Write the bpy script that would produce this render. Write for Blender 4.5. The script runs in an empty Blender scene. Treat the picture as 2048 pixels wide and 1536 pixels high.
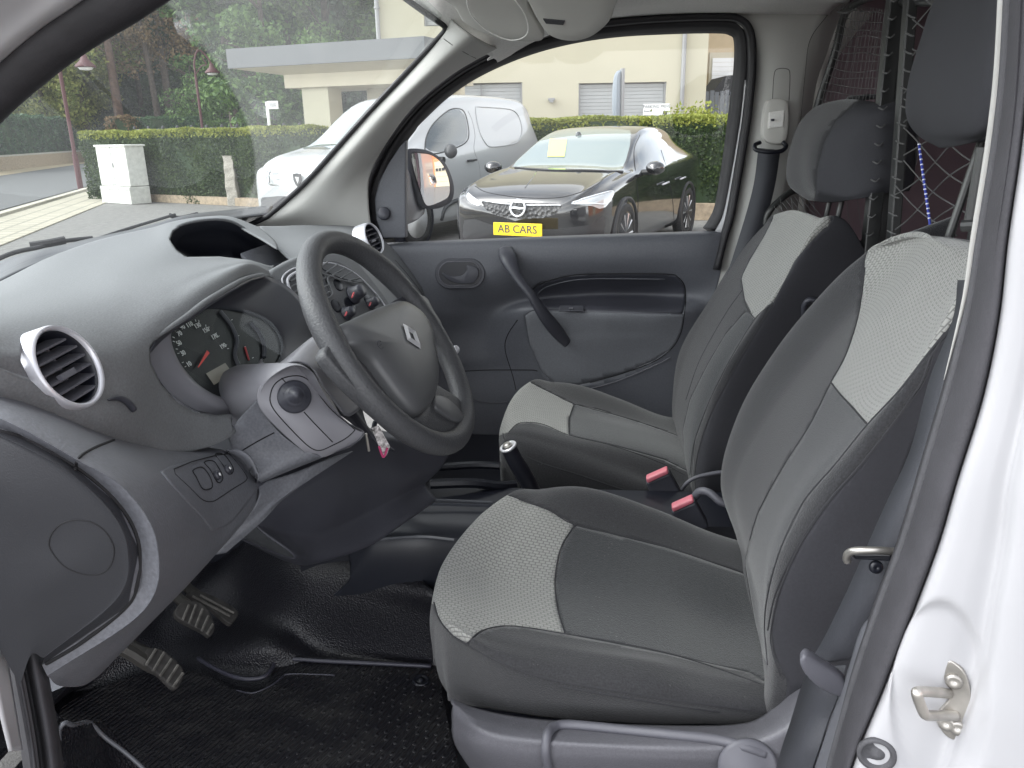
import bpy, bmesh, math, random
import numpy as np
from mathutils import Vector, Matrix
from mathutils.bvhtree import BVHTree
random.seed(7); rng = np.random.default_rng(7)
scene = bpy.context.scene; COL = scene.collection
# ---------------------------------------------------------------- camera
FPX, EYE = 1590.0, 1.35
PITCH, YAW, ROLL = math.radians(17.65), math.radians(5.3), math.radians(-1.05)
fw = np.array([-math.sin(YAW)*math.cos(PITCH), math.cos(YAW)*math.cos(PITCH), -math.sin(PITCH)])
rt0 = np.array([math.cos(YAW), math.sin(YAW), 0.0]); up0 = np.cross(rt0, fw)
rt = math.cos(ROLL)*rt0 + math.sin(ROLL)*up0; up = -math.sin(ROLL)*rt0 + math.cos(ROLL)*up0
CAM = np.array([0, 0, EYE])
cam_d = bpy.data.cameras.new('camera'); cam = bpy.data.objects.new('camera', cam_d); COL.objects.link(cam)
cam.matrix_world = Matrix(((rt[0], up[0], -fw[0], 0), (rt[1], up[1], -fw[1], 0), (rt[2], up[2], -fw[2], EYE), (0, 0, 0, 1)))
cam_d.sensor_width = 36; cam_d.lens = FPX/2048*36; cam_d.clip_start = 0.02; cam_d.clip_end = 600
scene.camera = cam
# ---------------------------------------------------------------- light
world = bpy.data.worlds.new('World'); scene.world = world; world.use_nodes = True
nt = world.node_tree; nt.nodes.clear()
SUN_EL, SUN_AZ = math.radians(50), math.radians(258)
sky = nt.nodes.new('ShaderNodeTexSky'); sky.sky_type = 'NISHITA'; sky.sun_disc = False
sky.sun_elevation = SUN_EL; sky.sun_rotation = SUN_AZ; sky.air_density = 1.0; sky.dust_density = 1.2; sky.ozone_density = 1.0
bw = nt.nodes.new('ShaderNodeRGBToBW'); mixc = nt.nodes.new('ShaderNodeMix'); mixc.data_type = 'RGBA'
tc = nt.nodes.new('ShaderNodeTexCoord'); cn = nt.nodes.new('ShaderNodeTexNoise'); cn.inputs['Scale'].default_value = 3.0; cn.inputs['Detail'].default_value = 6
cr_ = nt.nodes.new('ShaderNodeValToRGB'); cr_.color_ramp.elements[0].position = .35; cr_.color_ramp.elements[1].position = .62
cr_.color_ramp.elements[0].color = (.55, .55, .55, 1); cr_.color_ramp.elements[1].color = (1, 1, 1, 1)
gain = nt.nodes.new('ShaderNodeMix'); gain.data_type = 'RGBA'; gain.blend_type = 'MULTIPLY'; gain.inputs[0].default_value = 1
gain.inputs[7].default_value = (3.0, 3.02, 3.08, 1)
bg = nt.nodes.new('ShaderNodeBackground'); out = nt.nodes.new('ShaderNodeOutputWorld')
L = nt.links.new
L(sky.outputs[0], bw.inputs[0]); L(bw.outputs[0], gain.inputs[6]); L(tc.outputs['Generated'], cn.inputs['Vector']); L(cn.outputs[0], cr_.inputs[0])
L(cr_.outputs[0], mixc.inputs[0]); L(sky.outputs[0], mixc.inputs[6]); L(gain.outputs[2], mixc.inputs[7])
L(mixc.outputs[2], bg.inputs[0]); L(bg.outputs[0], out.inputs[0]); bg.inputs[1].default_value = 0.15
sd = bpy.data.lights.new('sun', 'SUN'); sd.energy = .5; sd.angle = math.radians(24); sd.color = (1, .96, .9)
so = bpy.data.objects.new('sun', sd); COL.objects.link(so)
sdir = Vector((math.sin(SUN_AZ)*math.cos(SUN_EL), math.cos(SUN_AZ)*math.cos(SUN_EL), math.sin(SUN_EL)))
so.rotation_euler = sdir.to_track_quat('Z', 'Y').to_euler(); so.location = (0, 0, 30)
scene.view_settings.view_transform = 'Standard'; scene.view_settings.look = 'None'
scene.view_settings.exposure = 1.2; scene.view_settings.gamma = 1
scene.cycles.max_bounces = 10; scene.cycles.transparent_max_bounces = 16; scene.cycles.diffuse_bounces = 5
scene.cycles.sample_clamp_indirect = 6
# ---------------------------------------------------------------- geometry helpers
K = 1.2                      # cabin control points are given at 1/K of their real distance across the van
def ray(px, py): return fw + rt*(px-1024)/FPX - up*(py-768)/FPX
def at(px, py, Y): d = ray(px, py); return CAM + d*(Y/d[1])                 # point on the upright plane y = Y
def p(px, py, Y): return at(px, py, Y*K)
def v(x, y, z): return np.array([x*K, y*K, EYE+(z-EYE)*K])
def gnd(px, py, z=0.0): d = ray(px, py); return CAM + d*((z-EYE)/d[2])
def project(P):
    q = np.asarray(P)-CAM; z = q@fw
    z = np.where(np.abs(z) < 1e-6, 1e-6, z)
    return np.stack([1024+FPX*(q@rt)/z, 768-FPX*(q@up)/z], -1)
def unit(a): a = np.asarray(a, float); return a/np.linalg.norm(a)
def crom(P, n, closed=False):
    P = np.asarray(P, float); m = len(P)
    if closed: Q = np.concatenate([P[-1:], P, P[:2]]); t = np.arange(n)/n*m; mm = m
    else: Q = np.concatenate([2*P[:1]-P[1:2], P, 2*P[-1:]-P[-2:-1]]); t = np.linspace(0, m-1, n); mm = m-1
    i = np.minimum(t.astype(int), mm-1); f = (t-i); f = f.reshape(-1, *([1]*(P.ndim-1)))
    a, b, c, d = Q[i], Q[i+1], Q[i+2], Q[i+3]
    return .5*((2*b)+(-a+c)*f+(2*a-5*b+4*c-d)*f*f+(-a+3*b-3*c+d)*f**3)
def grid_pts(G, nr, nc):
    G = np.asarray(G, float); A = crom(G, nr); return crom(A.transpose(1, 0, 2), nc).transpose(1, 0, 2)
def tag(o, label=None, cat=None, group=None, kind=None):
    if label: o['label'] = label
    if cat: o['category'] = cat
    if group: o['group'] = group
    if kind: o['kind'] = kind
    return o
def empty(name, loc, label, cat, group=None, rz=0, parent=None):
    o = bpy.data.objects.new(name, None); COL.objects.link(o); o.location = loc; o.rotation_euler = (0, 0, rz); o.empty_display_size = .1
    if parent: o.parent = parent
    return tag(o, label, cat, group)
def link(name, V_, F_, mat, parent=None, smooth=True, world_space=True, uv=None, label=None):
    me = bpy.data.meshes.new(name); V_ = np.asarray(V_, float)
    o = bpy.data.objects.new(name, me)
    if parent is not None:
        o.parent = parent
        if world_space:
            bpy.context.view_layer.update()
            M = np.array(parent.matrix_world.inverted()); V_ = V_@M[:3, :3].T + M[:3, 3]
    me.from_pydata([tuple(x) for x in V_], [], [tuple(int(i) for i in f) for f in F_])
    if uv is not None:
        l = me.uv_layers.new(name='UVMap'); idx = np.empty(len(me.loops), int); me.loops.foreach_get('vertex_index', idx)
        l.data.foreach_set('uv', np.asarray(uv)[idx].astype(np.float32).ravel())
    me.materials.append(mat)
    if smooth: me.polygons.foreach_set('use_smooth', [True]*len(me.polygons))
    me.update(); COL.objects.link(o)
    if label: o['label'] = label
    return o
def solid(o, t, off=-1):
    m = o.modifiers.new('thickness', 'SOLIDIFY'); m.thickness = t; m.offset = off; return o
def bev(o, w, seg=2, ang=35):
    m = o.modifiers.new('bevel', 'BEVEL'); m.width = w; m.segments = seg; m.limit_method = 'ANGLE'; m.angle_limit = math.radians(ang); m.harden_normals = False; return o
def inpoly(Q, poly):
    x, y = Q[:, 0], Q[:, 1]; ins = np.zeros(len(Q), bool); n = len(poly)
    for i in range(n):
        x1, y1 = poly[i]; x2, y2 = poly[(i+1) % n]
        c = ((y1 > y) != (y2 > y)) & (x < (x2-x1)*(y-y1)/((y2-y1) if y2 != y1 else 1e-9)+x1); ins ^= c
    return ins
def pdist(Q, poly):
    d = np.full(len(Q), 1e9); n = len(poly)
    for i in range(n):
        a = np.array(poly[i]); b = np.array(poly[(i+1) % n]); ab = b-a; t = np.clip(((Q-a)@ab)/(ab@ab+1e-12), 0, 1)
        d = np.minimum(d, np.linalg.norm(Q-(a+t[:, None]*ab), axis=1))
    return np.where(inpoly(Q, poly), d, -d)
ALLGEO = {}
def surface(G, nr, nc, regions, base, parent, thick=.003, coordf=project, facing=False, depth=None, raw=None, flip=False, seatuv=False):
    """smooth sheet through control grid G, cut along polygons into separate meshes.
    base/regions: dict(name,mat,poly) ; mat None removes the region."""
    P = grid_pts(G, nr, nc) if raw is None else raw
    nr, nc = P.shape[:2]
    V_ = P.reshape(-1, 3).copy()
    du = np.linalg.norm(np.diff(P, axis=1), axis=2).mean(0).cumsum(); dv = np.linalg.norm(np.diff(P, axis=0), axis=2).mean(1).cumsum()
    uu, vv = np.meshgrid(np.r_[0, du], np.r_[0, dv]); UV = np.stack([uu.ravel(), vv.ravel()], 1)
    if seatuv: 
        a1 = np.concatenate([np.zeros((nr, 1)), np.linalg.norm(np.diff(P, axis=1), axis=2).cumsum(1)], 1); a1 -= a1[:, nc//2:nc//2+1]
        a2 = np.concatenate([np.zeros((1, nc)), np.linalg.norm(np.diff(P, axis=0), axis=2).cumsum(0)]); a2 -= a2[nr//2:nr//2+1]
        UV = np.stack([a1.ravel(), a2.ravel()], 1)+1.0
    idx = np.arange(nr*nc).reshape(nr, nc)
    q = np.stack([idx[:-1, :-1], idx[:-1, 1:], idx[1:, 1:], idx[1:, :-1]], -1).reshape(-1, 4)
    if flip: q = q[:, ::-1]
    E_ = np.concatenate([np.stack([idx[:, :-1].ravel(), idx[:, 1:].ravel()], 1), np.stack([idx[:-1].ravel(), idx[1:].ravel()], 1)])
    reg = np.zeros(len(V_), int)
    tris = np.concatenate([q[:, [0, 1, 2]], q[:, [0, 2, 3]]]); quadof = np.r_[np.arange(len(q)), np.arange(len(q))]
    flipd = np.zeros(len(q), bool); moved = np.zeros(len(V_), bool); Ds = []
    for r in regions:
        S = coordf(V_); D = pdist(S, r['poly'])
        a, b = E_[:, 0], E_[:, 1]; cross = (D[a]*D[b] < 0) & (np.abs(D[a]) < 60) & (np.abs(D[b]) < 60) if coordf is project else (D[a]*D[b] < 0)
        for e in np.nonzero(cross)[0]:
            i, j = E_[e]
            if D[i]*D[j] >= 0: continue
            if abs(D[i]) > abs(D[j]): i, j = j, i
            if moved[i]: continue
            t = D[i]/(D[i]-D[j]); V_[i] = V_[i]+t*(V_[j]-V_[i]); UV[i] = UV[i]+t*(UV[j]-UV[i]); D[i] = 0; moved[i] = True
        Ds.append(D)
        z = D[q] == 0
        mixed = (D[q] > 0).any(1) & (D[q] < 0).any(1)
        fl = mixed & z[:, 1] & z[:, 3]; flipd |= fl
    tris = []; 
    A = q[~flipd]; B = q[flipd]
    tris = np.concatenate([A[:, [0, 1, 2]], A[:, [0, 2, 3]], B[:, [0, 1, 3]], B[:, [1, 2, 3]]])
    lab = np.zeros(len(tris), int)
    if facing:
        n = np.cross(V_[tris[:, 1]]-V_[tris[:, 0]], V_[tris[:, 2]]-V_[tris[:, 0]]); c = V_[tris].mean(1)-CAM
        face_ok = (n*c).sum(1)*(1 if not flip else 1) < 0
    for k, r in enumerate(regions):
        D = Ds[k]; s = D[tris].sum(1) > 1e-9
        if facing: s &= face_ok
        if 'ymax' in r: s &= V_[tris].mean(1)[:, 1] < r['ymax']
        if 'cond' in r: s &= r['cond'](V_[tris].mean(1))
        lab[s] = k+1
    tn = np.cross(V_[tris[:, 1]]-V_[tris[:, 0]], V_[tris[:, 2]]-V_[tris[:, 0]])
    if (tn*(V_[tris].mean(1)-CAM)).sum() > 0: tris = tris[:, ::-1]      # fronts face the room; thickness grows away from it
    outp = {}
    for k, r in enumerate([base]+list(regions)):
        if r is None or r.get('mat') is None: continue
        T = tris[lab == k]
        if len(T) == 0: print('EMPTY', r['name']); continue
        u_, inv = np.unique(T, return_inverse=True); T2 = inv.reshape(-1, 3)
        par = r.get('parent', parent)
        if isinstance(par, str): par = outp[par]
        o = link(r['name'], V_[u_], T2, r['mat'], par, uv=UV[u_], label=r.get('label'))
        if thick: solid(o, r.get('thick', thick))
        outp[r.get('key', r['name'])] = o
        ALLGEO[id(o)] = (V_[u_], T2)
    return outp
def bvh_of(objs):
    vs, fs, n = [], [], 0
    for o in objs:
        Vv, T = ALLGEO[id(o)]; vs += [tuple(x) for x in Vv]; fs += [tuple(int(i)+n for i in t) for t in T]; n += len(Vv)
    return BVHTree.FromPolygons(vs, fs)
def hit(b, px, py, off=0.0):
    d = unit(ray(px, py)); r = b.ray_cast(Vector(CAM), Vector(d))
    if r[0] is None: return None, None
    n = np.array(r[1]); n = n if n@d < 0 else -n
    return np.array(r[0])+n*off, n
def frames(P):
    P = np.asarray(P); T = np.gradient(P, axis=0); T /= np.linalg.norm(T, axis=1)[:, None]+1e-12
    n = np.cross(T[0], [0, 0, 1.0]);
    if np.linalg.norm(n) < .1: n = np.cross(T[0], [0, 1.0, 0])
    n = unit(n); N = [n]
    for i in range(1, len(P)):
        n = N[-1]-T[i]*(N[-1]@T[i]); N.append(unit(n))
    N = np.array(N); return T, N, np.cross(T, N)
def tube_geo(P, r, seg=8, closed=False, sec=None):
    P = np.asarray(P, float); n = len(P); r = np.broadcast_to(np.asarray(r, float), (n,)) if np.ndim(r) < 2 else r
    T, N, B = frames(P)
    if sec is None: a = np.linspace(0, 2*np.pi, seg, endpoint=False); sec = np.stack([np.cos(a), np.sin(a)], 1)
    seg = len(sec)
    V_ = (P[:, None]+r[:, None, None]*(sec[None, :, :1]*N[:, None]+sec[None, :, 1:]*B[:, None])).reshape(-1, 3)
    F_ = []
    for i in range(n if closed else n-1):
        for k in range(seg):
            F_.append((i*seg+k, i*seg+(k+1) % seg, ((i+1) % n)*seg+(k+1) % seg, ((i+1) % n)*seg+k))
    if not closed: F_ += [tuple(range(seg))[::-1], tuple((n-1)*seg+k for k in range(seg))]
    return V_, F_
def tube(name, pts, r, mat, parent=None, seg=8, n=None, closed=False, sec=None, label=None):
    P = crom(pts, n or max(8, 6*len(pts)), closed) if len(pts) > 2 else np.asarray(pts)
    if np.ndim(r) and len(r) != len(P): r = crom(np.asarray(r)[:, None], len(P))[:, 0]
    return link(name, *tube_geo(P, r, seg, closed, sec), mat, parent, label=label)
class MB:
    def __init__(s): s.V = []; s.F = []
    def add(s, V_, F_):
        n = len(s.V); s.V += [tuple(x) for x in V_]; s.F += [tuple(i+n for i in f) for f in F_]; return s
    def tube(s, pts, r, seg=6, n=None, closed=False):
        P = crom(pts, n or 5*len(pts), closed) if len(pts) > 2 else np.asarray(pts, float)
        if np.ndim(r) and len(r) != len(P): r = crom(np.asarray(r)[:, None], len(P))[:, 0]
        return s.add(*tube_geo(P, r, seg, closed))
    def box(s, c, size, ax=None):
        c = np.asarray(c, float); h = np.asarray(size)/2; ax = np.eye(3) if ax is None else np.asarray(ax)
        V_ = [c+ax.T@(h*np.array(q)) for q in ((-1, -1, -1), (1, -1, -1), (1, 1, -1), (-1, 1, -1), (-1, -1, 1), (1, -1, 1), (1, 1, 1), (-1, 1, 1))]
        return s.add(V_, [(0, 3, 2, 1), (4, 5, 6, 7), (0, 1, 5, 4), (1, 2, 6, 5), (2, 3, 7, 6), (3, 0, 4, 7)])
    def prism(s, pts, d):
        pts = np.asarray(pts, float); n = len(pts); d = np.asarray(d, float)
        s.add(list(pts)+list(pts+d), [tuple(range(n))[::-1], tuple(range(n, 2*n))]+[(i, (i+1) % n, n+(i+1) % n, n+i) for i in range(n)]); return s
    def build(s, name, mat, parent=None, smooth=False, label=None): return link(name, s.V, s.F, mat, parent, smooth=smooth, label=label)
def lathe(prof, c, ax, seg=32, caps=True):
    """prof: list of (radius, height along ax)"""
    ax = unit(ax); n = unit(np.cross(ax, [0, 0, 1.0])) if abs(ax[2]) < .95 else np.array([1.0, 0, 0]); b = np.cross(ax, n); c = np.asarray(c)
    V_ = []; F_ = []
    for (r, h) in prof:
        for k in range(seg):
            a = 2*np.pi*k/seg; V_.append(c+ax*h+r*(math.cos(a)*n+math.sin(a)*b))
    for i in range(len(prof)-1):
        for k in range(seg): F_.append((i*seg+k, i*seg+(k+1) % seg, (i+1)*seg+(k+1) % seg, (i+1)*seg+k))
    if caps: F_ += [tuple(range(seg))[::-1], tuple((len(prof)-1)*seg+k for k in range(seg))]
    return V_, F_
def plate(name, pts, d, mat, parent=None, bevel=0, smooth=False, label=None, seg=2):
    o = MB().prism(pts, d).build(name, mat, parent, smooth, label)
    me = o.data; bm = bmesh.new(); bm.from_mesh(me); bmesh.ops.recalc_face_normals(bm, faces=bm.faces); bm.to_mesh(me); bm.free()
    if bevel: bev(o, bevel, seg); 
    if smooth or bevel:
        for f in me.polygons: f.use_smooth = bool(smooth)
    return o
class Plane:
    """a real plane: point o, normal n (towards viewer), in-plane x axis"""
    def __init__(s, o, n, x): s.o = np.asarray(o, float); s.n = unit(n); x = np.asarray(x, float); s.x = unit(x-s.n*(x@s.n)); s.y = np.cross(s.n, s.x)
    def px(s, px, py, off=0.0): d = ray(px, py); t = ((s.o+s.n*off-CAM)@s.n)/(d@s.n); return CAM+d*t
    def xy(s, x, y, off=0.0): return s.o+s.x*x+s.y*y+s.n*off
    def ell(s, cx, cy, rx, ry, off=0, n=40, a0=0, a1=2*math.pi): return [s.xy(cx+rx*math.cos(a), cy+ry*math.sin(a), off) for a in np.linspace(a0, a1, n, endpoint=abs(a1-a0) < 6.28)]
def groove(objs, pix, r, mat, name, parent, n=None, off=0.0, closed=False, mb=None):
    b = bvh_of(objs); Q = crom(np.array(pix, float), n or max(12, int(sum(np.linalg.norm(np.diff(np.array(pix, float), axis=0), axis=1))/7)), closed)
    P = [h for h in (hit(b, x, y, off)[0] for x, y in Q) if h is not None]
    if len(P) < 3: print('groove miss', name, pix[0]); return None
    P = np.array(P); P[1:-1] = (P[:-2]+P[1:-1]*2+P[2:])/4
    V_, F_ = tube_geo(P, r, 6, closed)
    if mb is not None: return mb.add(V_, F_)
    return link(name, V_, F_, mat, parent)
def text_geo(s, pl, cx, cy, size, off=.0005, thick=.0004, ang=0, sx=1.0):
    cu = bpy.data.curves.new('t', 'FONT'); cu.body = s; cu.size = size; cu.align_x = 'CENTER'; cu.align_y = 'CENTER'; cu.extrude = thick; cu.resolution_u = 3
    o = bpy.data.objects.new('t', cu); COL.objects.link(o); bpy.context.view_layer.update()
    me = o.to_mesh(); ca, sa = math.cos(ang), math.sin(ang)
    V_ = [pl.xy(cx+(q.co.x*sx*ca-q.co.y*sa), cy+(q.co.x*sx*sa+q.co.y*ca), off+q.co.z) for q in me.vertices]; F_ = [tuple(f.vertices) for f in me.polygons]
    o.to_mesh_clear(); bpy.data.objects.remove(o); bpy.data.curves.remove(cu); return V_, F_
# ---------------------------------------------------------------- materials
def base_mat(name):
    m = bpy.data.materials.new(name); m.use_nodes = True; return m, m.node_tree, m.node_tree.nodes['Principled BSDF']
def mat(name, col, rough=.5, metal=0, nscale=0, bump=0, var=0, coat=0, spec=.5, bdist=.001, vscale=None, kind='noise', dirt=None, emit=0, coords='Object', aniso=None, sheen=0):
    m, t, b = base_mat(name); N = t.nodes.new; Lk = t.links.new
    b.inputs['Base Color'].default_value = (*col, 1); b.inputs['Roughness'].default_value = rough; b.inputs['Metallic'].default_value = metal
    b.inputs['Specular IOR Level'].default_value = spec; b.inputs['Coat Weight'].default_value = coat; b.inputs['Coat Roughness'].default_value = .04
    if sheen: b.inputs['Sheen Weight'].default_value = sheen; b.inputs['Sheen Roughness'].default_value = .5
    if emit: b.inputs['Emission Color'].default_value = (*col, 1); b.inputs['Emission Strength'].default_value = emit
    tc = N('ShaderNodeTexCoord'); src = tc.outputs[coords]
    if aniso:
        mp = N('ShaderNodeMapping'); mp.inputs['Scale'].default_value = aniso; Lk(src, mp.inputs[0]); src = mp.outputs[0]
    if nscale and bump:
        n = N('ShaderNodeTexNoise' if kind == 'noise' else 'ShaderNodeTexVoronoi'); n.inputs['Scale'].default_value = nscale; Lk(src, n.inputs['Vector'])
        if kind == 'noise': n.inputs['Detail'].default_value = 3
        bu = N('ShaderNodeBump'); bu.inputs['Strength'].default_value = bump; bu.inputs['Distance'].default_value = bdist
        Lk(n.outputs[0], bu.inputs['Height']); Lk(bu.outputs[0], b.inputs['Normal'])
    if var:
        n2 = N('ShaderNodeTexNoise'); n2.inputs['Scale'].default_value = vscale or 6; n2.inputs['Detail'].default_value = 5; Lk(src, n2.inputs['Vector'])
        r = N('ShaderNodeValToRGB'); r.color_ramp.elements[0].position = .3; r.color_ramp.elements[1].position = .7
        c = np.array(col); r.color_ramp.elements[0].color = (*(c*(1-var)), 1); r.color_ramp.elements[1].color = (*np.minimum(c*(1+var), 1), 1)
        Lk(n2.outputs[0], r.inputs[0]); Lk(r.outputs[0], b.inputs['Base Color'])
        r2 = N('ShaderNodeMapRange'); r2.inputs[3].default_value = max(rough-.08, .02); r2.inputs[4].default_value = min(rough+.1, 1); Lk(n2.outputs[0], r2.inputs[0]); Lk(r2.outputs[0], b.inputs['Roughness'])
    return m
def brick_fabric(name, c1, c2, bw_, rh, bump=.6):
    m, t, b = base_mat(name); N = t.nodes.new; Lk = t.links.new
    tc = N('ShaderNodeTexCoord'); br = N('ShaderNodeTexBrick'); br.inputs['Scale'].default_value = 1; br.inputs['Brick Width'].default_value = bw_; br.inputs['Row Height'].default_value = rh
    br.inputs['Mortar Size'].default_value = rh*.22; br.inputs['Mortar Smooth'].default_value = 1; br.inputs['Color1'].default_value = (*c1, 1); br.inputs['Color2'].default_value = (*(np.array(c1)*.93), 1); br.inputs['Mortar'].default_value = (*c2, 1)
    sp_ = N('ShaderNodeSeparateXYZ'); cb_ = N('ShaderNodeCombineXYZ'); Lk(tc.outputs['UV'], sp_.inputs[0]); Lk(sp_.outputs[0], cb_.inputs[1]); Lk(sp_.outputs[1], cb_.inputs[0]); Lk(cb_.outputs[0], br.inputs['Vector']); Lk(br.outputs['Color'], b.inputs['Base Color'])
    bu = N('ShaderNodeBump'); bu.invert = True; bu.inputs['Strength'].default_value = bump; bu.inputs['Distance'].default_value = .0012
    Lk(br.outputs['Fac'], bu.inputs['Height']); Lk(bu.outputs[0], b.inputs['Normal']); b.inputs['Roughness'].default_value = .9; b.inputs['Specular IOR Level'].default_value = .2
    b.inputs['Sheen Weight'].default_value = .3
    return m
M = {}
M['dash'] = mat('dash_plastic', (.165, .17, .177), .62, spec=.3, nscale=420, bump=.8, bdist=.0006, var=.14, vscale=380)
M['lower'] = mat('lower_dash_plastic', (.14, .144, .162), .5, nscale=300, bump=.8, bdist=.0006, var=.16, vscale=260)
M['trim'] = mat('trim_plastic', (.11, .11, .128), .45, nscale=700, bump=.3, bdist=.0005, var=.05)
M['shroud'] = mat('shroud_plastic', (.235, .232, .255), .45, nscale=900, bump=.25, bdist=.0004, var=.04)
M['darkplastic'] = mat('dark_plastic', (.045, .046, .058), .45, nscale=700, bump=.25, bdist=.0004, var=.08)
M['sidetrim'] = mat('seat_trim_plastic', (.118, .117, .132), .42, nscale=450, bump=.6, bdist=.001, var=.1, vscale=300)
M['black'] = mat('black_plastic', (.010, .011, .017), .35, nscale=500, bump=.1, bdist=.0004)
M['groove'] = mat('panel_gap', (.008, .008, .01), .8)
M['door'] = mat('door_plastic', (.11, .114, .130), .5, nscale=260, bump=.5, bdist=.001, var=.09, vscale=220)
M['doorfab'] = mat('door_insert_felt', (.16, .166, .182), .85, nscale=1400, bump=.5, bdist=.0006, var=.12, vscale=300)
M['wheelrim'] = mat('wheel_foam', (.058, .059, .064), .5, nscale=330, bump=.8, bdist=.0012, var=.12, vscale=330)
M['hub'] = mat('hub_plastic', (.09, .092, .097), .42, nscale=900, bump=.2, bdist=.0004)
M['silver'] = mat('silver_paint', (.62, .62, .66), .32, metal=.35)
M['chrome'] = mat('chrome', (.80, .80, .82), .28, metal=.55)
M['steel'] = mat('worn_steel', (.45, .43, .40), .38, metal=.85, nscale=60, bump=.2, var=.25, vscale=40)
M['pillar'] = mat('beige_pillar_trim', (.43, .425, .405), .7, nscale=900, bump=.25, bdist=.0005, var=.03)
M['liner'] = mat('headliner_felt', (.82, .81, .78), .95, nscale=1500, bump=.6, bdist=.001, var=.06, vscale=200)
M['visor'] = mat('visor_plastic', (.54, .53, .50), .65, nscale=900, bump=.2, bdist=.0005)
M['seal'] = mat('rubber_seal', (.020, .019, .022), .6, nscale=300, bump=.3, var=.2, vscale=60)
M['sealgrey'] = mat('grey_edge_seal', (.06, .06, .066), .7, nscale=900, bump=.6, var=.12, vscale=80)
M['white'] = mat('white_paint', (.40, .40, .415), .3, coat=.35, var=.025, vscale=9, spec=.5)
M['fab'] = mat('seat_fabric', (.036, .036, .039), .92, nscale=500, bump=.8, bdist=.0014, var=.30, vscale=420, spec=.2, sheen=.25)
M['fab2'] = mat('seat_centre_fabric', (.037, .039, .042), .92, nscale=500, bump=.9, bdist=.0016, var=.40, vscale=450, spec=.2, sheen=.3)
def lint(m, amt=.16):
    t = m.node_tree; b = t.nodes['Principled BSDF']; N = t.nodes.new; Lk = t.links.new; src = b.inputs['Base Color'].links[0].from_socket; tc = N('ShaderNodeTexCoord')
    vo = N('ShaderNodeTexVoronoi'); vo.inputs['Scale'].default_value = 95; Lk(tc.outputs['Object'], vo.inputs['Vector']); r = N('ShaderNodeValToRGB'); r.color_ramp.elements[0].position = .07; r.color_ramp.elements[0].color = (1, 1, 1, 1); r.color_ramp.elements[1].position = .12; r.color_ramp.elements[1].color = (0, 0, 0, 1); Lk(vo.outputs['Distance'], r.inputs[0])
    n2 = N('ShaderNodeTexNoise'); n2.inputs['Scale'].default_value = 9; Lk(tc.outputs['Object'], n2.inputs['Vector']); r2 = N('ShaderNodeValToRGB'); r2.color_ramp.elements[0].position = .5; r2.color_ramp.elements[1].position = .62; Lk(n2.outputs[0], r2.inputs[0]); mu = N('ShaderNodeMath'); mu.operation = 'MULTIPLY'; Lk(r.outputs[0], mu.inputs[0]); Lk(r2.outputs[0], mu.inputs[1])
    mx = N('ShaderNodeMix'); mx.data_type = 'RGBA'; mx.inputs[7].default_value = (amt, amt, amt*.97, 1); Lk(mu.outputs[0], mx.inputs[0]); Lk(src, mx.inputs[6]); Lk(mx.outputs[2], b.inputs['Base Color'])
lint(M['fab2']); lint(M['fab'], .10)
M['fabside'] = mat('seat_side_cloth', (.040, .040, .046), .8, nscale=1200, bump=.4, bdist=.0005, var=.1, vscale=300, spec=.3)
M['knit'] = brick_fabric('grey_knit', (.32, .32, .302), (.135, .135, .13), .0105, .0066)
M['gapgrey'] = mat('trim_gap_grey', (.12, .115, .11), .8)
M['seam'] = mat('seam_thread', (.03, .03, .034), .8)
M['strap'] = mat('seat_belt_webbing', (.045, .047, .056), .6, nscale=1500, bump=.5, aniso=(1, 1, .2))
M['red'] = mat('red_button', (.60, .16, .20), .35)
M['redpart'] = mat('red_marker', (.55, .08, .09), .5)
M['maroon'] = mat('dark_ply_bulkhead', (.15, .10, .115), .6, nscale=30, bump=.1, var=.2, vscale=4)
M['cord'] = mat('net_cord', (.10, .10, .10), .6)
M['bar'] = mat('partition_bar_coating', (.028, .029, .029), .35, nscale=200, bump=.2, var=.15)
M['vinyl'] = mat('floor_vinyl', (.012, .012, .016), .38, kind='voronoi', nscale=260, bump=.9, bdist=.0016)
M['mirrorglass'] = mat('mirror_glass', (.9, .9, .9), .01, metal=1)
M['lcd'] = mat('lcd_panel', (.30, .27, .23), .4)
M['dialmark'] = mat('dial_print', (.8, .8, .8), .5)
M['needle'] = mat('needle_red', (.8, .05, .04), .4)
M['dial'] = mat('dial_face', (.012, .013, .015), .5)
def glass_mat(name, tint=(.93, .96, .95), film=0.0, gl=.6):
    m, t, b = base_mat(name); N = t.nodes.new; Lk = t.links.new; t.nodes.remove(b); o = t.nodes['Material Output']
    tr = N('ShaderNodeBsdfTransparent'); tr.inputs[0].default_value = (*tint, 1); g = N('ShaderNodeBsdfGlossy'); g.inputs['Roughness'].default_value = .01
    fr = N('ShaderNodeFresnel'); fr.inputs[0].default_value = 1.5; mu = N('ShaderNodeMath'); mu.operation = 'MULTIPLY'; mu.inputs[1].default_value = gl
    mx = N('ShaderNodeMixShader'); Lk(fr.outputs[0], mu.inputs[0]); Lk(mu.outputs[0], mx.inputs[0]); Lk(tr.outputs[0], mx.inputs[1]); Lk(g.outputs[0], mx.inputs[2]); last = mx
    return m, t, mx, o
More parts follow.
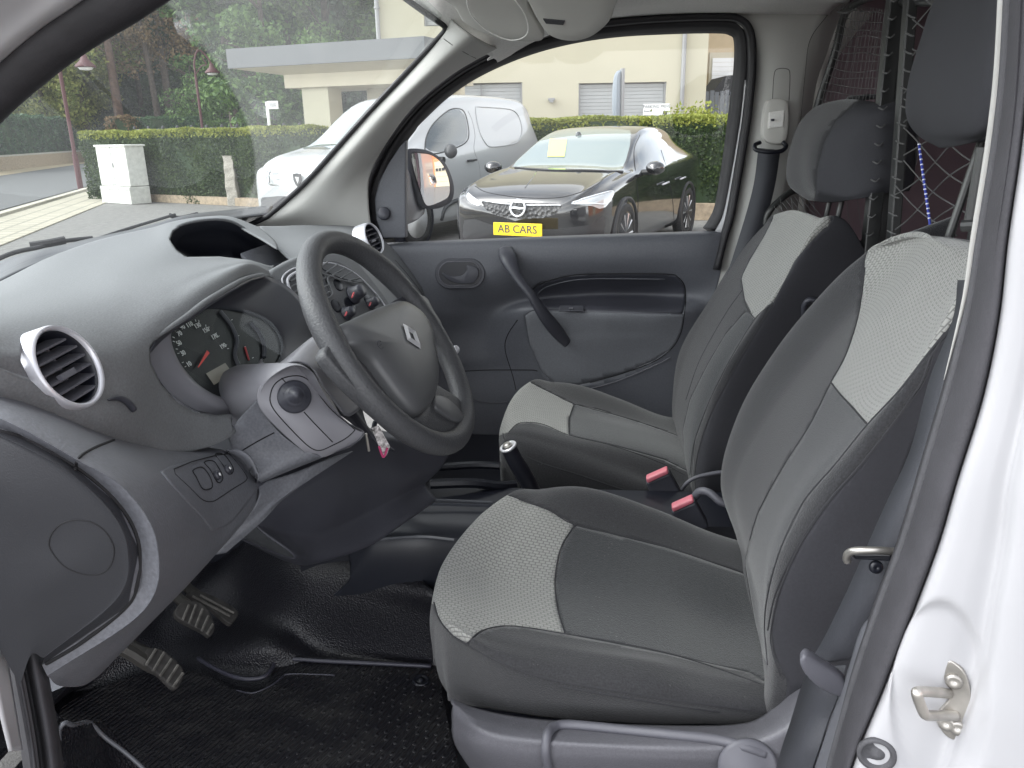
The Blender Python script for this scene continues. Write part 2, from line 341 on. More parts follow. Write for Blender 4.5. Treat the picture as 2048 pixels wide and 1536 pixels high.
def film_glass(name, c=None, radii=(), amounts=(.05,), tint=(.93, .96, .95), gl=.6):
    """glass with a thin pale film, thinner inside circles round c"""
    m, t, mx, o = glass_mat(name, tint, gl=gl); N = t.nodes.new; Lk = t.links.new
    d = N('ShaderNodeBsdfTranslucent'); d.inputs[0].default_value = (.8, .82, .82, 1); d2 = N('ShaderNodeBsdfDiffuse'); d2.inputs[0].default_value = (.8, .82, .82, 1)
    ad = N('ShaderNodeMixShader'); ad.inputs[0].default_value = .5; Lk(d.outputs[0], ad.inputs[1]); Lk(d2.outputs[0], ad.inputs[2])
    fin = N('ShaderNodeMixShader'); Lk(mx.outputs[0], fin.inputs[1]); Lk(ad.outputs[0], fin.inputs[2])
    if c is None: fin.inputs[0].default_value = amounts[0]
    else:
        g = N('ShaderNodeNewGeometry'); vd = N('ShaderNodeVectorMath'); vd.operation = 'DISTANCE'; vd.inputs[1].default_value = tuple(c); Lk(g.outputs['Position'], vd.inputs[0])
        r = N('ShaderNodeMapRange'); r.inputs[1].default_value = radii[0]; r.inputs[2].default_value = radii[0]+.006; r.inputs[3].default_value = amounts[0]; r.inputs[4].default_value = amounts[1]; Lk(vd.outputs['Value'], r.inputs[0])
        n = N('ShaderNodeTexNoise'); n.inputs['Scale'].default_value = 5; Lk(g.outputs['Position'], n.inputs['Vector']); mu = N('ShaderNodeMath'); mu.operation = 'MULTIPLY'; mr = N('ShaderNodeMapRange'); mr.inputs[3].default_value = .7; mr.inputs[4].default_value = 1.3
        Lk(n.outputs[0], mr.inputs[0]); Lk(r.outputs[0], mu.inputs[0]); Lk(mr.outputs[0], mu.inputs[1]); Lk(mu.outputs[0], fin.inputs[0])
    Lk(fin.outputs[0], o.inputs[0]); return m
def mat_rubbermat():
    m, t, b = base_mat('ribbed_rubber_mat'); N = t.nodes.new; Lk = t.links.new
    dn = N('ShaderNodeTexNoise'); dn.inputs['Scale'].default_value = 7; dn.inputs['Detail'].default_value = 9; dn.inputs['Roughness'].default_value = .7; dr = N('ShaderNodeValToRGB'); dr.color_ramp.elements[0].position = .45; dr.color_ramp.elements[1].position = .75; dr.color_ramp.elements[0].color = (.010, .010, .014, 1); dr.color_ramp.elements[1].color = (.045, .044, .044, 1); Lk(dn.outputs[0], dr.inputs[0]); Lk(dr.outputs[0], b.inputs['Base Color']); b.inputs['Roughness'].default_value = .42
    tc = N('ShaderNodeTexCoord'); br = N('ShaderNodeTexBrick'); br.inputs['Scale'].default_value = 1; br.inputs['Brick Width'].default_value = .04; br.inputs['Row Height'].default_value = .011; br.offset = .37
    br.inputs['Mortar Size'].default_value = .0045; br.inputs['Mortar Smooth'].default_value = .6; Lk(tc.outputs['UV'], br.inputs['Vector'])
    bu = N('ShaderNodeBump'); bu.invert = True; bu.inputs['Strength'].default_value = 1; bu.inputs['Distance'].default_value = .006; Lk(br.outputs['Fac'], bu.inputs['Height']); Lk(bu.outputs[0], b.inputs['Normal']); return m
M['mat'] = mat_rubbermat()
# ================================================================ THE VAN WE LOOK INTO
van = empty('delivery_van', (0, 1.56, 0), 'white delivery van seen through its open driver door, grey cabin and two front seats', 'van')
def part(name, at_=(0, 1.56, 0), par=None, label=None):
    o = bpy.data.objects.new(name, None); COL.objects.link(o); o.parent = par or van; o.empty_display_size = .1
    bpy.context.view_layer.update(); o.matrix_world = Matrix.Translation(at_); bpy.context.view_layer.update()
    if label: o['label'] = label
    return o
# ---------------------------------------------------------------- envelope: roof, far side body, cargo box, floor, firewall
body = MB()
def vb(mb, x0, x1, y0, y1, z0, z1): mb.box(((x0+x1)/2, (y0+y1)/2, (z0+z1)/2), (x1-x0, y1-y0, z1-z0))
vb(body, -.55, 3.0, .52, 2.62, 1.735, 1.76)          # roof skin
vb(body, .62, 3.0, 2.52, 2.56, .45, 1.735)           # far side panel behind the door
vb(body, .78, 3.0, .54, .58, .45, 1.735)             # near side panel behind the pillar
vb(body, 2.95, 3.0, .54, 2.56, .45, 1.735)           # rear doors
vb(body, -1.0, 3.0, .60, 2.52, .17, .20)             # floor pan
vb(body, -1.14, -1.10, .60, 2.52, .33, 1.10)         # firewall
body.build('body_shell', M['white'], van)
cargo = MB(); vb(cargo, 2.0, 2.03, .6, 2.5, .35, 1.72); vb(cargo, .60, 2.0, 2.49, 2.51, .35, 1.72); vb(cargo, .82, 2.0, .585, .60, .35, 1.72); vb(cargo, .66, 2.0, .6, 2.5, .33, .36)
cargo.build('cargo_lining', M['maroon'], van)
# bonnet corner and scuttle seen through the windscreen
hood = [[p(-200, 640, 1.3), p(40, 545, 1.45), p(250, 492, 1.65), p(420, 452, 1.95), p(530, 424, 2.25)],
        [v(-1.15, .6, 1.02), v(-1.15, 1.1, 1.05), v(-1.15, 1.5, 1.06), v(-1.12, 1.9, 1.05), v(-1.0, 2.2, 1.0)]]
# ---------------------------------------------------------------- driver and passenger seats
def build_seat(name, label, cush, knit_poly, cseams, cmid, back, bknit, bmid, bseams, side_poly, headrest, trim=None, posts=None, kx=.418*1.2, hside=None):
    s = part(name, (0.1, .95*K, .45), label=label)
    C_ = surface(cush, 90, 100, [dict(name='centre_panel', mat=M['fab2'], poly=cmid), dict(name='knit_insert', mat=M['knit'], poly=knit_poly)],
                 dict(name='seat_cushion', mat=M['fab']), s, thick=.004, seatuv=True)
    mb = MB()
    for q in cseams: groove(list(C_.values()), q, .0012, M['seam'], 'seam', s, off=.0002, mb=mb)
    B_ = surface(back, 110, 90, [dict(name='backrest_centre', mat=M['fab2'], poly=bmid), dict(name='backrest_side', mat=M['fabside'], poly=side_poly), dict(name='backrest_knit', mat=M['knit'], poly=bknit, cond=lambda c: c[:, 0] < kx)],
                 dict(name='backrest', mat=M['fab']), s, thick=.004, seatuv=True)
    for q in bseams: groove(list(B_.values()), q, .0012, M['seam'], 'seam', s, off=.0002, mb=mb)
    mb.build('stitching', M['seam'], s)
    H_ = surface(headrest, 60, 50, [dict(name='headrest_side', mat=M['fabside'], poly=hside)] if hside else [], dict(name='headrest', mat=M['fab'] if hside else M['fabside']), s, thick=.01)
    if posts:
        for a, b in posts: MB().tube([a, b], .006, 10).build('headrest_post', M['bar'], s)
    return s, C_, B_
cush = [
 [p(905,1400,.84),p(880,1360,.86),p(870,1320,.89),p(872,1330,.93),v(-.17,.98,.62),v(-.165,1.06,.62),v(-.155,1.12,.62),v(-.13,1.17,.62)],
 [p(902,1403,.80),p(893,1270,.79),p(880,1238,.81),p(868,1205,.85),p(884,1130,.94),p(948,1046,1.05),p(1010,1004,1.12),v(-.17,1.18,.72)],
 [p(1000,1422,.77),p(990,1322,.745),p(985,1280,.77),p(1000,1240,.82),p(985,1150,.94),p(1050,1030,1.06),p(1085,978,1.14),v(-.11,1.20,.74)],
 [p(1130,1440,.76),p(1120,1363,.735),p(1120,1305,.765),p(1130,1268,.81),p(1112,1165,.94),p(1150,1052,1.06),p(1180,976,1.14),v(.0,1.20,.74)],
 [p(1300,1450,.76),p(1290,1390,.73),p(1290,1328,.76),p(1320,1298,.81),p(1290,1190,.94),p(1300,1095,1.05),p(1310,1018,1.13),v(.10,1.20,.72)],
 [p(1460,1452,.76),p(1450,1414,.735),p(1430,1362,.765),p(1455,1330,.81),p(1450,1240,.93),p(1440,1140,1.03),p(1430,1068,1.12),v(.20,1.19,.70)],
 [v(.27,.77,.68),v(.27,.745,.73),v(.28,.77,.745),v(.29,.81,.735),v(.29,.93,.72),v(.29,1.03,.715),v(.29,1.12,.73),v(.28,1.18,.66)]]
knit = [(935,1287),(960,1264),(1000,1253),(1050,1255),(1130,1268),(1115,1215),(1110,1160),(1122,1095),(1150,1050),(1100,1022),(1060,1007),(1035,998),(1000,985),(830,985),(820,1208),(868,1208),(880,1240),(905,1270)]
cmid = [(1130,1268),(1113,1200),(1112,1150),(1125,1090),(1150,1050),(1250,1075),(1350,1100),(1480,1145),(1560,1180),(1600,1400),(1500,1345),(1320,1305)]
cseams = [[(868,1205),(880,1240),(905,1270),(935,1290),(1000,1324),(1100,1358),(1240,1382),(1350,1400),(1455,1414),(1500,1420)],
 [(935,1287),(960,1264),(1000,1253),(1050,1255),(1130,1268),(1220,1283),(1320,1303),(1420,1332),(1520,1368)],
 [(1130,1268),(1115,1215),(1110,1160),(1122,1095),(1150,1050)],
 [(1037,999),(1060,1007),(1100,1022),(1150,1050),(1250,1073),(1350,1100),(1480,1143)],
 [(1115,1372),(1240,1393),(1350,1412),(1440,1424)]]
back = [
 # columns: near rear side, near seam, near bolster crest, panel edge, centre, far panel edge, far crest, far side ; rows: bottom -> top
 [v(.30,.74,.66),v(.23,.735,.70),v(.20,.76,.70),v(.22,.81,.70),v(.23,.93,.70),v(.22,1.04,.70),v(.21,1.12,.70),v(.28,1.18,.70)],
 [p(1720,1330,.72),p(1585,1345,.72),p(1540,1362,.735),p(1528,1300,.80),p(1515,1200,.93),p(1490,1115,1.05),p(1478,1090,1.13),v(.30,1.19,.72)],
 [p(1740,1180,.70),p(1590,1150,.70),p(1540,1140,.735),p(1530,1110,.80),p(1500,1050,.93),p(1470,980,1.06),p(1447,960,1.16),v(.33,1.21,.84)],
 [p(1770,1050,.70),p(1660,1000,.69),p(1610,985,.73),p(1590,960,.80),p(1570,880,.93),p(1530,845,1.06),p(1480,825,1.17),v(.36,1.22,.93)],
 [p(1820,900,.70),p(1750,860,.69),p(1715,860,.73),p(1690,830,.80),p(1670,745,.93),p(1640,700,1.06),p(1555,695,1.17),v(.40,1.22,1.03)],
 [p(1880,750,.70),p(1845,720,.70),p(1825,720,.74),p(1800,700,.80),p(1780,610,.93),p(1740,590,1.06),p(1650,580,1.16),v(.44,1.20,1.12)],
 [p(1950,600,.72),p(1935,560,.73),p(1925,570,.76),p(1900,570,.81),p(1860,500,.93),p(1820,485,1.05),p(1720,515,1.13),v(.47,1.16,1.20)],
 [p(2010,540,.74),p(1990,510,.76),p(1975,500,.79),p(1955,500,.83),p(1880,478,.94),p(1830,470,1.04),p(1775,484,1.10),v(.50,1.13,1.23)],
 [v(.46,.77,1.195),v(.46,.79,1.212),v(.465,.81,1.220),v(.465,.85,1.218),v(.47,.94,1.216),v(.48,1.04,1.206),v(.48,1.09,1.186),v(.50,1.13,1.165)],
 [v(.56,.78,1.05),v(.55,.80,1.13),v(.55,.82,1.17),v(.55,.85,1.18),v(.55,.94,1.18),v(.56,1.04,1.17),v(.56,1.09,1.15),v(.57,1.12,1.12)]]
bknit = [(1735,850),(1705,815),(1680,788),(1662,765),(1690,715),(1712,650),(1722,600),(1728,560),(1730,520),(1755,440),(1785,400),(1830,400),(1900,400),(1960,400),(2000,480),(1960,560),(1925,620),(1890,665),(1850,715),(1800,780)]
bmid = [(1735,850),(1705,815),(1680,788),(1662,765),(1620,850),(1575,920),(1540,980),(1515,1030),(1500,1080),(1490,1125),(1520,1300),(1540,1340),(1528,1250),(1535,1180),(1560,1100),(1610,1000),(1670,930)]
bside = [(1575,1365),(1545,1300),(1543,1260),(1560,1180),(1600,1090),(1660,1000),(1730,920),(1800,830),(1850,760),(1870,700),(1905,650),(1925,600),(1930,540),(1960,500),(2100,480),(2100,1500),(1560,1500)]
bseams = [[(1735,850),(1705,815),(1680,788),(1662,765)],[(1662,765),(1690,715),(1712,650),(1722,600),(1730,535)],[(1662,765),(1620,850),(1575,920),(1540,980),(1515,1030),(1500,1080)],
 [(1890,665),(1850,715),(1800,780),(1735,850),(1670,930),(1610,1000),(1565,1090),(1538,1180),(1530,1250),(1536,1330)],
 [(1900,655),(1870,700),(1850,760),(1800,830),(1730,920),(1660,1000),(1600,1090),(1560,1180),(1543,1260),(1545,1300),(1560,1350)],
 [(1895,672),(1862,712),(1840,767),(1790,840),(1720,930),(1650,1010),(1592,1098),(1552,1186),(1536,1260)]]
hr = [
 [p(1880,296,.98),p(1905,294,.90),p(1945,285,.84),p(1975,270,.80),p(2015,240,.78)],
 [p(1835,270,1.06),p(1862,262,.95),p(1910,262,.85),p(1960,255,.79),p(2030,190,.77)],
 [p(1813,232,1.07),p(1840,200,.98),p(1900,190,.86),p(1965,180,.78),p(2035,130,.76)],
 [p(1816,170,1.08),p(1850,120,.99),p(1915,110,.87),p(1975,90,.78),p(2045,50,.76)],
 [p(1838,90,1.08),p(1880,40,.99),p(1940,20,.88),p(1995,0,.79),p(2060,-40,.77)],
 [p(1870,0,1.08),p(1910,-50,.99),p(1965,-65,.89),p(2020,-80,.80),p(2080,-120,.78)],
 [p(1930,-90,1.05),p(1970,-120,.97),p(2020,-130,.90),p(2060,-140,.84),p(2110,-150,.80)]]
def rear_close(rows, dx=.08):   # extra columns that wrap the pad round to its back
    out_ = []
    for i, r in enumerate(rows):
        r = [np.asarray(q) for q in r]
        out_.append([r[0]+np.array([dx*1.2, .004, .01]), r[0]+np.array([dx*.5, .010, .005])]+r+[r[-1]+np.array([dx*.6, .0, .01]), r[-1]+np.array([dx*1.2, .03, .01])])
    return out_
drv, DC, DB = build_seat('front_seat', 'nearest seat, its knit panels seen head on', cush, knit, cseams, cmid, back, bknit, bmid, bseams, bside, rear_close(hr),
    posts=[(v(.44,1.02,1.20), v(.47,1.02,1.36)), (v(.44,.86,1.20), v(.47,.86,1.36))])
# head restraint guide of the near seat
post = MB(); post.tube([p(1940,455,.80), p(1968,295,.80)], .0075, 12); post.tube([p(1925,452,.80), p(1958,450,.79)], .007, 10); post.build('headrest_guide', M['bar'], drv)
# near seat plastic side trim, handle recess, recliner
trimG = [
 [p(902,1396,.76),p(960,1418,.745),p(1060,1436,.735),p(1200,1446,.73),p(1350,1450,.73),p(1470,1448,.73),p(1530,1428,.735),p(1570,1380,.74),p(1610,1340,.745)],
 [p(905,1410,.745),p(962,1445,.715),p(1060,1468,.70),p(1200,1478,.695),p(1350,1482,.69),p(1480,1478,.69),p(1560,1450,.69),p(1610,1400,.70),p(1650,1360,.72)],
 [p(903,1440,.74),p(965,1472,.70),p(1060,1492,.69),p(1200,1500,.685),p(1350,1508,.68),p(1480,1505,.68),p(1580,1480,.68),p(1640,1430,.69),p(1690,1400,.71)],
 [p(915,1500,.745),p(968,1520,.71),p(1060,1540,.70),p(1200,1545,.695),p(1350,1548,.69),p(1480,1550,.69),p(1600,1540,.69),p(1670,1500,.70),p(1720,1450,.72)],
 [v(-.10,.78,.55),v(-.05,.765,.55),v(0,.76,.55),v(.05,.755,.55),v(.12,.75,.55),v(.18,.75,.55),v(.24,.75,.56),v(.30,.76,.58),v(.36,.77,.6)]]
T_ = surface(trimG, 40, 90, [], dict(name='seat_side_trim', mat=M['sidetrim']), drv, thick=.004)
hb = bvh_of(list(T_.values()))
def on(b, x, y, off=0.0):
    h = hit(b, x, y, off)[0]; return h
hp = [q for q in (on(hb, x, y, .004) for x, y in [(1098,1536),(1092,1500),(1094,1478),(1102,1464),(1120,1456),(1160,1457),(1250,1466),(1350,1476),(1430,1484),(1490,1492),(1530,1502)]) if q is not None]
if len(hp) > 3: tube('height_lever', hp, .0065, M['trim'], drv)
kn = unit([-.05, -1, .25]); kc = p(1495, 1532, .675)
link('recliner_cover', *lathe([(.036,0),(.036,.004),(.032,.007),(.0,.0075)], kc, kn), M['trim'], drv)
lev = [p(x, y, .60) for x, y in ((1600,1330),(1604,1316),(1616,1314),(1645,1332),(1680,1356),(1692,1374),(1684,1396),(1645,1382),(1614,1356))]
plate('recline_lever', crom(lev, 32, True), (0.004, .016, .0), M['trim'], drv, bevel=.006, smooth=True)
# passenger seat
pc = [
 [p(1030,1000,1.60),p(1004,960,1.61),p(1001,920,1.62),p(1002,900,1.65),v(-.15,1.74,.60),v(-.14,1.8,.60),v(-.13,1.87,.60),v(-.11,1.92,.60)],
 [p(1004,1010,1.53),p(1002,905,1.52),p(1003,880,1.54),p(1003,850,1.60),p(1015,815,1.68),p(1036,785,1.78),p(1062,770,1.86),v(-.16,1.92,.68)],
 [p(1070,1040,1.50),p(1045,912,1.48),p(1035,868,1.51),p(1050,846,1.56),p(1062,812,1.67),p(1085,785,1.79),p(1105,764,1.88),v(-.10,1.94,.70)],
 [p(1150,1060,1.50),p(1140,945,1.47),p(1130,892,1.50),p(1140,868,1.55),p(1140,835,1.67),p(1148,808,1.78),p(1165,772,1.88),v(-.02,1.94,.70)],
 [p(1240,1080,1.50),p(1235,975,1.47),p(1225,925,1.50),p(1240,890,1.55),p(1245,855,1.67),p(1245,835,1.77),p(1245,800,1.87),v(.06,1.94,.68)],
 [p(1340,1100,1.50),p(1335,1003,1.47),p(1325,960,1.50),p(1345,920,1.55),p(1345,885,1.67),p(1335,860,1.76),p(1325,832,1.86),v(.15,1.93,.66)],
 [v(.25,1.50,.55),v(.25,1.48,.64),v(.26,1.50,.665),v(.26,1.54,.66),v(.26,1.67,.65),v(.26,1.77,.65),v(.26,1.86,.67),v(.25,1.92,.62)]]
pknit = [(1018,864),(1035,848),(1060,845),(1090,850),(1139,871),(1138,840),(1148,808),(1110,790),(1062,765),(1030,750),(960,760),(980,880),(1006,868)]
pmid = [(1139,871),(1138,840),(1148,808),(1200,820),(1280,845),(1350,870),(1420,900),(1420,1000),(1380,945),(1330,920),(1230,892)]
pcseams = [[(1006,866),(1010,880),(1030,900),(1080,925),(1160,950),(1240,977),(1330,1002),(1370,1012)],[(1018,864),(1035,848),(1060,845),(1090,850),(1139,871),(1230,893),(1320,925),(1370,950)],
 [(1139,871),(1138,840),(1148,808)],[(1062,766),(1110,790),(1148,808),(1230,830),(1335,862)]]
pb = [
 [v(.30,1.48,.60),v(.22,1.47,.60),v(.19,1.49,.60),v(.21,1.55,.60),v(.22,1.67,.60),v(.21,1.78,.60),v(.20,1.86,.60),v(.27,1.92,.60)],
 [p(1450,1010,1.47),p(1405,1000,1.46),p(1382,995,1.48),p(1372,950,1.54),p(1365,915,1.66),p(1352,890,1.78),p(1350,880,1.87),v(.28,1.93,.65)],
 [p(1480,880,1.46),p(1418,870,1.46),p(1395,865,1.49),p(1378,850,1.54),p(1362,825,1.66),p(1352,805,1.80),p(1348,800,1.90),v(.30,1.95,.75)],
 [p(1530,780,1.46),p(1462,750,1.455),p(1437,745,1.48),p(1415,730,1.54),p(1395,715,1.66),p(1378,700,1.80),p(1362,700,1.91),v(.32,1.96,.85)],
 [p(1590,690,1.46),p(1525,640,1.45),p(1508,640,1.48),p(1490,625,1.54),p(1465,600,1.66),p(1440,590,1.80),p(1420,600,1.91),v(.36,1.96,.95)],
 [p(1650,620,1.47),p(1585,555,1.46),p(1572,550,1.48),p(1555,530,1.55),p(1530,505,1.66),p(1500,500,1.79),p(1472,515,1.90),v(.41,1.95,1.04)],
 [p(1700,560,1.48),p(1632,470,1.47),p(1622,465,1.50),p(1608,450,1.56),p(1580,435,1.67),p(1555,440,1.78),p(1525,455,1.88),v(.45,1.92,1.11)],
 [p(1740,520,1.50),p(1690,440,1.49),p(1645,437,1.52),p(1625,430,1.58),p(1600,423,1.67),p(1575,425,1.77),p(1555,434,1.84),v(.48,1.88,1.14)],
 [v(.52,1.51,1.08),v(.51,1.52,1.11),v(.51,1.54,1.13),v(.52,1.58,1.135),v(.53,1.67,1.14),v(.54,1.77,1.135),v(.54,1.83,1.12),v(.55,1.87,1.10)],
 [v(.64,1.52,1.00),v(.62,1.53,1.04),v(.60,1.54,1.08),v(.60,1.58,1.10),v(.59,1.67,1.11),v(.59,1.77,1.10),v(.59,1.83,1.08),v(.60,1.86,1.06)]]
pbk = [(1510,638),(1490,600),(1483,555),(1500,520),(1530,470),(1545,440),(1560,380),(1640,380),(1662,445),(1625,480),(1590,520),(1545,608),(1535,610)]
pbm = [(1510,638),(1492,622),(1450,670),(1415,730),(1380,800),(1366,860),(1368,900),(1378,1000),(1384,950),(1390,880),(1420,800),(1460,720)]
pbs = [(1398,1030),(1390,950),(1400,890),(1425,820),(1470,735),(1520,650),(1545,608),(1590,520),(1625,480),(1665,440),(1665,400),(1900,400),(1900,1050)]
pbseam = [[(1510,638),(1492,612),(1483,560)],[(1545,608),(1510,638),(1460,720),(1420,800),(1390,880),(1380,950)],[(1545,608),(1520,650),(1470,735),(1425,820),(1400,890),(1390,950),(1395,1000)],[(1485,580),(1450,630),(1400,720),(1372,800)]]
phr = [
 [p(1612,398,1.70),p(1640,404,1.64),p(1668,405,1.58),p(1700,400,1.53),p(1735,395,1.51)],
 [p(1577,370,1.77),p(1605,375,1.68),p(1632,378,1.60),p(1690,385,1.53),p(1745,370,1.50)],
 [p(1573,330,1.79),p(1600,320,1.69),p(1627,325,1.60),p(1690,325,1.53),p(1752,310,1.50)],
 [p(1583,285,1.80),p(1610,270,1.70),p(1640,270,1.61),p(1700,265,1.53),p(1755,255,1.50)],
 [p(1603,240,1.79),p(1635,230,1.70),p(1668,228,1.62),p(1715,225,1.54),p(1758,220,1.51)],
 [p(1640,210,1.76),p(1665,203,1.70),p(1695,200,1.64),p(1730,203,1.58),p(1760,205,1.54)],
 [p(1700,205,1.76),p(1712,200,1.70),p(1730,202,1.66),p(1750,205,1.62),p(1770,210,1.58)]]
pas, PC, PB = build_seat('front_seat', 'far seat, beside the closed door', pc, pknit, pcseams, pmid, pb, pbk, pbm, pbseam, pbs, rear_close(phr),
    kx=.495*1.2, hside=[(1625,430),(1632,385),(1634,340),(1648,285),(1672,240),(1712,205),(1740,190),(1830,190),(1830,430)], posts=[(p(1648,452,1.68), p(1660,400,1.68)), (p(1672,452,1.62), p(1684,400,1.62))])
loopc = p(1620,612,1.455); tube('belt_loop', [p(1608,632,1.455),p(1608,612,1.45),p(1618,600,1.445),p(1632,603,1.445),p(1638,615,1.45)], .006, M['darkplastic'], pas)
tube('side_bracket', [p(1360,985,1.44),p(1375,965,1.44),p(1395,954,1.44),p(1430,946,1.44),p(1450,944,1.44)], .005, M['trim'], pas)
tube('side_bracket', [p(1382,1005,1.24),p(1398,984,1.23),p(1418,985,1.22),p(1440,1003,1.21),p(1460,1010,1.21)], .008, M['trim'], drv)
# belt buckles
def buckle(name, cx, cy, Y, par, lab):
    b = part(name, tuple(p(cx, cy, Y)), label=lab)
    c0 = [p(cx-24, cy+9, Y), p(cx+19, cy-10, Y), p(cx+22, cy-2, Y), p(cx-21, cy+18, Y)]
    low = [p(cx-24, cy+17, Y+.004), p(cx+24, cy-3, Y+.004), p(cx+52, cy+48, Y), p(cx-2, cy+70, Y)]
    plate('buckle_body', low, (.0, .030, .004), M['darkplastic'], b, bevel=.004)
    plate('release_button', c0, (.0, .014, .006), M['red'], b, bevel=.003)
    return b
buckle('belt_buckle', 1367, 1008, 1.205, van, 'red topped buckle beside the near seat')
buckle('belt_buckle', 1316, 950, 1.40, van, 'red topped buckle beside the far seat')
# ---------------------------------------------------------------- dashboard
tray_poly = [(338,478),(345,460),(365,448),(400,441),(440,440),(468,446),(495,462),(520,475),(560,500),(590,512),(585,520),(540,532),(500,520),(440,513),(372,514),(352,500)]
clus_poly = [(300,690),(333,662),(372,634),(408,608),(435,590),(463,573),(485,562),(502,556),(525,554),(543,562),(600,590),(622,620),(620,690),(600,760),(600,900),(505,900),(462,856),(466,832),(430,834),(392,825),(352,802),(322,768),(301,725)]
S1 = [
 [p(-200,660,.8),p(0,563,1.02),p(100,514,1.15),p(200,479,1.3),p(300,456,1.42),p(345,443,1.48),p(400,434,1.58),p(460,433,1.66),p(520,455,1.72)],
 [p(-160,650,.72),p(5,580,.9),p(110,535,1.03),p(215,503,1.16),p(300,482,1.24),p(345,470,1.28),p(400,462,1.34),p(470,465,1.4),p(555,490,1.42)],
 [p(-120,640,.62),p(10,600,.78),p(130,570,.88),p(235,548,.93),p(310,531,1.0),p(370,519,1.08),p(440,513,1.17),p(500,515,1.25),p(547,538,1.31)],
 [p(-80,650,.56),p(15,640,.62),p(150,618,.72),p(250,600,.79),p(330,580,.85),p(390,553,.93),p(450,533,1.03),p(500,526,1.13),p(545,548,1.23)],
 [p(-60,690,.53),p(20,700,.56),p(160,700,.625),p(255,690,.69),p(335,655,.77),p(408,605,.86),p(463,572,.95),p(502,555,1.05),p(542,560,1.17)],
 [p(-50,720,.525),p(10,740,.545),p(160,770,.61),p(258,785,.66),p(320,815,.72),p(375,842,.765),p(435,848,.81),p(490,822,.87),p(550,765,.96)],
 [p(-40,752,.52),p(0,772,.53),p(110,826,.57),p(200,866,.61),p(280,902,.67),p(320,916,.70),p(380,905,.76),p(440,872,.82),p(500,830,.88)],
 [v(-.56,.53,1.08),v(-.54,.54,1.07),v(-.52,.57,1.05),v(-.51,.61,1.03),v(-.5,.66,1.02),v(-.5,.70,1.01),v(-.49,.76,1.01),v(-.48,.82,1.02),v(-.46,.88,1.03)]]
vent_hole = [(105,655),(66,666),(44,690),(41,722),(58,757),(92,790),(150,808),(185,802),(200,780),(204,750),(190,705),(160,672)]
D1 = surface(S1, 110, 120, [dict(name='x', mat=None, poly=tray_poly), dict(name='x', mat=None, poly=clus_poly), dict(name='x', mat=None, poly=vent_hole)], dict(name='dashboard_top', mat=M['dash']), van, thick=.004)
dd = D1['dashboard_top']
dtop = dd
# recessed tray in the top of the dashboard
tc_ = crom(np.array(tray_poly, float), 60, True)
Yt = lambda x: 1.38+(x-338)/250*.22
rim = np.array([p(x, y, Yt(x)) for x, y in tc_]); cen = rim.mean(0)
low = np.array([q*.93+cen*.07 for q in rim])+np.array([-.012, .03, -.022]); low2 = np.array([q*.6+cen*.4 for q in rim])+np.array([-.02, .05, -.05])
low3 = np.array([cen]*60)+np.array([-.02, .05, -.055])
Vt = np.concatenate([rim, low, low2, low3]); Ft = [(r*60+i, r*60+(i+1) % 60, (r+1)*60+(i+1) % 60, (r+1)*60+i) for r in range(3) for i in range(60)]
tray = link('dash_tray', Vt, Ft, M['black'], van); solid(tray, .003)
tube('tray_rim', [p(x, y, Yt(x)) for x, y in [(372,514),(352,501),(338,480),(345,461),(365,449),(400,441),(440,439),(468,445),(495,461),(520,474),(560,498),(592,511)]], .0035, M['dash'], tray)
plate('tray_flap', [p(480,506,1.46), p(545,470+13,1.58), p(592,512,1.62), p(585,523,1.58), p(540,535,1.5), p(500,524,1.46)], (-.0, .0, -.01), M['lower'], tray, bevel=.002)
# cowl over the instruments
lipP = [(300,684,.735),(333,660,.77),(372,633,.815),(408,606,.86),(436,588,.905),(463,572,.95),(484,561,1.0),(503,555,1.05),(525,551,1.12),(543,558,1.18),(546,545,1.23)]
cowl = [[p(x, y, Y) for x, y, Y in lipP], [p(x+6, y+5, Y+.03) for x, y, Y in lipP],
 [v(-.50,.80,1.09),v(-.51,.83,1.11),v(-.52,.87,1.125),v(-.53,.91,1.135),v(-.54,.95,1.14),v(-.545,.99,1.14),v(-.55,1.03,1.14),v(-.55,1.07,1.135),v(-.555,1.11,1.13),v(-.555,1.15,1.12),v(-.555,1.19,1.11)]]
surface(cowl, 30, 90, [], dict(name='cowl_underside', mat=M['darkplastic']), van, thick=.002)
tube('cowl_lip', [p(x, y, Y-.003) for x, y, Y in lipP], [.001,.003,.004,.0045,.0045,.0045,.0045,.0045,.0045,.004,.002], M['dash'], dtop, n=80)
# instrument binnacle
cpl = Plane(p(410, 705, .93), (math.cos(.5), -.12, math.sin(.5)), (0.05, 1, 0))
clus = part('instrument_cluster', tuple(cpl.o))
wall = [[p(330,640,.80),p(430,580,.93),p(500,556,1.04),p(545,556,1.14),p(590,585,1.17),p(615,625,1.17),p(622,690,1.15),p(590,745,1.05),p(540,790,.95)],
        [cpl.px(x, y, .004) for x, y in ((340,672),(364,630),(420,614),(480,617),(530,635),(560,665),(567,705),(548,737),(512,770))],
        [cpl.px(x, y, -.003) for x, y in ((345,674),(368,634),(420,618),(480,621),(528,638),(556,668),(562,705),(544,735),(508,767))]]
surface(wall, 20, 60, [], dict(name='binnacle_wall', mat=M['darkplastic']), clus, thick=.002)
face = [(338,690),(342,655),(362,632),(400,618),(450,614),(500,622),(540,642),(562,672),(566,705),(548,735),(515,768),(480,792),(455,797),(425,788),(385,762),(352,725)]
fp = [cpl.px(x, y) for x, y in crom(np.array(face, float), 60, True)]
plate('dial_backing', fp, -cpl.n*.01, M['dial'], clus)
bz = [p(303,688,.80)]
bezO = [(297,688),(300,722),(322,765),(352,798),(392,822),(430,832),(462,828),(492,806),(520,772),(535,735)]
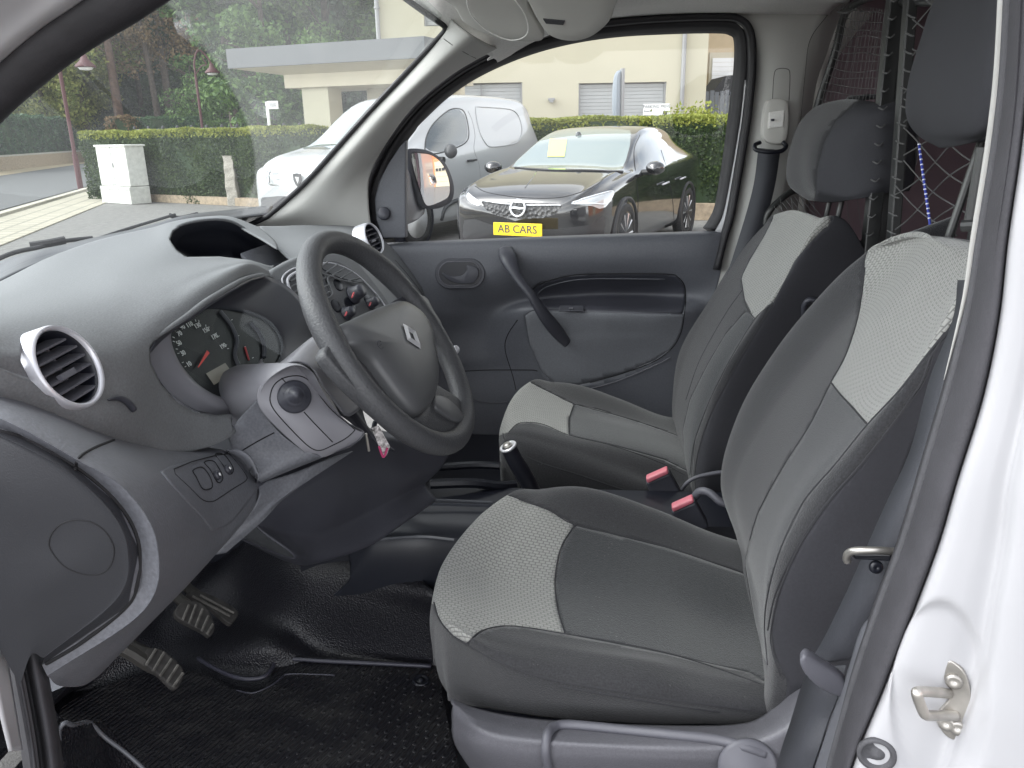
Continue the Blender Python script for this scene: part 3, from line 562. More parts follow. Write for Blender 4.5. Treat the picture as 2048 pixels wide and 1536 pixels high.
bezM = [(318,665),(322,700),(342,742),(375,780),(415,805),(448,815),(470,808),(492,785),(512,755),(527,725)]
bezI = [(338,650),(340,690),(358,732),(390,768),(425,790),(450,796),(468,790),(486,772),(503,748),(520,720)]
Yb = np.linspace(.80, .99, 10)
G = [[p(x, y, Yb[i]*.985) for i, (x, y) in enumerate(bezO)], [p(x, y, Yb[i]*.99) for i, (x, y) in enumerate(bezM)], [p(x, y, Yb[i]*1.005) for i, (x, y) in enumerate(bezI)],
     [p(x+4, y-3, Yb[i]*1.03) for i, (x, y) in enumerate(bezI)]]
surface(G, 20, 60, [], dict(name='cluster_bezel', mat=M['shroud']), clus, thick=.003)
def P2(pl, x, y): q = pl.px(x, y)-pl.o; return q@pl.x, q@pl.y
cx, cy = P2(cpl, 412, 706)
R_ = np.mean([math.hypot(*(np.array(P2(cpl, *q))-(cx, cy))) for q in ((377,730),(362,690),(383,648),(420,662),(447,693))])
marks = MB(); nums = [10,30,50,70,90,110,130,150,170,190]
angs = []
numpx = [(377,729),(365,707),(357,687),(358,668),(364,655),(378,650),(394,652),(411,661),(428,674),(445,693)]
for s_, q in zip(nums, numpx):
    x, y = P2(cpl, *q); marks.add(*text_geo(str(s_), cpl, x, y, .0105, off=.0012)); a = math.atan2(y-cy, x-cx)
    for da in (0, -.12):
        rr = math.hypot(x-cx, y-cy)+.009; c = cpl.xy(cx+rr*math.cos(a+da), cy+rr*math.sin(a+da), .0008)
        marks.box(c, (.0035, .0009, .0006), [math.cos(a+da)*cpl.x+math.sin(a+da)*cpl.y, -math.sin(a+da)*cpl.x+math.cos(a+da)*cpl.y, cpl.n])
for q in ((463,640),(476,672),(489,694),(505,716)):
    x, y = P2(cpl, *q); marks.box(cpl.xy(x, y, .0008), (.004, .001, .0006), [cpl.x, cpl.y, cpl.n])
marks.build('dial_numerals', M['dialmark'], clus)
for a, b in (((458,640),(472,664)), ((490,694),(498,720))):
    A, B = cpl.px(*a, .0012), cpl.px(*b, .0012); MB().tube([A, B], .0016, 6).build('gauge_scale', M['redpart'], clus)
rr2 = MB()
ax_, ay_ = P2(cpl, 412, 706); bx_, by_ = P2(cpl, 392, 737)
nd = MB(); d_ = unit(np.array([bx_-ax_, by_-ay_])); n_ = np.array([-d_[1], d_[0]])
nd.prism([cpl.xy(ax_-n_[0]*.0028, ay_-n_[1]*.0028, .004), cpl.xy(bx_-n_[0]*.0006, by_-n_[1]*.0006, .004), cpl.xy(bx_+n_[0]*.0006, by_+n_[1]*.0006, .004), cpl.xy(ax_+n_[0]*.0028, ay_+n_[1]*.0028, .004)], cpl.n*.001)
nd.build('speed_needle', M['needle'], clus)
plate('lcd_display', [cpl.px(412,747,.001), cpl.px(450,726,.001), cpl.px(465,747,.001), cpl.px(428,770,.001)], cpl.n*.0006, M['lcd'], clus)
arcs = MB(); arcs.tube([cpl.px(x, y, .0015) for x, y in [(440,622),(462,650),(474,680),(470,712),(486,745)]], .0035, 6); arcs.tube([cpl.px(x, y, .0015) for x, y in [(500,645),(518,665),(528,690),(528,715)]], .004, 6)
arcs.build('dial_divider', M['trim'], clus)
lens = [cpl.px(x, y, .012) for x, y in crom(np.array(face, float), 60, True)]
M['clglass'] = film_glass('cluster_lens', amounts=(.002,), gl=.03)
link('cluster_lens', lens, [tuple(range(60))], M['clglass'], clus, smooth=False)
# near round air vent
def round_vent(name, c, n, rad, xax, par, ring_h, nsl=6, lab=None):
    pl = Plane(c, n, xax); r = part(name, tuple(c), label=lab)
    link('vent_ring', *lathe([(rad*1.08, -ring_h), (rad*1.06, -ring_h*.4), (rad, -.003), (rad*.965, .001), (rad*.91, .0), (rad*.885, -.004), (rad*.875, -.02)], c, n, 56, False), M['silver'], r)
    link('vent_barrel', *lathe([(rad*.88, -.004), (rad*.84, -.006), (rad*.82, -.03), (rad*.8, -.05), (.001, -.055)], c, n, 48, False), M['black'], r)
    s_ = MB()
    for i in range(nsl):
        y = -rad*.62+i*rad*1.24/(nsl-1); w = math.sqrt(max((rad*.82)**2-y*y, 0))
        s_.box(pl.xy(0, y, -.014), (2*w, .0022, .018), [pl.x, unit(pl.y*.9+pl.n*.35), unit(pl.n*.9-pl.y*.35)])
    for sx in (-.3, .28): s_.box(pl.xy(sx*rad, 0, -.026), (.0025, rad*1.4, .01), [pl.x, pl.y, pl.n])
    s_.box(pl.xy(-.15*rad, -.13*rad, -.004), (rad*.5, rad*.13, .006), [pl.x, pl.y, pl.n]); s_.build('vent_slats', M['trim'], r)
    return r
c1 = p(141, 731, .60)
round_vent('air_vent', c1, (.921, -.0, .389), .0445, (.1, 1, .1), van, .075, lab='round silver ringed vent nearest the door')
# panel detail on the near dash: scoop groove by the vent, thumb wheel
gm = MB()
bd = bvh_of([dd])
tw = [on(bd, x, y, .003) for x, y in [(212,803),(232,799),(248,805),(262,820)]]
tube('vent_thumb_wheel', tw, [.001, .003, .004, .004], M['darkplastic'], van)
# ---------------------------------------------------------------- lower dash with end cap
M['cap'] = mat('end_cap_plastic', (.022, .023, .028), .5, nscale=700, bump=.3, var=.05)
LD = [
 [p(-200,900,.46),p(-120,960,.46),p(-100,1040,.465),p(-80,1120,.465),p(-40,1220,.47),p(0,1300,.475),p(40,1370,.48)],
 [p(-100,860,.47),p(-20,930,.47),p(40,1000,.472),p(80,1080,.475),p(110,1150,.476),p(90,1220,.478),p(62,1310,.48)],
 [p(-60,847,.475),p(30,884,.475),p(130,938,.478),p(222,1020,.482),p(258,1102,.486),p(236,1198,.488),p(88,1316,.485)],
 [p(-60,837,.49),p(30,868,.49),p(140,928,.495),p(235,1008,.50),p(278,1100,.50),p(256,1212,.50),p(84,1330,.495)],
 [p(-60,815,.485),p(30,850,.485),p(150,917,.49),p(250,978,.495),p(314,1085,.497),p(290,1218,.50),p(95,1352,.50)],
 [p(-60,795,.50),p(40,825,.51),p(180,893,.53),p(310,970,.56),p(365,1075,.57),p(330,1190,.56),p(120,1372,.53)],
 [p(-60,775,.55),p(40,795,.56),p(230,880,.62),p(380,950,.68),p(440,1050,.70),p(380,1160,.64),p(170,1370,.58)],
 [p(-60,755,.60),p(40,775,.62),p(300,885,.76),p(460,905,.84),p(517,985,.86),p(420,1112,.76),p(190,1345,.66)],
 [v(-.62,.60,1.10),v(-.60,.62,1.08),v(-.56,.76,1.03),v(-.53,.84,1.0),v(-.5,.88,.9),v(-.56,.80,.8),v(-.7,.7,.7)]]
capp = [(-200,800),(-60,837),(30,868),(140,928),(235,1008),(278,1100),(256,1212),(84,1330),(20,1420),(-200,1400)]
def lerp_row(a, b, t): return [np.asarray(x)*(1-t)+np.asarray(y)*t for x, y in zip(a, b)]
LD = [[np.asarray(q) for q in r] for r in LD]
LD = LD[:2]+[lerp_row(LD[1], LD[2], .86), LD[2], lerp_row(LD[2], LD[3], .8), LD[3], lerp_row(LD[3], LD[4], .86), LD[4], lerp_row(LD[4], LD[5], .12)]+LD[5:]
LDo = surface(LD, 130, 110, [dict(name='end_cap', mat=M['cap'], poly=capp, cond=lambda c: c[:, 1] < .607)], dict(name='lower_dashboard', mat=M['lower']), van, thick=0)
ld = LDo['lower_dashboard']; ldl = list(LDo.values())
groove(ldl, [(-5,862),(60,882),(140,926),(190,962),(235,1006),(265,1050),(279,1100),(275,1160),(255,1210),(170,1280),(84,1332)], .0022, M['groove'], 'g', van, mb=gm)
groove(ldl, [(228,880),(190,895),(158,915),(150,942)], .0014, M['groove'], 'g', van, mb=gm)
groove(ldl, [(98,1090),(110,1058),(140,1041),(180,1043),(210,1062),(228,1095),(222,1130),(200,1148),(165,1148),(125,1130)], .0007, M['trim'], 'g', van, closed=True, mb=gm)
# pod with the headlamp switches
pq_ = [[(452,903),(475,900),(500,915),(514,945),(516,978)],[(400,915),(425,922),(455,945),(480,975),(500,1000)],[(350,928),(372,950),(402,985),(432,1018),(462,1045)],[(322,942),(345,970),(375,1003),(405,1035),(425,1062)]]
lbv = bvh_of(ldl); pqd = grid_pts(np.array([[(x, y, 0) for x, y in r] for r in pq_], float), 30, 30); raw_ = np.zeros((30, 30, 3))
for i in range(30):
    for j in range(30):
        h_ = hit(lbv, pqd[i, j, 0], pqd[i, j, 1], 0)[0]
        if h_ is None: h_ = p(pqd[i, j, 0], pqd[i, j, 1], .80)
        raw_[i, j] = h_+(CAM-h_)*.006
pd = surface(None, 0, 0, [], dict(name='switch_pod', mat=M['lower']), van, thick=.003, raw=raw_)['switch_pod']
groove([pd], [(348,938),(410,905),(432,895),(448,898),(465,915),(492,950),(491,962),(470,975),(440,995),(425,1003),(405,1000),(380,975)], .0007, M['groove'], 'g', van, closed=True, mb=gm)
pb_ = bvh_of([pd]); sw = MB()
for pts in ([(385,942),(392,955),(402,975),(412,980),(424,974),(420,955),(408,938),(398,935)], [(408,925),(420,940),(432,962),(440,965),(445,955),(436,935),(425,922)], [(430,910),(445,930),(454,946),(462,948),(466,938),(455,918),(444,908)]):
    P_ = [on(pb_, x, y, .0006) for x, y in pts]; P_ = [q for q in P_ if q is not None]
    if len(P_) > 3: sw.add(*tube_geo(crom(P_, 24, True), .0007, 6, True))
sw.build('slot_outline', M['groove'], pd)
for x, y in ((432,952),(453,940)):
    q, n = hit(pb_, x, y, .002)
    if q is not None: link('thumb_wheel', *lathe([(.006, -.003), (.006, .0015), (.004, .003), (.0, .0032)], q, n, 20), M['darkplastic'], pd); link('wheel_mark', *lathe([(.002, .0), (.002, .004), (0, .0042)], q, n, 12), M['dialmark'], pd)
# column cover and knee bolster
KB = [[p(455,872,.86),p(520,835,.90),p(600,830,.95),p(700,850,1.03),p(800,870,1.12),p(880,880,1.20)],
      [p(490,930,.83),p(560,935,.88),p(650,915,.95),p(740,888,1.04),p(820,895,1.12),p(896,906,1.19)],
      [p(520,1000,.835),p(580,1000,.88),p(660,980,.95),p(740,960,1.03),p(820,945,1.10),p(880,935,1.17)],
      [p(508,1050,.83),p(560,1060,.88),p(640,1060,.94),p(720,1030,1.02),p(790,995,1.08),p(850,965,1.15)],
      [p(555,1105,.86),p(563,1110,.88),p(577,1114,.92),p(690,1083,1.0),p(765,1035,1.06),p(830,990,1.13)],
      [v(-.80,.98,.95),v(-.78,1.0,.95),v(-.76,1.04,.95),v(-.72,1.1,.95),v(-.68,1.16,.95),v(-.64,1.22,.95)]]
surface(KB, 50, 60, [], dict(name='knee_bolster', mat=M['darkplastic']), van, thick=.003)
strip = [[p(518,966,.838),p(580,948,.875),p(640,925,.905),p(706,903,.965)],[p(519,992,.825),p(555,990,.85),p(590,975,.868),p(622,958,.89)],[p(505,1022,.815),p(525,1018,.83),p(545,1012,.84),p(564,1002,.86)],[p(465,1068,.80),p(485,1062,.805),p(505,1055,.815),p(522,1045,.825)],[p(420,1112,.785),p(430,1110,.787),p(440,1108,.79),p(452,1106,.795)]]
surface(strip, 30, 30, [], dict(name='bolster_edge', mat=M['lower']), van, thick=.003)
# ---------------------------------------------------------------- steering column shroud
sc_ = part('steering_column', tuple(p(600, 800, .86)))
FC = [[p(560,735,.875),p(575,728,.88),p(592,727,.885),p(608,731,.89),p(622,742,.895)],
      [p(525,762,.85),p(560,752,.865),p(590,752,.875),p(618,762,.885),p(640,782,.893)],
      [p(514,795,.84),p(545,790,.85),p(590,792,.862),p(635,800,.88),p(672,825,.892)],
      [p(525,825,.84),p(560,825,.845),p(610,830,.86),p(665,840,.88),p(712,858,.897)],
      [p(560,862,.845),p(595,860,.85),p(640,862,.865),p(685,872,.885),p(728,868,.902)],
      [p(598,895,.85),p(620,895,.855),p(650,895,.868),p(680,893,.885),p(712,886,.90)],
      [p(620,912,.86),p(635,914,.865),p(650,914,.873),p(672,905,.885),p(700,895,.90)]]
def expand(G, f=1.0): return G
fc = surface(FC, 50, 40, [], dict(name='column_end_cover', mat=M['shroud']), sc_, thick=.004)['column_end_cover']
outl = [(560,735),(592,727),(622,742),(640,775),(672,822),(700,848),(728,864),(712,886),(672,905),(640,914),(618,911),(598,895),(560,862),(530,830),(514,795),(525,762)]
fpl = Plane(p(600, 810, .865), (.55, -.78, .30), (.8, .5, -.1))
Of = [p(x, y, .846+.054*min(1, max(0, ((x-515)/210)))) for x, y in outl]
Oc = crom(Of, 80, True); cc = Oc.mean(0)
# rounded side walls running back into the dash
back1 = (Oc-cc)*1.02+cc+np.array([-.02, .012, -.004]); back2 = (Oc-cc)*.98+cc+np.array([-.12, .10, -.03]); front0 = (Oc-cc)*.97+cc+np.array([.004, -.004, .001])
Vs = np.concatenate([front0, Oc, back1, back2]); Fs = [(r*80+i, r*80+(i+1) % 80, (r+1)*80+(i+1) % 80, (r+1)*80+i) for r in range(3) for i in range(80)]
link('column_shroud', Vs, Fs, M['shroud'], sc_)
SB = [[p(455,872,.84),p(480,835,.85),p(512,800,.845)],[p(468,905,.835),p(500,872,.845),p(545,850,.85)],[p(490,935,.83),p(535,905,.845),p(590,890,.853)],[p(520,964,.83),p(575,940,.85),p(642,914,.868)],[p(523,962,.90),p(578,938,.92),p(643,912,.94)]]
sb = surface(SB, 40, 30, [], dict(name='shroud_side', mat=M['lower']), sc_, thick=.003)['shroud_side']
groove([sb], [(478,905),(520,880),(563,858)], .001, M['groove'], 'g', van, mb=gm)
UP = [[p(512,796,.85),p(520,765,.87),p(560,733,.89),p(592,722,.90),p(625,735,.91),p(650,775,.91),p(690,830,.915)],
      [p(515,780,.865),p(530,752,.885),p(570,722,.905),p(600,710,.92),p(636,728,.93),p(662,772,.93),p(705,830,.93)],
      [p(520,765,.90),p(545,738,.92),p(590,702,.95),p(618,690,.97),p(648,705,.98),p(680,750,.985),p(730,810,.985)],
      [p(540,750,.93),p(570,720,.96),p(610,684,1.0),p(632,672,1.02),p(660,678,1.04),p(700,730,1.05),p(750,790,1.05)]]
surface(UP, 30, 60, [], dict(name='column_top_cover', mat=M['shroud']), sc_, thick=.003)
NK = [[p(640,690,1.0),p(680,700,1.02),p(700,720,1.04),p(720,800,1.04)],[p(632,735,.98),p(665,770,.98),p(700,800,.98),p(740,860,.99)],[p(680,830,.97),p(720,860,.97),p(760,890,.96),p(790,900,.98)]]
surface(NK, 24, 24, [], dict(name='column_neck', mat=M['darkplastic']), sc_, thick=.003)
fb = bvh_of([fc])
groove([fc], [(540,795),(548,770),(570,755),(600,752),(622,765),(642,795),(668,825),(705,855),(708,862),(690,878),(660,893),(640,901),(622,896),(598,875),(565,840),(545,815)], .0009, M['groove'], 'g', van, closed=True, mb=gm)
groove([fc], [(608,824),(630,848),(665,884)], .0009, M['groove'], 'g', van, mb=gm); groove([fc], [(563,756),(574,768)], .0009, M['groove'], 'g', van, mb=gm)
gm.build('panel_gaps', M['groove'], van)
q, n = hit(fb, 588, 794, .001)
n = unit([.45, -.80, .40])
link('stalk_end', *lathe([(.0235,-.004),(.0235,.003),(.021,.006),(.0165,.0075),(.0148,.011),(.0125,.0125),(.0105,.0135),(.0095,.018),(.0065,.0195),(.0055,.0225),(.002,.0245),(0,.0246)], q, n, 40), M['darkplastic'], sc_)
# ---------------------------------------------------------------- steering wheel
wc = v(-.2439, .9772, 1.0942); wt, wy = .5843, -.0726
wpl = Plane(wc, (math.cos(wt)*math.cos(wy), math.sin(wy)*math.cos(wt), math.sin(wt)), (0, 1, 0)); WR, wr = .1502*K, .0178
sw_ = part('steering_wheel', tuple(wc))
rimP = []; radd = []
for k in range(120):
    a = 2*math.pi*k/120; rimP.append(wpl.xy(WR*math.cos(a), WR*math.sin(a))); 
    d = min(abs((math.degrees(a)-t+180) % 360-180) for t in (30, 150)); radd.append(wr+.0016*math.exp(-(d/14)**2))
link('wheel_rim', *tube_geo(np.array(rimP), np.array(radd), 22, True), M['wheelrim'], sw_)
# airbag cover
hub = [(679,652),(700,640),(735,624),(775,609),(800,603),(822,612),(845,632),(862,665),(868,700),(874,745),(870,785),(856,815),(838,829),(820,822),(795,795),(765,755),(740,722),(715,702),(697,690),(688,672)]
H = np.array([P2(Plane(wc+wpl.n*.012, wpl.n, wpl.x), x, y) for x, y in crom(np.array(hub, float), 72, True)]); hc = H.mean(0)
rings = [(1.0, -.02), (1.0, -.002), (.985, .004), (.94, .009), (.80, .014), (.6, .017), (.4, .019), (.2, .020), (.0, .020)]
Vh = []; 
for s_, h in rings:
    for q in H: xy = hc+(q-hc)*s_; Vh.append(wpl.xy(*xy, .012+h))
Fh = [(r*72+i, r*72+(i+1) % 72, (r+1)*72+(i+1) % 72, (r+1)*72+i) for r in range(len(rings)-1) for i in range(72)]
hubo = link('airbag_cover', Vh, Fh, M['hub'], sw_); ALLGEO[id(hubo)] = (np.array(Vh), [t for f in Fh for t in ((f[0], f[1], f[2]), (f[0], f[2], f[3]))])
def wplate(name, pix, off, th, m, bv=.004, n=40):
    Q = crom(np.array(pix, float), n, True); pl = Plane(wc+wpl.n*off, wpl.n, wpl.x)
    return plate(name, [pl.px(x, y) for x, y in Q], -wpl.n*th, m, sw_, bevel=bv, smooth=True)
wplate('wheel_spoke', [(650,700),(672,672),(700,672),(740,720),(790,790),(830,835),(880,862),(905,880),(870,892),(820,870),(760,820),(700,765),(665,725)], .002, .02, M['wheelrim'])
wplate('wheel_spoke', [(780,610),(812,590),(850,592),(868,620),(885,650),(870,668),(850,650),(820,625)], -.002, .02, M['darkplastic'])
wplate('wheel_spoke', [(868,768),(890,775),(925,800),(938,835),(925,868),(890,875),(850,860),(830,830),(850,812)], .006, .022, M['wheelrim'], .008)
wplate('thumb_grip', [(872,790),(895,795),(922,820),(930,838),(915,842),(890,828),(872,812)], .012, .008, M['hub'], .003)
# diamond emblem on the airbag cover
hb_ = bvh_of([hubo]); ec, en = hit(hb_, 823, 674, .001); ep = Plane(ec, wpl.n, wpl.x)
top, rgt, bot, lft = P2(ep, 806, 647), P2(ep, 829, 662), P2(ep, 842, 698), P2(ep, 815, 680)
outer = np.array([top, rgt, bot, lft]); oc = outer.mean(0); inner = oc+(outer-oc)*np.array([[.42, .42]]*4)
em = MB()
for i in range(4):
    a, b, c, d = outer[i], outer[(i+1) % 4], inner[(i+1) % 4], inner[i]; m1 = (a+d)/2; m2 = (b+c)/2
    em.add([ep.xy(*a, 0), ep.xy(*b, 0), ep.xy(*m2, .004), ep.xy(*m1, .004), ep.xy(*c, 0), ep.xy(*d, 0)], [(0, 1, 2, 3), (3, 2, 4, 5)])
em.build('diamond_emblem', M['chrome'], sw_)
a0, n0 = hit(hb_, 760, 690, .0008)
if a0 is not None:
    pl0 = Plane(a0, n0, wpl.x); tmk = MB(); tmk.tube(pl0.ell(0, 0, .006, .006, n=20, a0=.6, a1=5.2), .0005, 5); tmk.box(pl0.xy(.001, 0), (.006, .001, .0008), [pl0.x, pl0.y, pl0.n]); tmk.build('airbag_mark', M['darkplastic'], hubo)
link('stalk_tip', *lathe([(.008,0),(.008,.012),(.006,.015),(0,.016)], p(903, 700, 1.17), (.8, -.5, .2), 16), M['silver'], sc_)
# ---------------------------------------------------------------- passenger half of the dashboard and centre stack
PD = [
 [p(520,452,1.72),p(560,452,1.85),p(620,450,1.92),p(700,452,1.96),p(735,458,1.985),p(770,482,2.0)],
 [p(540,480,1.58),p(600,470,1.75),p(660,470,1.83),p(715,470,1.88),p(755,490,1.94),p(800,515,1.99)],
 [p(570,510,1.45),p(640,500,1.55),p(700,505,1.66),p(760,530,1.78),p(810,560,1.88),p(845,580,1.97)],
 [p(600,540,1.40),p(670,530,1.48),p(740,560,1.56),p(800,600,1.68),p(845,640,1.82),p(866,645,1.96)],
 [p(620,590,1.38),p(700,590,1.43),p(770,630,1.50),p(820,670,1.62),p(850,700,1.80),p(872,690,1.97)],
 [v(-.50,1.3,.98),v(-.50,1.42,.97),v(-.48,1.5,.96),v(-.48,1.62,.95),v(-.48,1.82,.95),v(-.48,1.97,.96)],
 [v(-.56,1.3,.86),v(-.56,1.42,.85),v(-.56,1.5,.85),v(-.56,1.62,.85),v(-.57,1.82,.85),v(-.58,1.97,.86)]]
pdash = surface(PD, 70, 70, [], dict(name='passenger_dashboard', mat=M['dash']), van, thick=.004)['passenger_dashboard']
groove([pdash], [(865,700),(868,650),(850,598),(820,555),(790,520)], .001, M['groove'], 'g', van)
c2 = p(752, 470, 1.90)
round_vent('air_vent', p(749, 476, 1.88), (.909, -.202, .366), .047, (.1, 1, 0), van, .04, 5, lab='round silver ringed vent beside the far door')
# centre stack trim plate
spl = Plane(p(690, 580, 1.33), (.86, -.22, .46), (.2, 1, 0)); cs = part('centre_console_panel', tuple(spl.o))
stk = [(540,548),(560,528),(600,510),(650,503),(700,510),(735,545),(770,590),(800,640),(815,700),(790,760),(700,760),(640,690),(600,640),(560,600)]
base_p = [spl.px(x, y) for x, y in crom(np.array(stk, float), 70, True)]
plate('stack_trim', base_p, -spl.n*.03, M['dash'], cs, bevel=.008, smooth=True, seg=3)
ring = [spl.px(x, y, .002) for x, y in [(566,572),(566,553),(590,536),(640,527),(670,528),(712,548),(750,585),(775,620),(790,660)]]
tube('stack_accent', ring, .0016, M['silver'], cs)
def pvent(pix, nslat, nv):
    Q = [spl.px(x, y, .004) for x, y in crom(np.array(pix, float), 32, True)]
    vn = part('console_vent', tuple(np.mean(Q, 0)), par=cs)
    return Q
vq = MB(); vq.prism([spl.px(x, y, .0006) for x, y in crom(np.array([(640,532),(650,524),(672,524),(700,538),(726,560),(722,565),(705,563),(680,556),(655,545)], float), 36, True)], spl.n*.002)
vq.build('vent_opening', M['black'], cs); vq = MB(); vq.prism([spl.px(x, y, .0006) for x, y in crom(np.array([(578,572),(578,556),(592,545),(602,552),(600,590),(592,600)], float), 30, True)], spl.n*.002)
vq.build('vent_opening', M['black'], cs); vq = MB(); vq.prism([spl.px(x, y, .0006) for x, y in crom(np.array([(636,545),(648,553),(655,575),(660,592),(652,596),(640,575)], float), 30, True)], spl.n*.002)
vq.build('vent_opening', M['black'], cs)
sl = MB()
for a, b in (((638,536),(655,524)),((652,545),(676,528)),((664,551),(690,536)),((680,557),(704,543)),((696,562),(718,556)),((582,562),(601,552)),((581,574),(602,564)),((586,586),(600,578)),((640,560),(652,555)),((645,575),(657,570)),((650,588),(660,583))):
    sl.tube([spl.px(*a, .0035), spl.px(*b, .0035)], .0018, 6)
sl.tube([spl.px(x, y, .004) for x, y in [(636,544),(660,552),(690,562),(722,568)]], .0022, 6); sl.tube([spl.px(x, y, .004) for x, y in [(650,600),(662,592),(664,582),(655,560),(660,551),(668,552)]], .0018, 6)
sl.build('vent_slats', M['dash'], cs)
tube('vent_surround', [spl.px(x, y, .003) for x, y in [(594,598),(580,580),(575,560),(586,548),(605,540)]], .003, M['silver'], cs)
for (x, y, r) in ((676,570,.015),(712,583,.013),(672,612,.016),(700,610,.02),(735,600,.013)):
    r = r*.72
    link('knob_recess', *lathe([(r*1.25, -.001), (r*1.25, .0012), (r*1.1, .0016), (0, .0014)], spl.px(x, y), spl.n, 28), M['black'], cs)
kn_ = []
for (x, y, r, h) in ((706,590,.0185,.026),(740,608,.013,.02),(692,628,.014,.018)):
    k_ = link('heater_knob', *lathe([(r*1.1, 0), (r*1.1, .003), (r*.85, .005), (r*.8, h*.8), (r*.7, h), (0, h+.001)], spl.px(x, y, .002), spl.n, 28), M['darkplastic'], cs)
    MB().box(spl.px(x, y, h+.003), (r*.9, .0022, .003), [unit(spl.x+spl.y*.5), unit(spl.y-spl.x*.5), spl.n]).build('knob_mark', M['redpart'], k_)
# lower black console and tunnel
M['console'] = mat('console_plastic', (.019, .021, .029), .38, nscale=400, bump=.3, bdist=.0005); M['tray'] = mat('tray_liner_plastic', (.035, .038, .050), .4)
con = MB()
LC = [[p(690,1080,1.25),p(760,1030,1.26),p(790,1003,1.28),p(850,1000,1.30),p(1000,1004,1.34)],
      [p(700,1135,1.20),p(745,1085,1.19),p(820,1070,1.19),p(900,1076,1.20),p(960,1080,1.21)],
      [p(690,1170,1.20),p(760,1165,1.19),p(840,1180,1.19),p(900,1190,1.20),p(960,1200,1.20)],
      [v(-.5,1.25,.5),v(-.4,1.25,.45),v(-.3,1.25,.45),v(-.2,1.25,.45),v(0,1.25,.45)]]
surface(LC, 30, 40, [], dict(name='tunnel_console', mat=M['console']), van, thick=.003)
plate('console_tray', [p(806,1014,1.27), p(840,1006,1.28), p(905,1006,1.30), p(990,1010,1.32), p(985,1064,1.28), p(900,1062,1.25), p(812,1056,1.22)], (0, .01, -.004), M['tray'], van, bevel=.003)
M['edgehighlight'] = mat('pale_edge_highlight', (.11, .115, .13), .25)  # lightened colour puts the rim highlight on the edge tubes
ed = MB(); ed.tube([p(762,1072,1.18),p(768,1050,1.20),p(788,1014,1.24),p(800,1004,1.25),p(840,1000,1.27),p(905,1001,1.29),p(985,1005,1.31)], .003, 6); ed.tube([p(752,1080,1.175),p(790,1076,1.175),p(850,1074,1.18),p(908,1080,1.185)], .003, 6)
ed.build('console_edge_highlight', M['edgehighlight'], van)
pl_ = MB(); vb(pl_, -1.08, -.80, 1.40*K, 2.02*K, .2, 1.0); vb(pl_, -.62, .75, 1.26*K, 1.40*K, .2, .56); vb(pl_, -.62, -.14, 1.36*K, 2.02*K, .36, .40)
pl_.build('footwell_lining', M['black'], van)
sh = MB(); sh.tube([p(860,968,1.36),p(940,966,1.38),p(1000,972,1.40),p(1030,970,1.42)], .012, 8); sh.tube([p(870,935,1.5),p(950,930,1.5),p(1000,932,1.5)], .01, 8); sh.build('console_ridge', M['black'], van)
# handbrake
hbk = part('handbrake', tuple(p(1030, 930, 1.3)))
tube('handbrake_grip', [p(1016,893,1.27),p(1030,920,1.275),p(1048,950,1.28),p(1070,990,1.285)], [.0165,.0175,.018,.017], M['black'], hbk, seg=20)
a_, b_ = p(1016,893,1.27), p(1030,920,1.275); ax = unit(a_-b_)
link('grip_collar', *lathe([(.018,-.003),(.0188,0),(.018,.002),(.014,.0025),(.0135,.0)], a_, ax, 28), M['chrome'], hbk); link('release_button', *lathe([(.009,0),(.009,.006),(.0075,.008),(0,.0085)], a_, ax, 20), M['steel'], hbk)
# ---------------------------------------------------------------- floor, pedals, mat
zf = EYE+(.435-EYE)*K
def g(x, y): return gnd(x, y, zf)
FL = [
 [v(-.95,.50,.70),v(-.95,.80,.76),p(400,1100,1.42),p(500,1075,1.40),p(620,1080,1.34),p(780,1110,1.28)],
 [v(-.93,.50,.50),p(230,1250,1.20),p(350,1200,1.30),p(470,1140,1.35),p(610,1130,1.27),p(866,1182,1.16)],
 [v(-.88,.50,.44),p(190,1320,1.10),p(340,1280,1.22),p(480,1220,1.29),p(620,1190,1.23),p(868,1235,1.17)],
 [g(60,1400),g(190,1370),g(370,1320),p(530,1285,1.17),p(640,1290,1.22),p(866,1312,1.18)],
 [g(90,1440),g(230,1400),g(390,1350),g(535,1352),g(700,1335),g(880,1345)],
 [g(120,1520),g(280,1480),g(420,1450),g(560,1440),g(720,1430),g(900,1430)],
 [g(200,1720),g(340,1700),g(480,1700),g(620,1700),g(780,1700),g(950,1700)]]
FLo = surface(FL, 80, 80, [], dict(name='vinyl_floor', mat=M['vinyl']), van, thick=.003)
bl = MB(); vb(bl, -1.05, .75, .56, 1.50, .12, zf-.02); bl.build('floor_base', M['black'], van)
# rubber mat lying on the floor
zm = zf+.006
def gz(px, py, z=None): return gnd(px, py, zm if z is None else z)
mo = [(120,1425),(250,1360),(330,1345),(395,1350),(470,1385),(520,1388),(545,1350),(562,1322),(700,1330),(860,1333),(885,1400),(900,1470),(920,1600),(800,1640),(500,1640),(400,1620),(300,1540),(200,1470)]
Qm = np.array([gz(x, y) for x, y in crom(np.array(mo, float), 120, True)])
def flat_uv(name, P, th, m, parent=None, rot=0.0):
    n = len(P); V_ = np.concatenate([P+[0, 0, th], P]); F_ = [tuple(range(n))]+[(i, n+i, n+(i+1) % n, (i+1) % n) for i in range(n)]
    c, s = math.cos(rot), math.sin(rot); UV = np.stack([V_[:, 0]*c-V_[:, 1]*s, V_[:, 0]*s+V_[:, 1]*c], 1)
    return link(name, V_, F_, m, parent, smooth=False, uv=UV)
fmat = flat_uv('rubber_floor_mat', Qm, .005, M['mat'], None, rot=-1.15)
tag(fmat, 'black ribbed rubber mat lying in the driver footwell under the pedals', 'floor mat')
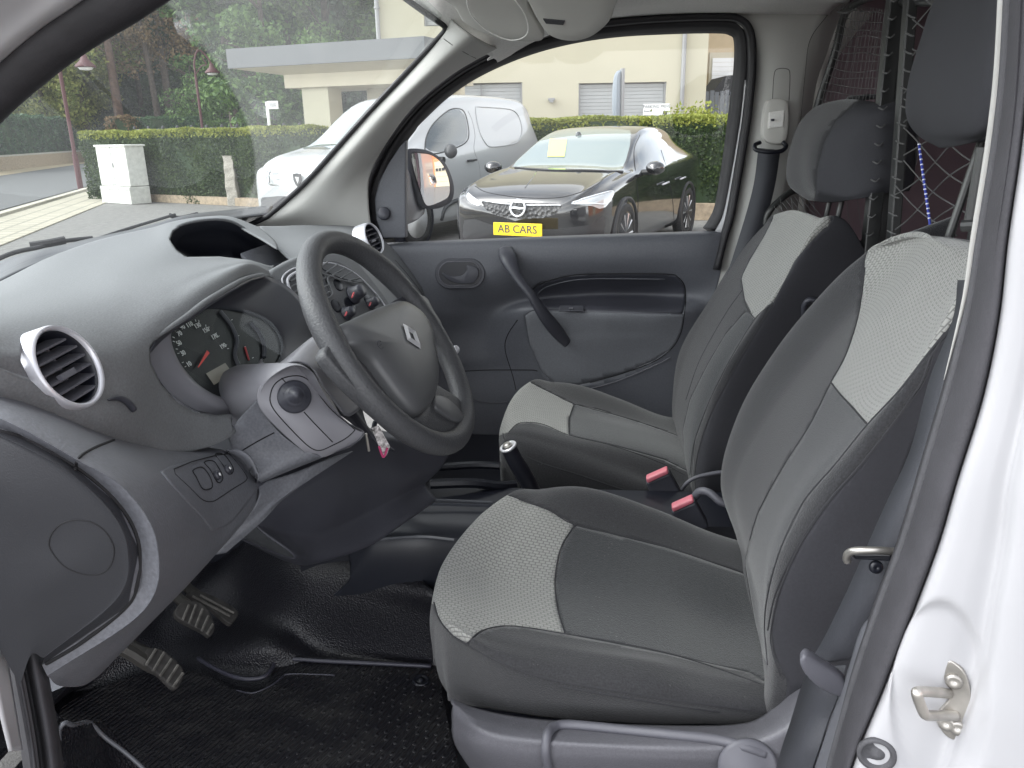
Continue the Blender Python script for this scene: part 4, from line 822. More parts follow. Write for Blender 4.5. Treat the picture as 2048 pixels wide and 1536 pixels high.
rimm = [gz(x, y, zm+.009) for x, y in [(393,1318),(420,1335),(460,1352),(500,1358),(535,1350)]]
M['matrim'] = mat('mat_edge_rubber', (.04, .04, .055), .35)
tube('mat_edge', [gz(x, y, zm+.012) for x, y in [(395,1316),(425,1334),(465,1352),(500,1358),(530,1352),(545,1335),(562,1318),(650,1322),(760,1327),(862,1332)]], .0045, M['matrim'], fmat)
tube('mat_line', [gz(x, y, zm+.0055) for x, y in [(472,1380),(505,1386),(540,1372),(560,1358),(580,1348),(670,1350)]], .0016, M['matrim'], fmat)
link('mat_stud', *lathe([(.018,0),(.018,.003),(.014,.005),(.012,.002),(.006,.002),(.005,.006),(0,.006)], gz(842, 1362, zm+.004), (0, 0, 1), 24), M['black'], fmat)
# pedals
def pedal(name, pix, Y, arm, lab, ribs):
    pd_ = part(name, tuple(p(*np.mean(pix, 0), Y)), label=lab)
    c = np.mean(pix, 0); pl = Plane(p(*c, Y), (.60, -.35, .72), (.3, 1, .2))
    Q = crom(np.array(pix, float), 28, True); plate('pedal_pad', [pl.px(x, y) for x, y in Q], -pl.n*.014, M['pedal'], pd_, bevel=.003, smooth=False)
    r_ = MB()
    for a, b in ribs: r_.tube([pl.px(*a, .001), pl.px(*b, .001)], .0026, 6)
    r_.build('pad_ribs', M['pedalrib'], pd_)
    tube('pedal_arm', [pl.px(*arm[0], -.014), p(*arm[1], Y*1.06), p(*arm[2], Y*1.08)], .010, M['pedalarm'], pd_)
M['pedal'] = mat('pedal_rubber', (.028, .026, .025), .7, nscale=150, bump=.5, var=.5, vscale=60); M['pedalrib'] = mat('dusty_pedal_ribs', (.10, .095, .088), .8, var=.4, vscale=90); M['pedalarm'] = mat('pedal_arm', (.035, .033, .03), .5)
pedal('pedal', [(352,1232),(362,1205),(395,1203),(418,1222),(430,1255),(420,1272),(405,1262)], 1.00, [(380,1215),(340,1180),(300,1120)], 'middle ribbed pedal', [((365,1240),(378,1210)),((378,1247),(392,1210)),((391,1254),(405,1218)),((403,1262),(417,1232)),((414,1268),(426,1248))])
pedal('pedal', [(282,1320),(290,1300),(318,1296),(340,1310),(368,1340),(352,1378),(318,1350)], .90, [(300,1310),(255,1285),(225,1240)], 'lowest ribbed pedal, nearest the sill', [((292,1330),(312,1298)),((306,1342),(328,1305)),((320,1352),(343,1318)),((334,1364),(356,1330)),((346,1374),(366,1346))])
pedal('pedal', [(375,1188),(400,1182),(440,1198),(476,1222),(470,1240),(458,1247),(420,1215)], 1.08, [(400,1195),(370,1170),(330,1120)], 'long smooth pedal on the right', [((385,1192),(460,1232)),((400,1190),(468,1226))])
pl2 = MB(); pl2.tube([p(220,1285,.88),p(260,1305,.89),p(300,1330,.9),p(340,1345,.92)], .012, 8); pl2.build('clutch_bracket', M['pedalarm'], van)
tr = MB(); tr.box(v(-.66,.50,.62), (.05, .02, .26)); tr.build('kick_panel', M['lower'], van)
sill = [[p(85,1395,.60),p(130,1440,.60),p(170,1455,.62),p(200,1440,.66),p(240,1480,.66),p(290,1540,.66)],[p(110,1440,.585),p(125,1480,.585),p(160,1500,.60),p(200,1520,.62),p(240,1560,.63),p(300,1640,.63)],[p(120,1560,.56),p(150,1580,.56),p(180,1600,.57),p(220,1640,.58),p(260,1660,.58),p(330,1700,.6)]]
surface(sill, 30, 40, [], dict(name='sill_trim', mat=M['vinyl']), van, thick=.003)
tube('sill_edge', [p(120,1500,.58),p(118,1462,.585),p(130,1446,.59),(p(145,1450,.60)),p(160,1447,.62),p(180,1446,.64),p(210,1475,.645),p(250,1505,.645),p(290,1540,.645)], .0028, M['edgehighlight'], van)
# ignition key with tag
kt = empty('ignition_key', tuple(p(745, 880, .95)), 'key in the steering column with a pink edged speckled tag dangling from it', 'key')
M['tagp'] = mat('speckled_tag', (.55, .50, .50), .6, var=.9, vscale=160); M['pink'] = mat('pink_leather', (.55, .06, .18), .6)
tg = [p(742,856,.93),p(752,853,.935),p(775,895,.945),p(768,914,.945),p(757,893,.94)]
plate('key_tag', tg, (.004, .003, .001), M['tagp'], kt, bevel=.0008)
tube('tag_edge', [p(758,893,.938),p(767,914,.943),p(775,896,.944)], .0018, M['pink'], kt); MB().tube([p(732,867,.93),p(738,902,.932)], .0022, 8).build('key_blade', M['steel'], kt)
MB().tube([p(750,845,.95),p(747,858,.935)], .004, 8).build('key_head', M['black'], kt)
# ---------------------------------------------------------------- far door (closed)
fdoor = part('passenger_door', tuple(p(1100, 700, 2.05)), label='closed door with its window, seen from inside')
DG = [
 [p(690,492,2.06),p(770,486,2.05),p(850,482,2.05),p(950,478,2.05),p(1050,474,2.05),p(1180,469,2.05),p(1300,465,2.05),p(1400,462,2.05),p(1449,460,2.05)],
 [p(690,500,2.02),p(770,494,2.01),p(850,490,2.01),p(950,486,2.01),p(1050,482,2.01),p(1180,478,2.01),p(1300,474,2.01),p(1400,471,2.01),p(1449,469,2.02)],
 [p(700,540,2.00),p(780,530,2.00),p(860,525,2.00),p(950,522,2.0),p(1050,520,2.0),p(1180,516,2.0),p(1300,514,2.0),p(1400,512,2.0),p(1446,510,2.01)],
 [p(720,590,2.00),p(800,580,2.00),p(870,575,2.00),p(950,570,2.00),p(1040,562,2.02),p(1180,552,2.02),p(1300,550,2.02),p(1390,552,2.01),p(1440,552,2.01)],
 [p(740,640,2.00),p(820,630,2.00),p(890,625,2.02),p(960,620,2.05),p(1045,600,2.06),p(1180,590,2.06),p(1300,590,2.06),p(1375,592,2.03),p(1428,592,2.01)],
 [p(760,680,2.01),p(840,670,2.02),p(900,665,2.05),p(970,660,2.07),p(1045,622,2.02),p(1180,622,1.985),p(1300,624,1.985),p(1370,622,1.99),p(1415,630,2.01)],
 [p(780,730,2.03),p(860,725,2.04),p(920,720,2.06),p(980,715,2.07),p(1060,680,2.04),p(1180,670,2.0),p(1280,670,2.0),p(1350,672,2.01),p(1396,680,2.02)],
 [p(800,770,2.05),p(880,765,2.06),p(940,758,2.07),p(1000,755,2.07),p(1090,745,2.05),p(1180,740,2.03),p(1270,735,2.03),p(1330,740,2.03),p(1378,750,2.03)],
 [p(820,880,2.05),p(900,880,2.05),p(960,880,2.05),p(1020,880,2.05),p(1100,880,2.05),p(1190,880,2.05),p(1270,880,2.05),p(1330,890,2.05),p(1370,900,2.05)]]
ins = [(1062,580),(1085,566),(1130,553),(1180,548),(1330,548),(1355,554),(1369,572),(1371,600),(1366,628),(1180,621),(1085,620)]
pocket = [(1050,632),(1062,622),(1100,622),(1368,630),(1362,665),(1345,695),(1310,720),(1250,745),(1180,765),(1120,778),(1085,745),(1060,690)]
DO = surface(DG, 110, 120, [dict(name='door_insert', mat=M['darkplastic'], poly=ins), dict(name='door_pocket', mat=M['doorfab'], poly=pocket)], dict(name='door_trim', mat=M['door']), fdoor, thick=.004)
dl = list(DO.values()); dm = MB()
groove(dl, [(1062,580),(1085,566),(1130,553),(1180,548),(1330,548),(1355,554),(1369,572),(1371,600),(1368,632),(1362,665),(1345,695),(1310,722),(1250,745),(1180,765)], .0018, M['groove'], 'g', fdoor, mb=dm)
groove(dl, [(930,742),(980,740),(1060,740),(1075,742)], .0016, M['groove'], 'g', fdoor, mb=dm)
groove(dl, [(1035,640),(1015,670),(1010,700),(1025,750),(1032,780)], .0014, M['groove'], 'g', fdoor, mb=dm)
dm.build('trim_gaps', M['groove'], fdoor)
groove(dl, [(1075,588),(1092,574),(1140,561),(1200,557),(1330,558)], .0018, M['door'], 'insert_edge', fdoor, off=.001)
groove(dl, [(1175,779),(1240,760),(1310,730),(1340,715)], .0022, M['trim'], 'sill_edge', fdoor, off=.002)
groove(dl, [(944,798),(960,804),(990,806),(1015,804)], .0022, M['trim'], 'carpet_edge', fdoor, off=.002)
db = bvh_of(dl)
# curved pull handle
hpts = [p(1012,500,1.99),p(1018,520,1.955),p(1036,556,1.93),p(1062,590,1.92),p(1088,630,1.93),p(1112,660,1.955),p(1134,686,1.985)]
sec = np.array([(math.cos(a)*1.0, math.sin(a)*.62) for a in np.linspace(0, 2*math.pi, 16, endpoint=False)])
link('pull_handle', *tube_geo(crom(hpts, 50), crom(np.array([.024,.026,.015,.015,.020,.022,.015])[:, None], 50)[:, 0], 16, sec=sec), M['darkplastic'], fdoor)
# inner release
dpl = Plane(p(920, 547, 1.995), (.05, -1, .12), (1, 0, 0))
s_ = np.linalg.norm(dpl.px(945,547)-dpl.px(895,547))/50
def stadium(cx, cy, w, h, off): 
    c = P2(dpl, cx, cy); out_ = []
    for a in np.linspace(0, 2*math.pi, 44, endpoint=False):
        x = (w/2-h/2)*(1 if math.cos(a) > 0 else -1)+h/2*math.cos(a); out_.append(dpl.xy(c[0]+x*s_, c[1]+h/2*math.sin(a)*s_, off))
    return out_
plate('release_surround', stadium(920,547,100,60,-.002), dpl.n*.007, M['darkplastic'], fdoor, bevel=.002)
plate('release_recess', stadium(920,547,82,45,.002), dpl.n*.0052, M['black'], fdoor)
plate('release_lever', [dpl.px(x, y, .007) for x, y in crom(np.array([(884,545),(895,558),(915,566),(945,566),(957,552),(955,536),(935,530),(934,540),(925,550),(905,552)], float), 36, True)], dpl.n*.008, M['darkplastic'], fdoor, bevel=.003, smooth=True)
tube('release_ring', stadium(920,547,84,47,.006), .0016, M['trim'], fdoor, closed=True, n=60)
wpl2 = Plane(p(1142, 618, 1.985), (0, -.75, .6), (1, 0, 0))
plate('window_switch', [wpl2.px(x, y, .002) for x, y in [(1120,612),(1166,612),(1168,624),(1118,624)]], wpl2.n*.006, M['darkplastic'], fdoor, bevel=.002)
MB().box(wpl2.px(1142, 617, .01), (.012, .006, .006), [wpl2.x, wpl2.y, wpl2.n]).build('switch_rocker', M['trim'], fdoor)
# window frame
def band(name, outer, inner, Yo, Yi, m, par, th=.02, closed=False, n=160):
    A = crom([p(x, y, Yo) for x, y in outer], n); B = crom([p(x, y, Yi) for x, y in inner], n)
    G_ = np.stack([A, A*.66+B*.34, A*.34+B*.66, B]); V_ = G_.reshape(-1, 3)
    F_ = [(r*n+i, r*n+i+1, (r+1)*n+i+1, (r+1)*n+i) for r in range(3) for i in range(n-1)]
    return solid(link(name, V_, F_, m, par), th)
gl = [(812,474),(811,380),(812,280),(826,248),(850,222),(900,178),(960,140),(1040,105),(1130,79),(1230,63),(1330,57),(1430,55),(1462,60),(1477,78),(1476,140),(1466,220),(1456,300),(1446,370),(1436,420),(1422,446),(1400,460)]
fo = [(757,478),(742,440),(738,400),(748,350),(780,285),(835,215),(900,160),(960,122),(1040,86),(1130,60),(1230,46),(1330,38),(1430,35),(1476,40),(1497,66),(1500,130),(1490,220),(1478,300),(1466,370),(1456,420),(1446,446),(1436,462)]
gli = [(812,474),(811,380),(812,280),(826,246),(850,220),(900,176),(960,138),(1040,103),(1130,77),(1230,61),(1330,55),(1430,53),(1464,58),(1480,78),(1479,140),(1469,220),(1459,300),(1449,370),(1439,420),(1425,448),(1415,462)]
band('window_frame', fo, gli, 2.03, 2.07, M['seal'], fdoor, .02)
fo2 = [(740,478),(728,440),(726,400),(736,348),(770,280),(826,208),(892,152),(955,113),(1035,77),(1127,51),(1230,37),(1330,29),(1430,26),(1480,30),(1508,60),(1513,130),(1505,220),(1493,300),(1481,370),(1470,430),(1458,470),(1440,540)]
fo2i = [(750,478),(737,440),(733,400),(743,349),(774,283),(829,212),(895,157),(957,118),(1037,82),(1128,56),(1230,42),(1330,34),(1430,31),(1477,36),(1499,63),(1504,130),(1496,220),(1484,300),(1472,370),(1461,430),(1450,470),(1430,540)]
band('door_opening_seal', fo2, fo2i, 1.985, 2.03, M['seal'], van, .015)
tube('seal_lip', [p(x+2, y+1, 2.02) for x, y in fo2i[1:7]], .0028, M['sealgrey'], van)
band('outer_frame_paint', [(1500,160),(1497,220),(1486,300),(1474,370),(1464,430),(1452,470)], [(1486,160),(1482,220),(1471,300),(1459,370),(1446,430),(1430,462)], 2.025, 2.03, M['white'], fdoor, .004, n=30)
M['dglass'] = film_glass('door_glass', amounts=(.015,), tint=(.95, .97, .96), gl=.7)
gp = [p(x, y, 2.08) for x, y in gl]; link('door_window_glass', gp, [tuple(range(len(gp)))], M['dglass'], fdoor, smooth=False)
# mirror triangle
mt = [(812,476),(811,380),(812,280),(800,292),(775,330),(757,365),(749,400),(752,440),(766,476)]
plate('mirror_corner_cover', [p(x, y, 2.00) for x, y in mt], (0, .03, 0), M['door'], fdoor, bevel=.004)
link('mirror_adjuster', *lathe([(.020,0),(.019,.006),(.016,.009),(0,.010)], p(768, 427, 1.995), (.1, -1, .1), 28), M['darkplastic'], fdoor)
# outside mirror
mh = part('door_mirror', tuple(p(862, 360, 2.3)), par=van, label='black outside mirror on the far door')
mo_ = [(813,302),(830,297),(858,302),(885,320),(900,345),(908,375),(905,398),(890,412),(868,418),(850,416),(838,400),(826,365),(817,335)]
mi_ = [(823,309),(842,307),(862,311),(880,325),(892,347),(898,372),(896,392),(882,402),(858,411),(848,405),(838,378),(828,345)]
mc = p(862, 360, 2.30); mn = unit([.74, -.66, .02]); mpl = Plane(mc, mn, (1, 0, 0))
O_ = [mpl.px(x, y) for x, y in crom(np.array(mo_, float), 50, True)]; I_ = [mpl.px(x, y, -.003) for x, y in crom(np.array(mi_, float), 50, True)]
oc_ = np.mean(O_, 0); B1 = [q*.93+oc_*.07-mn*.05 for q in O_]; B2 = [q*.6+oc_*.4-mn*.10 for q in O_]
Vm = np.array(I_+O_+B1+B2); Fm = [(r*50+i, r*50+(i+1) % 50, (r+1)*50+(i+1) % 50, (r+1)*50+i) for r in range(3) for i in range(50)]+[tuple(range(150, 200))]
link('mirror_housing', Vm, Fm, M['darkplastic'], mh); link('mirror_glass', I_, [tuple(range(50))], M['mirrorglass'], mh, smooth=False)
foot = [[p(812,330,2.2),p(826,365,2.27),p(838,400,2.3),p(850,416,2.3)],[p(812,400,2.17),p(824,405,2.22),p(836,415,2.27),p(850,420,2.3)],[p(812,450,2.15),p(822,446,2.2),p(834,440,2.24),p(848,428,2.3)]]
surface(foot, 16, 16, [], dict(name='mirror_foot', mat=M['darkplastic']), mh, thick=.03)
# ---------------------------------------------------------------- pillars and headliner
AP = [
 [p(500,452,1.94),p(560,455,1.95),p(620,458,1.96),p(690,464,1.97),p(745,470,1.975)],
 [p(545,428,1.93),p(590,425,1.92),p(640,420,1.93),p(690,415,1.95),p(738,415,1.975)],
 [p(610,368,1.92),p(645,368,1.91),p(680,362,1.92),p(712,360,1.95),p(740,350,1.975)],
 [p(672,300,1.91),p(700,305,1.89),p(728,305,1.91),p(755,300,1.95),p(775,283,1.975)],
 [p(740,223,1.89),p(765,232,1.87),p(790,232,1.89),p(812,225,1.94),p(830,210,1.975)],
 [p(810,150,1.87),p(835,165,1.84),p(855,170,1.87),p(875,168,1.92),p(896,155,1.975)],
 [p(885,70,1.83),p(905,100,1.81),p(925,115,1.85),p(942,120,1.91),p(958,117,1.975)],
 [p(900,40,1.80),p(940,70,1.79),p(965,85,1.84),p(985,95,1.90),p(1000,98,1.975)]]
APs = surface(AP, 70, 40, [], dict(name='pillar_trim', mat=M['pillar']), van, thick=.006)['pillar_trim']
groove([APs], [(888,78),(905,90),(935,108),(968,124)], .0012, M['gapgrey'], 'trim_joint', van, off=.0005)
fr = [p(x, y, Y) for x, y, Y in [(470,462,1.95),(525,438,1.935),(545,425,1.93),(610,366,1.915),(672,298,1.905),(740,221,1.885),(810,148,1.865),(872,82,1.84),(889,62,1.83),(888,52,1.82),(872,40,1.80),(840,18,1.76),(800,-12,1.72),(760,-50,1.66)]]
tube('windscreen_border', fr, .0075, M['seal'], van, n=90)
lbr = [p(-200,690,1.0), p(0,532,1.15), p(80,500,1.3), p(160,482,1.42), p(300,455,1.62), p(420,436,1.84), p(525,436,1.95)]
HL = [
 [v(-.35,.45,1.63),v(-.05,.45,1.67),v(.3,.45,1.68),v(.7,.45,1.68)],
 [v(-.42,1.1,1.66),v(-.1,1.1,1.70),v(.3,1.1,1.70),v(.7,1.1,1.70)],
 [p(780,-60,1.66),p(1100,-60,1.66),p(1400,-50,1.66),p(1720,-60,1.66)],
 [p(830,8,1.76),p(1080,5,1.76),p(1380,0,1.78),p(1700,0,1.80)],
 [p(893,62,1.84),p(1060,50,1.86),p(1340,12,1.90),p(1680,8,1.92)],
 [p(985,115,1.975),p(1120,53,1.975),p(1340,26,1.975),p(1660,26,1.975)],
 [p(995,125,2.03),p(1125,62,2.03),p(1340,34,2.03),p(1660,32,2.03)]]
HLo = surface(HL, 60, 60, [], dict(name='headliner', mat=M['liner']), van, thick=.012)['headliner']
edge = [[p(893,62,1.84),p(930,80,1.88),p(960,96,1.92),p(985,108,1.96),p(975,122,1.975)],[p(900,40,1.82),p(960,70,1.88),p(1020,80,1.92),p(1060,82,1.95),p(1040,95,1.975)],[p(880,20,1.78),p(960,30,1.80),p(1050,50,1.86),p(1130,50,1.93),p(1128,58,1.975)]]
surface(edge, 20, 20, [], dict(name='headliner_corner', mat=M['liner']), van, thick=.006)
# sun visor and overhead console
def soft_panel(name, pix, Y, dY, m, par, edge_=.006, th=.02, lab=None):
    Q = [p(x, y, Y(x, y) if callable(Y) else Y) for x, y in crom(np.array(pix, float), 48, True)]
    Q = np.array(Q); c = Q.mean(0); n_ = unit(np.cross(Q[12]-Q[0], Q[24]-Q[0])); n_ = n_ if n_@(c-CAM) < 0 else -n_
    rings = [(1.0, -th), (1.0, -edge_), (.985, -.001), (.95, .001), (.6, .0015), (0.0, .0015)]
    V_ = np.concatenate([c+(Q-c)*s+n_*h for s, h in rings]); F_ = [(r*48+i, r*48+(i+1) % 48, (r+1)*48+(i+1) % 48, (r+1)*48+i) for r in range(5) for i in range(48)]+[tuple(range(48))]
    return link(name, V_, F_, m, par, label=lab), n_, c
vis, vn_, _ = soft_panel('sun_visor', [(840,-40),(905,12),(930,48),(990,75),(1050,84),(1086,80),(1078,55),(1055,15),(1040,-40)], lambda x, y: 1.70+.10*(y/90), 0, M['visor'], van)
vpl = Plane(p(1000, 30, 1.715), vn_, (1, 0, 0))
tube('visor_recess_edge', [vpl.px(x, y, .004) for x, y in [(930,-20),(940,25),(970,58),(1010,78),(1040,78),(1056,62),(1050,30),(1030,0)]], .0016, M['liner'], vis)
co, cn2, _ = soft_panel('overhead_console', [(1045,-40),(1060,10),(1078,45),(1100,72),(1140,83),(1180,75),(1215,48),(1228,20),(1232,-40)], lambda x, y: 1.68+.10*(y/90), 0, M['visor'], van)
cpl2 = Plane(p(1110, 42, 1.73), cn2, (1, 0, 0))
plate('console_latch', [cpl2.px(x, y, .004) for x, y in [(1086,36),(1130,40),(1127,48),(1092,45)]], cpl2.n*.004, M['sealgrey'], co, bevel=.001)
# far B pillar
BP = [
 [p(1430,10,2.02),p(1490,14,2.01),p(1560,10,2.0),p(1620,6,2.0),p(1655,4,2.0),p(1700,2,2.05)],
 [p(1503,80,2.02),p(1520,90,2.0),p(1560,80,1.985),p(1610,70,1.99),p(1630,90,2.0),p(1670,90,2.05)],
 [p(1505,160,2.02),p(1520,170,2.0),p(1550,170,1.98),p(1592,170,1.985),p(1612,170,2.0),p(1640,170,2.05)],
 [p(1494,260,2.02),p(1508,260,2.0),p(1540,260,1.98),p(1585,260,1.985),p(1600,260,2.0),p(1625,260,2.05)],
 [p(1478,360,2.02),p(1492,360,2.0),p(1525,360,1.98),p(1565,360,1.985),p(1580,360,2.0),p(1610,360,2.05)],
 [p(1458,460,2.02),p(1470,460,2.0),p(1500,460,1.98),p(1545,460,1.985),p(1565,460,2.0),p(1600,460,2.05)],
 [p(1420,620,2.02),p(1440,620,2.0),p(1480,620,1.98),p(1530,620,1.985),p(1560,620,2.0),p(1600,620,2.05)],
 [p(1380,800,2.02),p(1400,800,2.0),p(1450,800,1.98),p(1500,800,1.985),p(1560,800,2.0),p(1600,800,2.05)]]
BPs = surface(BP, 60, 50, [], dict(name='door_pillar_trim', mat=M['pillar']), van, thick=.006)['door_pillar_trim']
for q in ([(1545,200),(1548,150),(1555,138),(1575,138),(1580,150),(1578,200)], [(1655,30),(1620,80),(1610,150),(1600,250),(1588,330)]): groove([BPs], q, .0011, M['gapgrey'], 'trim_joint', van)
bvp = bvh_of([BPs])
adj = part('belt_height_adjuster', tuple(p(1552, 245, 1.95)))
soft_panel('adjuster_slider', [(1534,205),(1545,198),(1565,198),(1576,207),(1578,245),(1572,280),(1558,288),(1536,285),(1526,270),(1527,235)], 1.95, 0, M['visor'], adj, edge_=.008, th=.03)
apl = Plane(p(1550, 240, 1.945), (0, -1, .05), (1, 0, 0))
plate('slider_button', [apl.px(x, y, .0) for x, y in [(1538,224),(1570,220),(1567,254),(1536,258)]], (0, .012, 0), M['liner'], adj, bevel=.003)
MB().box(apl.px(1545, 240, .003), (.008, .010, .006)).build('button_mark', M['darkplastic'], adj)
belt = part('far_seat_belt', tuple(p(1520, 300, 1.94))); belt.name = 'seat_belt'
tube('belt_guide_ring', [p(1520,285,1.95),p(1510,290,1.94),p(1513,300,1.93),p(1540,304,1.925),p(1563,302,1.93),p(1572,293,1.94),p(1566,284,1.95)], .006, M['black'], belt)
def strap(name, L_, R_, th, par, lab=None):
    A = crom(L_, 40); B = crom(R_, 40); V_ = np.concatenate([A, B]); F_ = [(i, i+1, 41+i, 40+i) for i in range(39)]
    o = link(name, V_, F_, M['strap'], par, uv=None, label=lab); return solid(o, th)
strap('belt_webbing', [p(1517,296,1.93),p(1505,380,1.90),p(1470,500,1.86),p(1437,600,1.85),p(1400,720,1.87),p(1370,830,1.9)], [p(1561,300,1.93),p(1548,380,1.90),p(1515,500,1.86),p(1475,600,1.85),p(1430,720,1.87),p(1400,830,1.9)], .002, belt)
# cargo opening trim behind the pillar, with latch plate
CP = [[p(1690,15,2.04),p(1650,60,2.04),p(1625,110,2.04),p(1618,200,2.04),p(1605,300,2.04),p(1590,420,2.04),p(1575,560,2.04)],
      [p(1720,20,2.04),p(1680,75,2.04),p(1650,130,2.04),p(1640,200,2.04),p(1622,240,2.04),p(1610,420,2.04),p(1600,560,2.04)],
      [p(1760,30,2.10),p(1700,100,2.10),p(1664,160,2.10),p(1650,220,2.10),p(1630,260,2.10),p(1620,420,2.10),p(1610,560,2.10)]]
surface(CP, 12, 60, [], dict(name='cargo_opening_trim', mat=M['visor']), van, thick=.006)
plate('latch_plate', [p(1604,183,2.035),p(1616,183,2.035),p(1612,212,2.035),p(1601,212,2.035)], (0, .01, 0), M['groove'], van)
link('grommet', *lathe([(.022,0),(.020,.006),(0,.008)], p(1608, 243, 2.03), (0, -1, 0), 20), M['darkplastic'], van)
# ---------------------------------------------------------------- partition of bars and cord net
par_ = part('cargo_partition', tuple(p(1780, 300, 1.6)))
def bar(name, a, b, w, d_):
    a = np.asarray(a); b = np.asarray(b); t = unit(b-a); x = unit(np.cross(t, [0, 0, 1.0]) if abs(t[2]) < .9 else np.cross(t, [0, 1.0, 0])); y = np.cross(t, x)
    x = unit(np.array([0, 1.0, 0])-t*t[1]); y = np.cross(t, x)
    o = MB().box((a+b)/2, (w, d_, np.linalg.norm(b-a)), [x, y, t]).build(name, M['bar'], par_); return bev(o, .003)
bar('upright_bar', p(1797, -60, 1.55), p(1728, 600, 1.50), .030, .030)
bar('upright_bar', p(1825, -60, 1.46), p(1780, 560, 1.42), .028, .020)
bar('upright_bar', p(1812, -60, 1.62), p(1752, 560, 1.58), .02, .02)
tube('frame_tube', [p(1800,-25,1.6),p(1735,-4,1.75),p(1700,16,1.84),p(1685,40,1.88),p(1674,90,1.9),p(1655,150,1.91),p(1640,195,1.92),p(1631,225,1.92)], .010, M['bar'], par_)
tube('frame_tube', [p(1630,225,1.92),p(1625,300,1.92),p(1612,370,1.92),p(1580,385,1.9),p(1548,412,1.88),p(1532,440,1.88),p(1528,500,1.88)], .009, M['bar'], par_)
tube('frame_tube', [p(2020,-20,1.1),p(1900,0,1.3),p(1800,4,1.55)], .009, M['bar'], par_)
bar('upright_bar', p(1985,300,1.0), p(1925,560,1.0), .012, .012)
net = MB()
def netpt(x, y): return p(x, y, 1.40-.40*(x-1775)/200)
th_ = lambda y: 1825-.092*(y)
# diamond mesh between the bars
for k in range(-11, 12):
    for sgn in (1, -1):
        pts = []
        for t in np.linspace(0, 1, 14):
            x = 1790+t*230; y = (k*62 if sgn > 0 else k*62+20)+sgn*t*200+8*math.sin(t*9+k)
            if x < th_(y)-2 or y > 475 or y < -60 or x > 1995: continue
            pts.append(netpt(x, y))
        if len(pts) > 3: net.tube(pts, .0013, 5, n=2*len(pts))
for i in range(14):                                                # cord lashed round the bars
    y = -5+i*36; x = th_(y)
    net.tube([netpt(x-8, y-2), netpt(x+1, y+3), netpt(x+9, y+5)], (.0016), 5)
    x2 = 1790-.1045*y; net.tube([p(x2-11, y+4, 1.50), p(x2-2, y+8, 1.485), p(x2+6, y+2, 1.49)], .0016, 6)
# fine mesh on the far half
rs = random.Random(3)
for i in range(15):
    t = i/14; net.tube([p(1690+80*t, 8+10*t, 1.84-.25*t), p(1668+90*t+rs.uniform(-3,3), 110+rs.uniform(-6,6), 1.87-.28*t), p(1648+100*t, 190+rs.uniform(-6,6), 1.88-.3*t), p(1636+104*t, 232, 1.88-.3*t)], .0007, 4)
for j in range(14):
    y = 15+j*16.5; x0 = 1686-.25*y; net.tube([p(x0, y, 1.88), p(x0+30, y+8+rs.uniform(-4,4), 1.82), p(x0+65, y+10+rs.uniform(-4,4), 1.72), p(1776-.1*y, y+rs.uniform(8,16), 1.62)], .0007, 4)
for j in range(9):
    y = 250+j*28; x = 1790-.1045*y; net.tube([p(x-12, y-22, 1.6), p(x-5, y, 1.55), p(x, y+6, 1.52)], .0009, 4)
for j in range(8): net.tube([p(1548+8*j, 412-4*j, 1.87), p(1560+14*j, 430+3*j, 1.84), p(1600+12*j, 470, 1.8)], .0009, 4)
for j in range(8):
    x = 1560+22*j; net.tube([p(x, 395, 1.84-.02*j), p(x+10, 470, 1.82-.02*j)], .0009, 4)
for j in range(5): net.tube([p(1712-j*4, 18+j*2, 1.8), p(1700-j*6, 12+j*3, 1.86)], .003, 5)
net.build('cord_net', M['cord'], par_)
# blue and white elastic cord
M['bluecord'] = mat('blue_braided_cord', (.03, .05, .35), .6); M['whitecord'] = mat('white_cord_fleck', (.75, .75, .85), .6)
ec_ = tag(tube('elastic_cord', [p(1838,288,1.22),p(1845,340,1.2),p(1852,390,1.19),p(1859,440,1.18),p(1862,480,1.17)], .0022, M['bluecord']), 'thin blue and white flecked cord hanging on the net between the seats', 'cord')
wm = MB(); cc_ = crom([p(1838,288,1.22),p(1845,340,1.2),p(1852,390,1.19),p(1859,440,1.18)], 32)
for i in range(0, 31, 2): wm.tube([cc_[i], cc_[i]*.5+cc_[i+1]*.5], .0026, 6)
wm.build('cord_flecks', M['whitecord'], ec_)
# ---------------------------------------------------------------- near door pillar, seal, painted jamb
sl_ = [(2014,-40),(2003,150),(1985,300),(1955,480),(1935,600),(1895,760),(1848,920),(1800,1080),(1755,1200),(1705,1350),(1655,1536),(1620,1700)]
sr_ = [(2066,-40),(2057,150),(2042,300),(2016,480),(1998,640),(1965,800),(1915,960),(1880,1080),(1838,1195),(1770,1370),(1703,1536),(1660,1700)]
def mid(a, b, t): return [(x1+(x2-x1)*t, y1+(y2-y1)*t) for (x1, y1), (x2, y2) in zip(a, b)]
SG = [[p(x, y, .56) for x, y in sl_], [p(x, y, .53) for x, y in mid(sl_, sr_, .06)], [p(x, y, .505) for x, y in mid(sl_, sr_, .3)], [p(x, y, .49) for x, y in mid(sl_, sr_, .62)], [p(x, y, .485) for x, y in mid(sl_, sr_, .9)], [p(x, y, .49) for x, y in sr_]]
SG[0] = [p(x-6, y, .60) for x, y in sl_]
M['sealband'] = mat('velvet_seal_band', (.042, .041, .047), .75, nscale=600, bump=.5, var=.12, vscale=30)
surface(SG, 24, 120, [], dict(name='door_seal', mat=M['sealband']), van, thick=.006)
tube('seal_bead', [p(x, y, .52) for x, y in mid(sl_, sr_, .12)], .0040, M['sealgrey'], van, n=80)
tube('cream_trim_edge', [p(x-7, y, .565) for x, y in sl_[:6]], [.0035,.0035,.0035,.003,.0018,.0004], M['pillar'], van, n=60)
